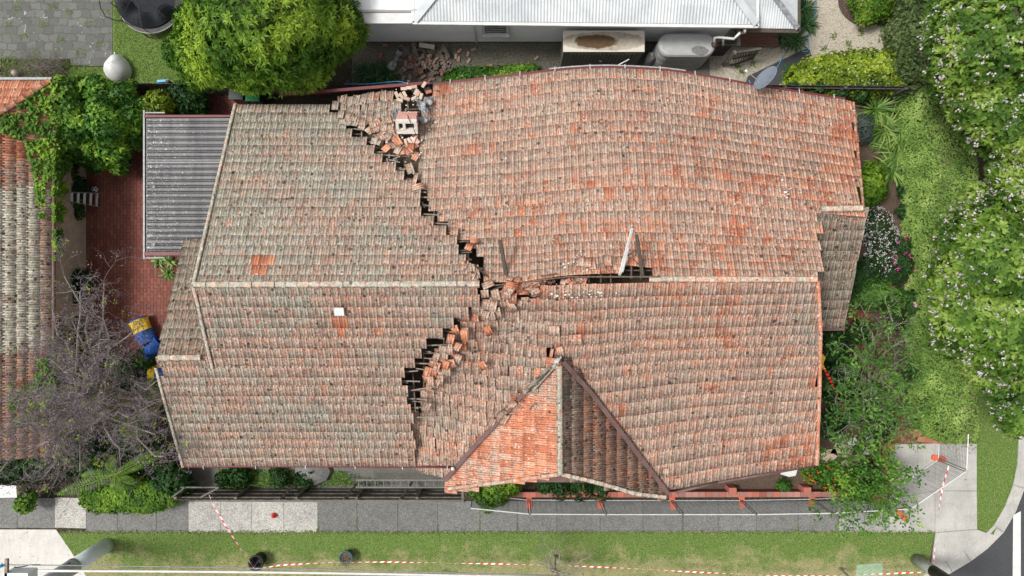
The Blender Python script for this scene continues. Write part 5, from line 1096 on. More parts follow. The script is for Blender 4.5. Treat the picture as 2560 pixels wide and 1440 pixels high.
# ================================================================= vegetation
from mathutils import noise as mn
def crown_pts(lobes, n, jit=.16, upper=-.15):
    """points on the outer shell of a set of ellipsoid lobes (x,y,z,rx,ry,rz)"""
    L = np.array(lobes, float); wgt = L[:, 3] * L[:, 4]; wgt /= wgt.sum(); P = []; N = []
    while len(P) < n:
        k = RNG.choice(len(L), p=wgt); c = L[k, :3]; r = L[k, 3:6]; d = RNG.normal(size=3); d /= np.linalg.norm(d)
        if d[2] < upper: d[2] = -d[2] * .6
        p = c + d * r * (1 - abs(RNG.normal()) * jit); ok = True
        for j in range(len(L)):
            if j != k and (((p - L[j, :3]) / L[j, 3:6]) ** 2).sum() < .72: ok = False; break
        if ok: P.append(p); N.append(d)
    return np.array(P), np.array(N)
def rosette_mesh(name, P, N, k, L, Wd, mat, parent, out=.35, spread=.12, droop=.15, clump=.9, cl=.45):
    n = len(P); P = np.repeat(P, k, 0); N = np.repeat(N, k, 0); m = len(P)
    T = np.cross(N, RNG.normal(size=(m, 3))); T /= np.linalg.norm(T, axis=1)[:, None] + 1e-6
    D_ = T + N * RNG.uniform(out * .4, out * 1.6, m)[:, None] + np.array([0, 0, .10]); 
    base = np.array([mn.noise(Vector(p * clump)) for p in P[::k]]); rr = RNG.uniform(0, 1, n)
    val = np.repeat(np.clip(.42 + cl * base * 1.6 + (rr - .5) * .5, 0, 1), k) + RNG.uniform(-.12, .12, m)
    C = P + RNG.normal(size=(m, 3)) * spread * np.mean(L) * .5
    return leaf_mesh(name, C, D_, L * RNG.uniform(.7, 1.25, m), Wd * RNG.uniform(.8, 1.2, m), M[mat], parent, np.clip(val, 0, 1), Nrm=N + RNG.normal(size=(m, 3)) * .25, droop=droop)
def limb(m, a, b, r0, r1, segs=4, wob=.08, n=6):
    a = Vector(a); b = Vector(b); L = (b - a).length; pts = [a.lerp(b, i / segs) + Vector((random.gauss(0, wob), random.gauss(0, wob), random.gauss(0, wob * .5))) * L * (0 if i in (0, segs) else .5) for i in range(segs + 1)]
    m.tube(pts, [r0 + (r1 - r0) * i / segs for i in range(segs + 1)], n); return pts
def lob(px, py, z, r, rz=None): c = W(px, py, z); return (c.x, c.y, c.z, r, r, rz or r * .8)
def tree(name, label, cat, base, lobes, n, k, L, Wd, mat, tr=.15, flowers=None, group=None, inner=.35, bark='bark', out=.35, jit=.16, clump=.9, trunk=True, cl=.45, part='crown', droop=.15):
    t = thing(name, label, cat, (base[0], base[1], 0), group); P, N = crown_pts(lobes, n, jit); rosette_mesh(part, P, N, k, L, Wd, mat, t, out, clump=clump, cl=cl, droop=droop)
    if inner:
        P2, N2 = crown_pts([(a, b, c - .0, d * .80, e * .80, f * .80) for a, b, c, d, e, f in lobes], int(n * inner), .25, -.6); rosette_mesh('inner_' + part, P2, N2, k, L * 1.15, Wd * 1.35, mat, t, out, clump=clump, cl=.2)
    if trunk:
        m = MB(); b0 = Vector((base[0], base[1], 0)); zc = min(l[2] for l in lobes); fork = Vector((base[0], base[1], max(.15, (zc - lobes[0][5]) * .8)))
        limb(m, b0, fork, tr, tr * .8, 3, .03, 8)
        for l in lobes: limb(m, fork, (l[0], l[1], l[2]), tr * .6, tr * .15, 4, .08, 5)
        m.build('trunk' if tr > .06 else 'stem', M[bark], t)
    if flowers:
        for (fm, nf, s, c) in flowers:
            P3, N3 = crown_pts(lobes, nf, .04, .15); k3 = max(1, c); o = rosette_mesh('blossom', P3 + N3 * L * .35, N3, k3, s, s * .8, fm, t, .8, spread=.9, cl=.1); tag(o, kind='stuff')
    return t
def flowers_at(P, N, fm, s, k, t, name='blossom'):
    o = rosette_mesh(name, P, N, k, s, s * .8, fm, t, .6, spread=.5, cl=.1); tag(o, kind='stuff'); return o
# big round tree over the fence
tree('round_tree', 'big dense bright green rounded tree beside the trampoline', 'tree', W(690, 160)[:2], [lob(665, 50, 4.4, 3.0, 2.6), lob(560, 110, 4.3, 1.7), lob(515, 150, 3.6, 1.3), lob(465, 130, 3.0, .9), lob(770, 60, 4.3, 1.9), lob(820, 40, 3.8, 1.3), lob(640, 150, 4.0, 1.4), lob(860, 75, 3.4, 1.0), lob(760, 150, 3.8, 1.3, 1.3), lob(610, 20, 4.6, 2.2), lob(700, -40, 4.5, 2.8), lob(500, 60, 3.4, 1.0), lob(830, 110, 3.2, .9)], 5400, 9, .235, .055, 'l_tree', .22, inner=.5, clump=.7, cl=.75, jit=.22)
# flowering street trees on the right
tree('flowering_street_tree', 'loose green street tree with white flowers in the top right corner', 'tree', W(2500, 260)[:2], [lob(2470, 110, 6, 2.4), lob(2390, 60, 5.4, 1.3), lob(2550, 60, 6, 2.4), lob(2385, 190, 5.0, 1.1), lob(2480, 250, 5.6, 1.6), lob(2560, 290, 5.6, 2.0), lob(2460, 330, 4.6, .9), lob(2540, 420, 5.0, 1.2), lob(2370, 120, 4.8, .8), lob(2420, 270, 4.8, .9)], 5200, 6, .20, .10, 'l_street', .2, [('l_white', 620, .085, 5)], 'flowering street trees', .6, clump=1.1, cl=.7, jit=.28)
tree('flowering_street_tree', 'loose green street tree with white flowers spreading over the clipped hedge', 'tree', W(2495, 760)[:2], [lob(2500, 640, 5.8, 2.3), lob(2430, 600, 5, 1.4), lob(2400, 700, 5, 1.3), lob(2440, 790, 5.2, 1.7), lob(2380, 850, 4.4, .8), lob(2530, 820, 5.6, 2.1), lob(2500, 940, 4.8, 1.1), lob(2545, 1030, 4.6, 1.0), lob(2560, 520, 5.2, 1.6), lob(2460, 520, 4.6, 1.0), lob(2440, 890, 4.4, .8), lob(2530, 400, 4.6, .8)], 5600, 6, .20, .10, 'l_street', .2, [('l_white', 680, .085, 5)], 'flowering street trees', .6, clump=1.1, cl=.7, jit=.28)
# box hedges
def hedge(name, label, poly, z, n, mat, L=.09, Wd=.05, rag=.08, k=5, dry=None, flowers=None, z0=.1, clump=1.4):
    """poly: px outline of the hedge top at height z"""
    P2 = [W(x, y, z) for x, y in poly]; cx = sum(p.x for p in P2) / len(P2); cy = sum(p.y for p in P2) / len(P2); t = thing(name, label, 'hedge', (cx, cy, 0))
    x0 = min(p[0] for p in poly); x1 = max(p[0] for p in poly); y0 = min(p[1] for p in poly); y1 = max(p[1] for p in poly); P = []; N = []
    per = [(P2[i], P2[(i + 1) % len(P2)]) for i in range(len(P2))]; tot = sum((b - a).length for a, b in per); area = abs(sum(a.x * b.y - b.x * a.y for a, b in per)) / 2
    nt = int(n * area / (area + tot * z * .8)); sgn = 1 if sum(a.x * b.y - b.x * a.y for a, b in per) > 0 else -1
    while len(P) < nt:
        x, y = random.uniform(x0, x1), random.uniform(y0, y1)
        if inside((x, y), poly): w0 = W(x, y, z); zz = z + rag * 2.2 * mn.noise(Vector((w0.x * 1.1, w0.y * 1.1, 3))) - abs(random.gauss(0, rag)); P.append((w0.x, w0.y, zz)); N.append((random.gauss(0, .2), random.gauss(0, .2), 1))
    for a, b in per:
        e = (b - a).normalized(); nn = Vector((e.y, -e.x, 0)) * sgn
        for i in range(int((n - nt) * (b - a).length / tot)):
            q = a.lerp(b, random.random()) + nn * (random.gauss(0, rag * .7) + rag * 1.5 * mn.noise(Vector((a.x + b.x, i * .01, 5)))); P.append((q.x, q.y, random.uniform(z0, z))); N.append((nn.x, nn.y, .5))
    P = np.array(P); N = np.array(N, float); N /= np.linalg.norm(N, axis=1)[:, None]; rosette_mesh('foliage', P, N, k, L, Wd, mat, t, .5, clump=clump)
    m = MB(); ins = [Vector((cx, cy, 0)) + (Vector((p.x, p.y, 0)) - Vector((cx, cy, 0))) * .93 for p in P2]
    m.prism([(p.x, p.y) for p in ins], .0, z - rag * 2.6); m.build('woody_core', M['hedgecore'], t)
    if dry:
        for (px, py, r, c) in dry:
            q = []
            for i in range(int(c)):
                w0 = W(px + random.gauss(0, r[0]), py + random.gauss(0, r[1]), z); q.append((w0.x, w0.y, z - random.uniform(-.02, .05)))
            rosette_mesh('dry_patch', np.array(q), np.tile([0, 0, 1.0], (len(q), 1)), 5, L, Wd * .8, 'l_brown', t, .5)['kind'] = 'stuff'
    if flowers:
        fm, nf, s = flowers; q = P[RNG.choice(nt, nf)]; flowers_at(q + [0, 0, L * .5], np.tile([0, 0, 1.0], (nf, 1)), fm, s, 4, t)
    return t
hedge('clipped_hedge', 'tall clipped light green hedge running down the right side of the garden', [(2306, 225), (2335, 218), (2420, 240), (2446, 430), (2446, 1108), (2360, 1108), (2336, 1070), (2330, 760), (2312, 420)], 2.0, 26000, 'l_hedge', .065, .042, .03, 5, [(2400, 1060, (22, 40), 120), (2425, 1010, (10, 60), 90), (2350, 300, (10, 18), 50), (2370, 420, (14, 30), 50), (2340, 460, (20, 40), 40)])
hedge('dark_hedge', 'dark unclipped hedge between the pale gravel yard and the street tree', [(2275, -60), (2400, -60), (2400, 210), (2330, 215), (2290, 200), (2262, 140), (2280, 100)], 2.2, 4200, 'l_hedge_dark', .12, .06, .16, 6)
hedge('flowering_hedge', 'low yellow green hedge dotted with white flowers behind the paling fence', [(1988, 185), (2010, 158), (2080, 140), (2180, 125), (2220, 130), (2290, 145), (2310, 212), (2200, 216), (1995, 212)], 1.3, 3800, 'l_lime', .13, .085, .14, 5, None, ('l_daisy', 150, .035))
hedge('low_hedge', 'low dark green hedge along the side yard behind the right slope of the roof', [(1110, 190), (1140, 172), (1250, 166), (1340, 163), (1345, 185), (1200, 205), (1110, 210)], .55, 1600, 'l_shrub', .11, .06, .08, 5, None, ('l_pink', 14, .04))
hedge('ivy_hedge', 'ivy covered low hedge along the footpath at the bottom left', [(195, 1225), (240, 1208), (330, 1203), (426, 1205), (432, 1262), (380, 1282), (300, 1278), (230, 1280), (200, 1262)], 1.0, 3000, 'l_ivy', .11, .09, .07, 4)
# shrubs
def shrub(label, lobes, n, k, L, Wd, mat, name='shrub', cat='shrub', **kw):
    b = (lobes[0][0], lobes[0][1]); kw.setdefault('tr', .035); kw.setdefault('inner', .4); kw.setdefault('bark', 'barkdark'); kw.setdefault('part', 'foliage'); kw.setdefault('clump', 1.6)
    return tree(name, label, cat, b, lobes, n, k, L, Wd, mat, **kw)
shrub('large glossy green shrub filling the corner between the ivy roof and the carport', [lob(240, 235, 2.1, .8), lob(300, 250, 1.9, .8), lob(200, 300, 2.3, .9), lob(265, 310, 2.4, 1.0), lob(325, 300, 2.0, .75), lob(215, 370, 1.7, .8), lob(285, 370, 1.7, .85), lob(340, 345, 1.5, .55), lob(350, 270, 1.7, .5), lob(250, 275, 2.7, .6), lob(300, 410, 1.0, .5), lob(240, 400, 1.2, .6)], 2300, 6, .20, .075, 'l_shrub', clump=1.5, cl=.9, jit=.3)
shrub('bright climbing vine massed between the left roof and the glossy shrub', [lob(160, 240, 2.6, .7), lob(145, 300, 2.6, .6), lob(165, 350, 2.3, .7), lob(150, 410, 2.2, .5), lob(190, 225, 2.2, .6), lob(175, 280, 2.8, .5), lob(150, 470, 2.0, .35), lob(148, 530, 2.0, .3), lob(120, 330, 2.8, .4)], 1500, 5, .13, .10, 'l_ivy', 'climbing_vine', 'vine', clump=1.5, cl=.9, jit=.3)
shrub('small citrus tree with yellow green leaves just above the carport corner', [lob(395, 258, 2.0, .55, .5), lob(382, 280, 1.9, .4), lob(412, 268, 1.8, .4)], 260, 6, .16, .08, 'l_lime', 'citrus_tree', 'tree')
shrub('dark leafy shrub in the shade of the round tree by the fence', [lob(460, 250, 1.2, .8, .7), lob(440, 280, .9, .5), lob(490, 262, 1.0, .6)], 500, 6, .18, .06, 'l_dark')
shrub('dark green bush under the step ladder', [lob(175, 500, .7, .6, .5), lob(190, 530, .6, .4), lob(195, 470, .7, .5), lob(165, 430, .8, .6), lob(180, 390, .9, .6)], 700, 5, .14, .09, 'l_dark')
shrub('green bush at the end of the concrete path in the left courtyard', [lob(205, 700, .8, .5), lob(195, 740, .7, .4)], 260, 6, .14, .06, 'l_dark')
shrub('leafy bush growing over the footpath below the left end of the small gable', [lob(1240, 1222, 1.6, .75, .6), lob(1215, 1240, 1.3, .5), lob(1275, 1212, 1.6, .5), lob(1220, 1262, 1.2, .35), lob(1190, 1225, 1.3, .4)], 620, 6, .15, .05, 'l_tree')
shrub('dark bush under the eave at the bottom left of the roof', [lob(440, 1195, .9, .7, .6), lob(460, 1215, .8, .5), lob(410, 1200, .9, .5)], 450, 6, .14, .07, 'l_dark')
shrub('round dark bush in the shaded side path', [lob(595, 1192, .4, .6, .3), lob(560, 1196, .3, .4, .2)], 300, 6, .12, .06, 'l_dark')
shrub('low dark plants beside the grass of the side path', [lob(700, 1195, .3, .5, .3), lob(760, 1200, .3, .5, .3), lob(690, 1178, .3, .3, .3)], 300, 5, .12, .05, 'l_dark')
shrub('dark planting under the peak of the small gable', [lob(1400, 1218, .5, .6, .4), lob(1360, 1215, .4, .4), lob(1450, 1220, .5, .6, .4), lob(1500, 1225, .4, .5, .4)], 420, 5, .12, .06, 'l_dark')
shrub('bright leafy mound by the footpath at the far left', [lob(65, 1258, .8, .45, .5), lob(75, 1240, .8, .35)], 260, 5, .11, .09, 'l_ivy')
shrub('young green shrub in the round mulched bed', [lob(2185, 10, .9, .8, .7), lob(2165, 35, .7, .6), lob(2205, 25, .7, .5), lob(2150, 0, .8, .6)], 520, 6, .14, .06, 'l_tree', flowers=[('l_orangetwig', 30, .10, 3)])
shrub('bright round shrub against the right end of the roof', [lob(2172, 462, .8, .75, .6), lob(2190, 480, .7, .5), lob(2180, 430, .6, .5), lob(2165, 495, .6, .5)], 480, 6, .15, .07, 'l_tree')
shrub('silvery grey shrub beside the sword leaved plants', [lob(2160, 310, .4, .5, .3), lob(2160, 340, .4, .4, .3)], 420, 7, .10, .018, 'l_silver')
shrub('round dark green shrub below the white daisies', [lob(2165, 680, .6, .75, .5), lob(2150, 710, .5, .5), lob(2185, 705, .5, .5)], 480, 5, .10, .06, 'l_dark')
shrub('leafy green bush below the dark shrub at the right of the house', [lob(2190, 735, .7, .8, .6), lob(2150, 745, .6, .5), lob(2230, 745, .6, .6)], 480, 6, .15, .06, 'l_magnolia')
shrub('low green ground shrub along the foot of the tall hedge', [lob(2262, 480, .3, .4, .3), lob(2258, 530, .3, .4, .3), lob(2270, 430, .3, .4, .3)], 260, 5, .10, .05, 'l_dark')
ds = shrub('mound of white daisies in the right hand garden', [lob(2190, 560, .55, .75, .45), lob(2205, 600, .55, .8, .45), lob(2200, 650, .5, .75, .4)], 900, 6, .07, .03, 'l_dark', 'daisy_bush', 'flowers', flowers=[('l_daisy', 620, .045, 4)])
shrub('rose bush with magenta flowers beside the tall hedge', [lob(2255, 615, .7, .45, .4), lob(2262, 660, .7, .5, .45), lob(2240, 690, .6, .5, .4), lob(2225, 720, .5, .3)], 420, 6, .09, .055, 'l_dark', 'rose_bush', 'flowers', flowers=[('l_magenta', 22, .08, 7)])
shrub('rose bush with pale pink flowers at the foot of the tall hedge', [lob(2275, 745, .7, .4, .4), lob(2285, 770, .7, .4, .4)], 220, 6, .09, .055, 'l_dark', 'rose_bush', 'flowers', flowers=[('l_pink', 12, .08, 7)])
shrub('patch of small white flowers under the right hand branches', [lob(2245, 800, .4, .6, .3), lob(2250, 960, .4, .5, .3)], 260, 5, .08, .04, 'l_dark', 'daisy_bush', 'flowers', flowers=[('l_daisy', 70, .035, 4)])
shrub('bed of red and orange flowers inside the corner brick wall', [lob(2035, 1180, .4, .6, .3), lob(2075, 1190, .4, .7, .35), lob(2130, 1205, .4, .8, .35), lob(2185, 1190, .4, .5, .35), lob(2195, 1160, .4, .4, .3)], 750, 5, .10, .07, 'l_shrub', 'flower_bed', 'flowers', flowers=[('l_redflower', 60, .07, 6), ('l_lime', 30, .06, 5)])
shrub('little green bush at the front wall below the right eave', [lob(1960, 1215, .3, .35, .25)], 120, 5, .09, .05, 'l_shrub')
shrub('dark foliage mass filling the garden under the open branches', [lob(2080, 870, .8, .9, .6), lob(2075, 960, .8, .8, .6), lob(2120, 1020, .7, .9, .6), lob(2080, 1060, .7, .7, .5), lob(2200, 1060, .6, .7, .5), lob(2290, 930, .5, .5, .6), lob(2110, 920, .7, .8, .5), lob(2150, 830, .5, .6, .5)], 1500, 6, .14, .06, 'l_dark')
shrub('tangled creeper hanging on the paling fence behind the right end of the roof', [lob(2100, 232, .9, .35, .6), lob(2040, 225, 1.0, .3, .6), lob(2150, 238, .8, .35, .5), lob(1980, 220, 1.0, .25, .5)], 420, 5, .10, .07, 'l_dark')
shrub('ivy mass on top of the paling fence at the left', [lob(260, 214, 1.6, .3, .3), lob(330, 212, 1.6, .25, .25), lob(200, 210, 1.7, .35, .35), lob(150, 206, 1.8, .3, .3)], 420, 5, .10, .08, 'l_ivy')
# ivy on the neighbour's roof: leaves scattered over the tiles and the eave
def ivy(label, polys, zf, n, parent=None, mat='l_ivy', L=.10, lift=.05):
    P = []; x0 = min(p[0] for q in polys for p in q); x1 = max(p[0] for q in polys for p in q); y0 = min(p[1] for q in polys for p in q); y1 = max(p[1] for q in polys for p in q)
    while len(P) < n:
        x, y = random.uniform(x0, x1), random.uniform(y0, y1)
        if any(inside((x, y), q) for q in polys) and mn.noise(Vector((x * .045, y * .045, 0))) + random.gauss(0, .12) > -.12:
            z = zf(x, y) + abs(random.gauss(0, lift)); P.append(W(x, y, z)[:])
    P = np.array(P); t = thing('ivy', label, 'ivy', tuple(P.mean(0)[:2]) + (0,)); rosette_mesh('foliage', P, np.tile([0, 0, 1.0], (n, 1)) + RNG.normal(size=(n, 3)) * .2, 4, L, L * .9, mat, t, .3, clump=1.5); return t
def zl(x, y):   # left neighbour roof height under a picture point
    k = (1280 - x) / F; z = (ez + .46 * (k * 31 + ex)) / (1 + .46 * k); return max(z, 1.2) if x < 134 else max(1.3, 3.0 - (x - 134) * .02)
ivy('bright ivy creeping over the hip and eave of the left roof', [[(130, 205), (190, 205), (150, 420), (100, 470), (80, 430), (60, 350), (0, 330), (0, 300), (60, 240)], [(128, 330), (160, 330), (155, 640), (134, 650)], [(75, 380), (110, 380), (112, 545), (98, 545)]], zl, 3000)
ivy('patch of bright ivy on the lower end of the left roof', [[(95, 900), (140, 880), (150, 960), (120, 1010), (80, 990)]], zl, 300)
ivy('thin green creeper over the rusty tiles at the lower left', [[(20, 960), (120, 960), (130, 1060), (40, 1070), (15, 1010)]], zl, 240, L=.08)
# strap leaved clumps
def strappy(name, label, px, py, n, L, Wd, mat, group=None, dirb=None, h=.5):
    t = thing(name, label, 'plant', W(px, py), group); b = W(px, py); V = []; FQ = []; A = []; nb = 0
    for i in range(n):
        a = random.uniform(0, 6.283) if dirb is None else random.gauss(dirb, .9); l = L * random.uniform(.6, 1.15); el = random.uniform(.35, 1.25); d = Vector((math.cos(a), math.sin(a), 0)); s = Vector((-d.y, d.x, 0)); val = random.random(); p = Vector((b.x + random.gauss(0, .05), b.y + random.gauss(0, .05), .03)); S_ = 5
        for k in range(S_ + 1):
            u = k / S_; ww = Wd * (1 - u ** 2.2) * .5 * (.6 + 1.6 * u * (1 - u) + .4) + .002; V += [p + s * ww, p + s * -ww]; A += [(val, 0, 0)] * 2
            e = el - 1.5 * u; p = p + (d * math.cos(e) + Vector((0, 0, math.sin(e) * h * 1.8))) * (l / S_)
        FQ += [(nb + 2 * k, nb + 2 * k + 1, nb + 2 * k + 3, nb + 2 * k + 2) for k in range(S_)]; nb += 2 * (S_ + 1)
    raw_mesh('foliage', V, FQ, M[mat], t, {'lv': A}); return t
for i, (x, y, l) in enumerate([(2185, 275, 'sword leaved plant nearest the paling fence'), (2205, 325, 'sword leaved plant second down from the paling fence'), (2240, 345, 'sword leaved plant against the tall hedge'), (2235, 385, 'yellowish sword leaved plant in the middle of the row'), (2222, 420, 'sword leaved plant near the mulch'), (2262, 415, 'small sword leaved plant at the foot of the tall hedge'), (2268, 300, 'sparse sword leaved plant in the far corner')]):
    strappy('sword_leaved_plant', l, x, y, 80 if i < 5 else 40, 1.3 if i < 5 else .9, .06, 'l_strap', 'sword leaved plants by the right end of the roof')
for x, y, l in [(2005, 25, 'dark strap leaved clump at the top beside the veranda'), (2010, 65, 'dark strap leaved clump beside the veranda corner'), (1985, 105, 'dark strap leaved clump in front of the veranda corner'), (1950, 95, 'dark strap leaved clump under the veranda edge beside the deck')]:
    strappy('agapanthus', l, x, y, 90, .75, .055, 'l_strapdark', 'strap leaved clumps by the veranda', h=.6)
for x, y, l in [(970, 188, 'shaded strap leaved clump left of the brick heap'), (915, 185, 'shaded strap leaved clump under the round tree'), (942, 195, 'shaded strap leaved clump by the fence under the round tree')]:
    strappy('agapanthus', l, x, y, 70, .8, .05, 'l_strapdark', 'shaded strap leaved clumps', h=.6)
for x, y, l in [(400, 652, 'spiky yucca nearest the carport corner'), (430, 655, 'spiky yucca against the house wall below the carport'), (425, 685, 'lowest of the three spiky yuccas'), (2065 - 95, 180, 'small dark spiky plant at the edge of the asphalt strip')]:
    strappy('yucca', l, x, y, 34, .48, .05, 'l_strap' if y > 600 else 'l_strapdark', 'yuccas', h=.5)
# fronds of tree ferns in the lower left garden
def fern(label, px, py, z, tips):
    t = thing('tree_fern', label, 'tree fern', W(px, py)); c = W(px, py, z); m = MB(); m.tube([(c.x, c.y, 0), (c.x, c.y, z)], .09, 8); m.build('trunk', M['barkdark'], t)
    for tx, ty in tips:
        e = W(tx, ty, z * .75); C = []; Dd = []; d = (e - c); s = Vector((-d.y, d.x, 0)).normalized(); L = d.length; pts = []
        for i in range(25):
            u = i / 24; p = c.lerp(e, u) + Vector((0, 0, .9 * u * (1 - u))); pts.append(p)
            for sg in (-1, 1): C.append(p[:]); q = s * sg + d.normalized() * .6 + Vector((0, 0, -.15)); Dd.append(q[:])
        ll = np.repeat([.36 * math.sin(math.pi * min(1, .12 + .85 * i / 24)) + .03 for i in range(25)], 2)
        leaf_mesh('frond', np.array(C), np.array(Dd), ll, .09, M['l_lime' if random.random() < .6 else 'l_tree'], t, RNG.uniform(0, .6, 50))
        m = MB(); m.tube(pts, [.02 - .015 * i / 24 for i in range(25)], 4); m.build('frond_stalk', M['frondstalk'], t)
fern('tree fern with long bright fronds reaching over the path hedge', 290, 1185, 1.8, [(145, 1236), (205, 1190), (405, 1128), (300, 1235), (340, 1215), (275, 1140)])
fern('tree fern with bright fronds under the bare branches', 325, 1052, 2.2, [(212, 1012), (400, 1015), (310, 1090), (395, 1042), (280, 1020), (345, 1095), (300, 1000)])
fern('yellowing palm against the bottom left of the house', 385, 985, 1.6, [(345, 965), (405, 1010), (360, 1000), (370, 950), (395, 960)])
# understorey bottom left
shrub('dense green undergrowth beneath the bare jacaranda', [lob(250, 1010, .8, 1.2, .6), lob(300, 940, .7, 1.0, .6), lob(200, 1080, .8, 1.0, .6), lob(330, 1100, .7, 1.1, .6), lob(170, 830, .7, .8, .6), lob(230, 870, .6, .8, .5), lob(100, 1150, .8, 1.0, .6), lob(220, 1160, .8, 1.0, .6), lob(380, 1150, .7, .9, .5), lob(30, 1170, .8, .9, .6), lob(360, 900, .5, .6, .5), lob(150, 760, .5, .5, .4)], 2600, 6, .13, .06, 'l_dark')
shrub('light green seedlings showing between the bare branches', [lob(160, 820, 1.7, .5, .4), lob(205, 870, 1.6, .3, .3), lob(150, 850, 1.6, .3, .3), lob(250, 1150, 1.6, .3, .3)], 170, 5, .12, .06, 'l_lime')
# bare jacaranda
def bare_tree(name, label, base, targets, r0, mat, depth=3, ntw=6, twl=.55, leafs=(), group=None, fork=(0, 0, 2.0), rscale=1.0, wob=.10):
    t = thing(name, label, 'tree', base, group); tr = MB(); br = MB(); tips = []; fk = Vector(base) + Vector(fork); limb(tr, base, fk, r0, r0 * .75, 4, .05, 8)
    def twig(m, p, d, L, r, lv):
        seg = 3; pts = [Vector(p)]; dd = Vector(d).normalized()
        for i in range(seg):
            dd = (dd + Vector((random.gauss(0, .32), random.gauss(0, .32), random.gauss(0.05, .18)))).normalized(); pts.append(pts[-1] + dd * L / seg)
        m.tube(pts, [r, r * .8, r * .6, r * .4], 3 if r < .02 else 5, caps=False)
        if lv <= 0: tips.append(pts[-1]); return
        for i in range(ntw if lv > 1 else ntw - 1):
            q = pts[random.choice((1, 2, 3, 3))]; s = (dd + Vector((random.gauss(0, .8), random.gauss(0, .8), random.gauss(.05, .3)))).normalized(); twig(m, q, s, L * random.uniform(.5, .85), r * .55, lv - 1)
    for tg in targets:
        e = W(*tg); pts = limb(tr, fk, e, r0 * .45, r0 * .10, 6, wob, 5)
        for i in range(2, len(pts)):
            for j in range(2):
                d = (pts[i] - pts[i - 1]).normalized() + Vector((random.gauss(0, .8), random.gauss(0, .8), random.gauss(.1, .3))); twig(br, pts[i], d, twl * 1.7, r0 * .10 * rscale, depth - 1)
    tr.build('trunk', M[mat], t); br.build('branches', M[mat], t)
    T = np.array([p[:] for p in tips])
    for lm, frac, k, L, Wd, nm in leafs:
        sel = T[RNG.random(len(T)) < frac]
        if len(sel): o = rosette_mesh(nm, sel, np.tile([0, 0, 1.0], (len(sel), 1)) + RNG.normal(size=(len(sel), 3)) * .3, k, L, Wd, lm, t, .5, spread=1.2, cl=.3); tag(o, kind='stuff' if nm != 'foliage' else None)
    return t
bare_tree('jacaranda_tree', 'almost bare grey branched jacaranda with faded purple blossom at the lower left', W(345, 1010)[:], [(200, 730, 5), (260, 700, 4.8), (160, 690, 4.6), (180, 800, 5.2), (130, 770, 5), (260, 800, 5.0), (330, 830, 4.6), (230, 880, 5.4), (130, 900, 5.6), (90, 1000, 5.8), (30, 1060, 5.6), (180, 980, 5.8), (260, 980, 5.6), (60, 1130, 5.4), (140, 1130, 5.6), (230, 1080, 5.8), (320, 1060, 5.2), (390, 1090, 4.8), (300, 1150, 5.0), (200, 1180, 4.8), (0, 1180, 5.0), (100, 1200, 4.6), (380, 1010, 4.6), (-40, 1100, 5.4), (40, 980, 5.0), (410, 1140, 4.4), (300, 900, 4.8), (430, 1050, 4.2), (425, 990, 4.2), (395, 950, 4.2)], .17, 'barkpale', 3, 4, .5, [('l_purple', .8, 5, .085, .035, 'blossom'), ('l_lime', .05, 5, .10, .05, 'young_leaves'), ('l_orangetwig', .03, 3, .06, .04, 'seed_pods')], fork=(-.5, .5, 2.4))
# magnolia and weeping branches over the right hand corner
bare_tree('magnolia_tree', 'open branched tree with tufts of green leaves at the right of the house', W(2150, 960)[:], [(2110, 860, 3.0), (2180, 830, 3.0), (2240, 860, 3.0), (2255, 900, 2.6), (2110, 930, 2.8), (2220, 940, 3.0), (2170, 1000, 3.0), (2250, 1000, 2.8), (2090, 1010, 2.6), (2130, 1060, 2.8), (2200, 1060, 2.8), (2240, 1080, 2.4), (2262, 1030, 2.4), (2150, 760, 2.6), (2220, 770, 2.6), (2080, 1090, 2.4)], .09, 'barkpale', 2, 4, .38, [('l_magnolia', .8, 8, .22, .075, 'foliage')], fork=(0, 0, .8), rscale=1.3)
bare_tree('weeping_tree', 'tree with trailing leafy branches hanging over the brick wall and footpath', W(2150, 1150)[:], [(2095, 1300, 1.9), (2110, 1230, 2.2), (2165, 1270, 2.0), (2175, 1300, 1.8), (2240, 1250, 2.2), (2262, 1290, 1.9), (2230, 1170, 2.4), (2280, 1190, 2.2), (2050, 1130, 2.2), (2160, 1100, 2.6), (2210, 1110, 2.4), (2060, 1270, 2.0), (2215, 1235, 2.3), (2100, 1170, 2.4), (2150, 1200, 2.4), (2190, 1290, 1.8), (2085, 1250, 2.0)], .07, 'barkdark', 2, 4, .26, [('l_shrub', .98, 7, .14, .09, 'foliage'), ('l_lime', .08, 3, .07, .05, 'young_leaves')], fork=(0, 0, 1.2))
bare_tree('street_sapling', 'small bare street tree with fine twigs on the bottom grass verge', W(1385, 1388)[:], [(1375, 1400, 2.6), (1345, 1365, 2.0), (1360, 1345, 1.8), (1400, 1360, 1.8), (1350, 1410, 2.2), (1420, 1425, 2.4), (1470, 1395, 2.0), (1480, 1430, 2.4), (1460, 1440, 2.6), (1410, 1450, 3)], .075, 'barkpale', 2, 4, .24, fork=(-.02, -.25, 1.3), rscale=.9)
# dry creeper heap on the left
bare_tree('dry_bush', 'tangle of dry brown twigs beside the bluestone paving', W(110, 172)[:], [(60, 160, .5), (90, 150, .6), (130, 145, .6), (150, 165, .5), (110, 180, .5), (75, 175, .5), (145, 185, .4)], .07, 'barkpale', 3, 4, .28, fork=(0, 0, .3), rscale=1.4)
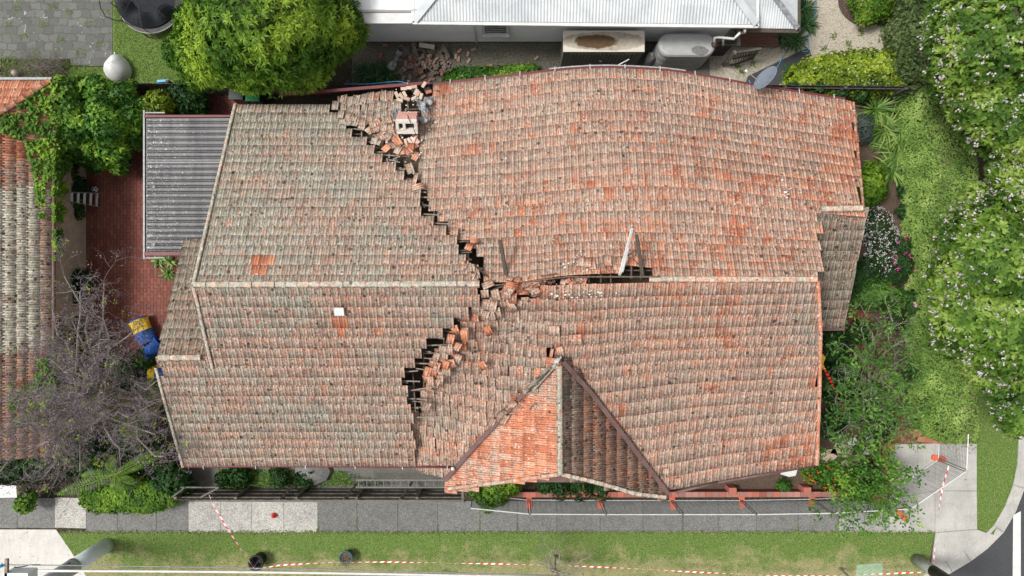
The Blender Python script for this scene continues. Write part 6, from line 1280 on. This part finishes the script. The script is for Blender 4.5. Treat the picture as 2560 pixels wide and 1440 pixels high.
# ================================================================= smaller things
# trampoline
tp = thing('trampoline', 'round black trampoline with a folded safety net on the back lawn', 'trampoline', W(375, 15)); c = W(375, 2, .75); RR = 1.42
def ring(c, r, tr, n=40, sx=1, sy=1): return [(c.x + r * sx * math.cos(2 * math.pi * i / n), c.y + r * sy * math.sin(2 * math.pi * i / n), c.z) for i in range(n + 1)]
m = MB(); m.lathe(c, [(RR * .82, -.01), (RR * .82, 0)], 40); m.build('jumping_mat', M['black_cloth'], tp)
m = MB(); n = 44
m.grid(lambda u, v: (c.x + RR * (.80 + .20 * v) * math.cos(6.2832 * u), c.y + RR * (.80 + .20 * v) * math.sin(6.2832 * u), c.z + .03 - .02 * v), n, 2); m.build('spring_pad', M['dark'], tp)
m = MB(); m.tube(ring(c, RR + .02, 0), .03, 6); m.build('frame', M['galv'], tp, True)
m = MB(); c2 = c + Vector((-.1, .35, .7)); m.grid(lambda u, v: (c.x - .1 + (RR * (.5 + .5 * v)) * math.cos(3.3 + 2.6 * u), c.y + .1 + RR * (.45 + .5 * v) * math.sin(3.3 + 2.6 * u), c.z + .10 + .55 * math.sin(3.14 * v) * (.4 + .6 * math.sin(u * 9) ** 2)), 40, 6); m.build('safety_net', M['black_cloth'], tp)
for i in range(6):
    a = i * 1.047 + .2; m = MB(); p = Vector((c.x + RR * math.cos(a), c.y + RR * math.sin(a), 0)); m.tube([(p.x, p.y, .75), (p.x, p.y, .03), (p.x + .25 * math.cos(a + 1.57), p.y + .25 * math.sin(a + 1.57), .03)], .022, 6); m.build('leg', M['dark'], tp)
for a in (4.0, 4.7, 5.5, 3.4):
    m = MB(); p = Vector((c.x + RR * math.cos(a), c.y + RR * math.sin(a), .7)); m.tube([p, p + Vector((0, 0, .7)), p + Vector((-.9 * math.cos(a), -.9 * math.sin(a), 1.0))], .018, 6); m.build('net_pole', M['dark'], tp)
m = MB(); m.tube([W(248, 2, 1.2), W(252, 22, .9), W(265, 42, .5), W(285, 50, .2), W(308, 52, .1)], .02, 6); m.build('loose_hoop', M['dark'], tp)
# white dome
wd = thing('white_dome', 'smooth white plaster dome shaped like an egg beside the back fence', 'dome', W(302, 172)); c = W(302, 176)
m = MB(); nn = 28; prof = [(1, 0), (1.02, .18), (.98, .38), (.85, .58), (.62, .76), (.34, .87), (.1, .9)]
V = [];
for r, z in prof:
    for k in range(nn):
        a = 2 * math.pi * k / nn; y = math.sin(a); egg = 1 - .22 * y; V.append((c.x + .52 * r * math.cos(a) * egg, c.y + .60 * r * y + .02, z * .95 + .03 * math.sin(3 * a + z * 6) * (z > .1)))
m.add(V, [[i * nn + k, i * nn + (k + 1) % nn, (i + 1) * nn + (k + 1) % nn, (i + 1) * nn + k] for i in range(len(prof) - 1) for k in range(nn)] + [[(len(prof) - 1) * nn + k for k in range(nn)]]); m.build('shell', M['white'], wd, True)
m = MB(); m.lathe((c.x, c.y + .62, .3), [(.02, 0), (.05, .1), (.03, .2)], 8); m.build('knob', M['white'], wd)
# balls
def ball(px, py, r, mat, label, name, cat, z=0):
    t = thing(name, label, cat, W(px, py, z)); m = MB(); m.lathe(W(px, py, z + r), [(r * math.cos(a), r * math.sin(a)) for a in np.linspace(-1.5, 1.5, 11)], 18); m.build('ball_shell', M[mat], t, True); return t
ball(38, 183, .16, 'mauve', 'shiny mauve garden ball beside the left roof', 'garden_ball', 'garden ball', .1)
b = ball(237, 473, .15, 'white', 'white ball with dark patches beside the step ladder', 'football', 'football')
m = MB(); q = W(237, 473, .15)
for a, e in ((0, 1.5), (0, .75), (1.2, .7), (2.5, .7), (3.7, .7), (5, .7), (.6, .1), (3, .1), (4.5, .1)):
    d = Vector((math.cos(a) * math.cos(e), math.sin(a) * math.cos(e), math.sin(e))); x = d.orthogonal().normalized(); y = d.cross(x)
    m.add([q + d * .152 + (x * math.cos(k * 1.2566) + y * math.sin(k * 1.2566)) * .048 for k in range(5)], [[0, 1, 2, 3, 4]])
m.build('dark_patches', M['navy'], b)
# step ladder standing in the courtyard
sl = thing('step_ladder', 'open aluminium step ladder beside the football in the brick courtyard', 'ladder', W(215, 495))
T0, T1 = W(166, 481, 1.9), W(166, 502, 1.9); B0, B1 = W(252, 483, .02), W(250, 518, .02)
for a, b_ in ((T0, B0), (T1, B1)):
    m = MB(); m.bar(a, b_, .03, .06); m.build('stile', M['galv'], sl)
for i in range(5):
    t = (i + .8) / 5.4 ; m = MB(); m.bar(T0.lerp(B0, t), T1.lerp(B1, t), .10, .03); m.build('step', M['white'], sl)
for a, b_ in ((T0 + Vector((.1, 0, 0)), W(205, 484, .02)), (T1 + Vector((.1, 0, 0)), W(203, 512, .02))):
    m = MB(); m.bar(a, b_, .025, .03); m.build('rear_leg', M['galv'], sl)
for a, b_ in ((T0.lerp(B0, .75), T0.lerp(B0, .97) + Vector((0, -.22, 0))), (T1.lerp(B1, .75), T1.lerp(B1, .97) + Vector((0, .22, 0)))):
    m = MB(); m.bar(a, b_, .02, .02); m.build('brace', M['galv'], sl)
# aluminium ladder lying along the side path
ld = thing('extension_ladder', 'long aluminium ladder lying along the side path behind the timber fence', 'ladder', W(1000, 1210))
a0, a1 = W(890, 1200, 1.1), W(1120, 1200, 1.1); b0, b1 = W(890, 1218, 1.1), W(1120, 1218, 1.1)
for a, b_ in ((a0, a1), (b0, b1)):
    m = MB(); m.bar(a, b_, .075, .05); m.build('stile', M['darkalu'], ld)
for i in range(11):
    t = (i + .3) / 11; m = MB(); m.bar(a0.lerp(a1, t), b0.lerp(b1, t), .035, .03); m.build('rung', M['darkalu'], ld)
# play tunnels
def tunnel(name, label, a, b_, r, bands):
    t = thing(name, label, 'play tunnel', Vector((a.x, a.y, 0))); L = b_ - a; d = L.normalized(); x = d.cross(Vector((0, 0, 1))).normalized(); z = x.cross(d); rr = random.Random(int(a.x * 9)); pos = 0
    for u0, u1, mat in bands:
        m = MB(); m.grid(lambda u, v: (a + L * (u0 + (u1 - u0) * v) + (x * math.cos(6.2832 * u) + z * math.sin(6.2832 * u)) * (r * (1 + .05 * math.sin(u * 25 + v * 4) + rr.uniform(-.03, .03)))), 26, 8); m.build('fabric_band', M[mat], t, False)
tunnel('play_tunnel', 'crumpled yellow and blue fabric play tunnel on the brick courtyard', W(345, 800, .4), W(372, 858, .4), .40, [(-.04, .02, 'blue'), (.02, .5, 'yellow'), (.5, 1, 'blue')])
tunnel('play_tunnel', 'blue fabric play tunnel section against the house wall', W(402, 852, .4), W(368, 890, .4), .34, [(0, .5, 'blue'), (.5, 1, 'blue')])
tunnel('play_tunnel', 'short yellow ended blue play tunnel poking out from under the roof edge', W(377, 930, .4), W(412, 938, .4), .32, [(0, .5, 'yellow'), (.5, 1, 'blue')])
# bins behind the roof
for px, py, mat, lab in ((652, 251, 'bingreen', 'wheelie bin with a green lid behind the roof'), (612, 247, 'darkslate', 'dark grey wheelie bin behind the roof')):
    t = thing('wheelie_bin', lab, 'bin', W(px, py)); p = W(px, py, 0); m = MB(); m.box((p.x, p.y, .5), (.52, .5, .95)); m.build('bin_body', M['darkslate'], t); m = MB(); m.box((p.x, p.y, 1.0), (.6, .62, .07)); m.box((p.x, p.y + .02, 1.045), (.5, .5, .03)); m.build('lid', M[mat], t)
m = MB(); m.box(W(408, 203, 1.5), (.5, .1, .12), (0, 0, .05)); m.box(W(404, 203, 1.57), (.36, .08, .05), (0, 0, .1)); tag(m.build('blue_toy', M['bluehose']), 'bright blue plastic toy resting on the top of the back fence', 'toy')
# blue hoses
def hose(label, pts, r=.022):
    P = [W(*p) for p in pts]; out = []
    for i in range(len(P) - 1):
        p0 = P[max(0, i - 1)]; p1 = P[i]; p2 = P[i + 1]; p3 = P[min(len(P) - 1, i + 2)]
        for k in range(6): t = k / 6; out.append(.5 * ((2 * p1) + (p2 - p0) * t + (2 * p0 - 5 * p1 + 4 * p2 - p3) * t * t + (3 * p1 - p0 - 3 * p2 + p3) * t ** 3))
    out.append(P[-1]); m = MB(); m.tube(out, r, 6); return tag(m.build('garden_hose', M['bluehose'], None, True), label, 'hose')
hose('blue garden hose crossing the asphalt strip', [(2040, 0, .1), (2037, 40, .08), (2020, 80, .06), (2022, 120, .05), (2012, 130, .05), (2003, 124, .05), (2000, 110, .05)])
hose('blue garden hose snaking down to the satellite dish', [(1958, 140, .08), (1945, 165, .05), (1925, 188, .05), (1900, 205, .05), (1880, 210, .05), (1872, 200, .05)])
hose('thin blue hose lying along the top of the fence by the brick heap', [(862, 210, 1.72), (920, 210, 1.74), (985, 204, 1.76), (1010, 206, 1.74), (1022, 211, 1.72)], .018)
# poles
pl = thing('utility_pole', 'thick pale concrete utility pole with a transformer at the bottom left corner', 'utility pole', W(268, 1362)); b0 = W(268, 1362)
m = MB(); m.lathe(b0, [(.33, 0), (.32, 2.6)], 22); m.build('pale_sleeve', M['poleblue'], pl, True)
m = MB(); m.lathe(b0, [(.345, 2.4), (.335, 2.6), (.30, 8.5)], 22); m.build('shaft', M['polegrey'], pl, True)
m = MB(); z = 7.0; c = W(17, 1397, z); m.bar(c, (c.x, c.y - 2.6, z), .10, .10); m.build('crossarm', M['timber_pale'], pl)
m = MB(); q = W(52, 1440, 6.8); m.box(q, (.85, .40, .5)); m.build('transformer', M['poleblue'], pl)
for dx in (-.2, 0, .2):
    m = MB(); m.lathe((q.x + dx, q.y, 7.05), [(.03, 0), (.05, .05), (.03, .1), (.045, .15), (.02, .2)], 8); m.build('insulator', M['dark'], pl)
m = MB(); m.lathe(W(8, 1412, 7.0), [(.03, 0), (.07, .05), (.04, .10), (.06, .16), (.02, .2)], 10); m.build('glass_insulator', M['bluehose'], pl)
m = MB(); m.tube([W(35, 1419, 7), W(60, 1416, 6.95), (W(75, 1412, 6.95)), W(100, 1412, 7)], .02, 5); m.build('jumper_lead', M['dark'], pl)
m = MB(); m.tube([W(165, 1410, 3.6), W(176, 1408, 3.4), W(170, 1404, 3.6)], .018, 5); m.build('step_bracket', M['dark'], pl)
def wire(label, a, b_, r, mat, sag=.15, n=16):
    a = W(*a); b_ = W(*b_); m = MB(); m.tube([a.lerp(b_, i / n) - Vector((0, 0, sag * 4 * (i / n) * (1 - i / n))) for i in range(n + 1)], r, 6); return tag(m.build('power_line', M[mat], None, True), label, 'power line')
wire('thick pale overhead cable along the bottom edge', (100, 1427, 7.0), (1500, 1447, 7.0), .045, 'white')
wire('thin overhead wire above the thick pale cable', (0, 1412, 7.0), (1400, 1440, 7.0), .018, 'galv')
wire('thin dark service wire crossing the right hand hedge', (2200, -30, 6.0), (2150, 1450, 5.0), .007, 'dark') if False else None
tp2 = thing('street_pole', 'round grey green timber pole on the verge at the bottom right', 'pole', W(2287, 1396)); b0 = W(2288, 1397)
m = MB(); m.lathe(b0, [(.25, 0), (.24, 1.3), (.22, 1.9)], 20); m.build('shaft', M['polegreen'], tp2, True)
m = MB(); m.lathe(b0, [(.255, 1.35), (.25, 2.4), (.22, 6)], 20); m.build('black_sleeve', M['dark'], tp2, True)
m = MB(); p = W(2098, 1420); m.tube([(p.x, p.y, 0), (p.x, p.y, .9)], .05, 8); m.lathe((p.x, p.y, .9), [(.06, 0), (.06, .04), (.02, .06)], 10); tag(m.build('marker_post', M['galv']), 'short grey marker post beside the green pit lid', 'post')
m = MB(); p = W(1107, 1424); m.box((p.x, p.y, .4), (.06, .04, .8)); tag(m.build('white_stake', M['white']), 'thin white stake in the verge grass near the bottom edge', 'stake')
# pots on the verge
pt = thing('black_planter', 'round black plastic tub on the verge where the barrier tape turns', 'planter', W(652, 1394)); p = W(652, 1394)
m = MB(); m.lathe(p, [(.27, 0), (.31, .55), (.35, .55), (.35, .62), (.28, .62), (.25, .2), (.01, .18)], 24); m.build('tub', M['dark'], pt, True)
m = MB(); m.tube([(p.x, p.y, .2), (p.x - .1, p.y - .3, .9)], .02, 6); m.build('stalk', M['bark'], pt)
pt = thing('teal_planter', 'teal glazed pot of dry soil on the verge', 'planter', W(871, 1384)); p = W(871, 1384)
m = MB(); m.lathe(p, [(.18, 0), (.30, .42), (.31, .5), (.26, .5), (.25, .40)], 24); m.build('pot', M['teal'], pt, True)
m = MB(); m.lathe((p.x, p.y, .40), [(.255, 0), (.255, .03)], 20); m.build('potting_soil', M['mulch'], pt)
P = np.array([[p.x + random.gauss(0, .12), p.y - .15 + random.gauss(0, .15), .45] for i in range(30)]); rosette_mesh('dry_leaves', P, np.tile([0, 0, 1.0], (30, 1)), 3, .20, .03, 'l_brown', pt)
# cone
cn = thing('traffic_cone', 'orange traffic cone standing on the pale footpath slabs', 'traffic cone', W(686, 1288, .05)); p = W(686, 1288, .05)
m = MB(); m.box((p.x, p.y, .02), (.34, .34, .035), (0, 0, .12)); m.build('cone_base', M['orange'], cn); m = MB(); m.lathe(p + Vector((0, 0, .03)), [(.13, 0), (.10, .08), (.05, .22), (.04, .24)], 20); m.build('cone_body', M['red'], cn, True)
# barrier tapes
def tape(label, pts, w_=.055, step=.16, red=(.75, .03, .06), pale=(.85, .83, .83)):
    P = [W(*q) for q in pts]; m = MB(); acc = 0; k = 0
    for a, b_ in zip(P, P[1:]):
        L = (b_ - a).length; d = (b_ - a) / L; s = Vector((-d.y, d.x, 0)).normalized(); n = max(1, int(L / step)); sl_ = d * step * .45
        for i in range(n):
            p = a + d * L * i / n; q = a + d * L * (i + 1) / n; tw = .6 + .4 * math.sin(k * .23); h = w_ * tw * .5; z = Vector((0, 0, w_ * .35 * math.cos(k * .23)))
            m.add([p - s * h - z - sl_ * .5, q - s * h - z - sl_ * .5, q + s * h + z + sl_ * .5, p + s * h + z + sl_ * .5], [[0, 1, 2, 3]], (red if k % 2 else pale)); k += 1
    return tag(m.build('barrier_tape', M['fc_clean']), label, 'barrier tape')
tape('red and white tape running down from the timber fence to the black tub', [(523, 1237, 1.6), (531, 1258, 1.5), (560, 1308, 1.2), (600, 1370, .95), (637, 1423, .8)])
tape('long red and white tape running along the bottom verge', [(637, 1423, .8), (700, 1413, .8), (830, 1406, .8), (960, 1405, .8), (1200, 1409, .85), (1390, 1413, 1.0), (1550, 1420, .9), (1750, 1431, .85), (1980, 1441, .85), (2120, 1438, .85), (2303, 1431, 1.0)])
tape('red and white tape running from the corner fence foot down to the pole', [(2372, 1165, 1.4), (2357, 1215, 1.2), (2345, 1285, 1.0), (2338, 1360, .95), (2332, 1425, 1.0)])
tape('red and black tape hanging beside the yellow cloth at the right eave', [(2060, 920, 3.3), (2075, 948, 3.0), (2092, 985, 2.6), (2105, 1015, 2.4), (2116, 1037, 2.3)], .10, .10, (.80, .02, .02), (.10, .01, .01))
crumple('yellow_cloth', 2054, 905, 3.6, .62, .22, R(-78), 'yellow plastic cloth caught at the right edge of the roof', sl=0, mat='yellow', cat='cloth')
# things under the eaves
t = thing('folded_umbrella', 'grey covered bundle half under the bottom eave', 'bundle', W(785, 1178)); p = W(785, 1176)
m = MB(); m.lathe(p, [(.9, .05), (.8, .25), (.5, .4), (.2, .5), (.05, .52)], 9, sx=1.0, sy=.75); m.build('cover', M['stain'], t); m = MB(); m.tube([p + Vector((0, 0, .45)), p + Vector((0, .1, .75))], .05, 8); m.build('handle', M['dark'], t)
m = MB(); m.box(W(403, 1216, 1.1), (.52, .13, .08), (0, 0, .02)); m.lathe(W(391, 1217, 1.1), [(.05, -.04), (.07, 0), (.05, .04)], 10); m.lathe(W(415, 1215, 1.1), [(.05, -.04), (.07, 0), (.05, .04)], 10); tag(m.build('white_street_lamp_head', M['white']), 'small white fitting above the ivy hedge beside the timber fence', 'fitting').name = 'white_fitting'
m = MB(); m.lathe(W(310, 1192), [(.3, .0), (.34, .3), (.30, .32)], 16, sx=1.6, sy=.6); tag(m.build('basket', M['yellow']), 'yellow woven tub behind the ivy hedge', 'tub')
m = MB(); m.box(W(155, 985, .4), (.36, 3.2, .8)); m.box(W(164, 985, .84), (.42, 3.2, .08)); tag(m.build('concrete_retaining_wall', M['conc']), 'pale concrete wall top beside the lower left roof', 'wall')
m = MB(); a = W(-80, 1230, 1.4); m.prism([tuple(W(x, y, 1.9)[:2]) for x, y in [(-200, 1212), (40, 1214), (42, 1244), (-200, 1246)]], 1.86, 1.9); tag(m.build('white_awning', M['white']), 'white flat sheet at the far left edge above the footpath', 'awning')
gr = thing('clothes_airer', 'grey slatted grate leaning at the left eave beside the purple branches', 'grate', W(160, 740))
for k in range(12):
    m = MB(); m.bar(W(139 + k * 4.2, 706, .6), W(139 + k * 4.2, 742, .45), .018, .018); m.build('bar', M['galv'], gr)
m = MB(); m.bar(W(137, 706, .6), W(188, 706, .6), .03, .03); m.bar(W(137, 742, .45), W(188, 742, .45), .03, .03); m.build('grate_frame', M['galv'], gr)
# garden edging ring, cardboard and stones in the corner garden
c = W(2165, 2, .06); m = MB(); m.tube(ring(c, 1.16, 0, 30, 1.0, .95), .05, 6); tag(m.build('bed_edging', M['barkdark'], None, True), 'curved dark edging round the mulched bed in the gravel', 'edging')
for px, py, s, a, mat, lab in [(2070, 1140, .55, .4, 'card', 'flattened beige cardboard sheet nearest the house corner'), (2105, 1125, .6, -.3, 'card', 'flattened beige cardboard sheet in the middle of the garden bed'), (2140, 1150, .5, .2, 'card', 'beige cardboard piece below the printed paper'), (2165, 1125, .4, .1, 'paper', 'pale printed paper sheet in the corner garden'), (2130, 1105, .3, .7, 'white', 'white paper scrap under the branches'), (2110, 1168, .45, .9, 'card', 'cardboard piece beside the flower bed'), (1972, 1178, .45, -.2, 'white', 'pale board lying just below the right hand gutter')]:
    m = MB(); p = W(px, py, .10); m.prism([(p.x + s * (x * math.cos(a) - y * math.sin(a)), p.y + s * (x * math.sin(a) + y * math.cos(a))) for x, y in [(-.8, -.45), (.1, -.55), (.75, -.3), (.8, .35), (.2, .5), (-.6, .4)]], .09 + random.uniform(0, .03), .125); tag(m.build('flattened_cardboard' if mat == 'card' else 'paper_sheet', M[mat]), lab, 'cardboard' if mat == 'card' else 'paper')
t = thing('paint_pot', 'round white and blue pot lying in the corner garden', 'pot', W(2170, 1098)); m = MB(); m.lathe(W(2170, 1098), [(.16, 0), (.18, .25), (.15, .25), (.14, .08), (.01, .07)], 18); m.build('pot_body', M['white'], t, True); m = MB(); m.lathe(W(2170, 1098, .12), [(.13, 0), (.13, .02)], 16); m.build('pot_content', M['blue'], t)

# leaf litter and grass creeping over the paving edges
def litter(name, poly, n, L, mat, z):
    x0 = min(p[0] for p in poly); x1 = max(p[0] for p in poly); y0 = min(p[1] for p in poly); y1 = max(p[1] for p in poly); C = []
    while len(C) < n:
        x, y = random.uniform(x0, x1), random.uniform(y0, y1)
        if inside((x, y), poly): C.append(W(x, y, z)[:])
    a = RNG.uniform(0, 6.28, n); leaf_mesh(name, np.array(C), np.stack([np.cos(a), np.sin(a), np.full(n, .1)], 1), L * RNG.uniform(.5, 1.2, n), L * .5, M[mat], None, RNG.uniform(0, 1, n)); return tag(SC.objects[name], kind='stuff')
litter('fallen_leaves', [(0, 1250), (2200, 1250), (2400, 1330), (2300, 1440), (0, 1440)], 900, .06, 'l_brown', .065)
litter('courtyard_leaves', [(206, 400), (380, 380), (380, 640), (430, 660), (400, 860), (206, 800)], 260, .06, 'l_brown', .04)
litter('courtyard_seedlings', [(206, 400), (380, 380), (380, 640), (430, 660), (400, 860), (206, 800)], 60, .09, 'l_shrub', .04)
litter('garden_leaves', [(2060, 240), (2290, 240), (2290, 1100), (2060, 1100)], 500, .08, 'l_dark', .04)
o = tufts('edge_grass', [(150, 1327), (2336, 1327), (2336, 1334), (150, 1334)], 4500, .10, 'l_grass', .055); tag(o, kind='stuff')
for i, x in enumerate((795, 893, 1095, 1200, 1293, 1707, 1995)):
    n_ = 'joint_grass_%d' % i; o = tufts('joint_grass_tmp', [(x - 1.5, 1290 if i % 2 else 1310), (x + 1.5, 1290 if i % 2 else 1310), (x + 2.5, 1331), (x - 2.5, 1331)], 60, .06, 'l_grass2', .055); o.name = 'crack_weed'; tag(o, 'green weed sprouting in a footpath joint', 'weed', 'weeds in the footpath joints')
for i, (x, y) in enumerate([(40, 20), (110, 60), (170, 30), (60, 90), (150, 100), (220, 60), (250, 110), (200, 130), (90, 130), (265, 30), (130, 15), (20, 60)]):
    o = tufts('moss_tmp', [(x - 12, y - 5), (x + 10, y - 7), (x + 13, y + 6), (x - 9, y + 8)], 70, .06, 'l_grass2', .04); o.name = 'moss_tuft'; tag(o, 'small tuft of moss and weed between the bluestone setts', 'weed', 'moss tufts on the bluestone')
for i in (1, 3, 5, 7, 8):
    A, B = arc_off(9)[i], arc_off(-22)[i]; m = MB(); m.bar(W(*A, .064), W(*B, .066), .02, .008); tag(m.build('kerb_joint', M['stain']), kind='structure')
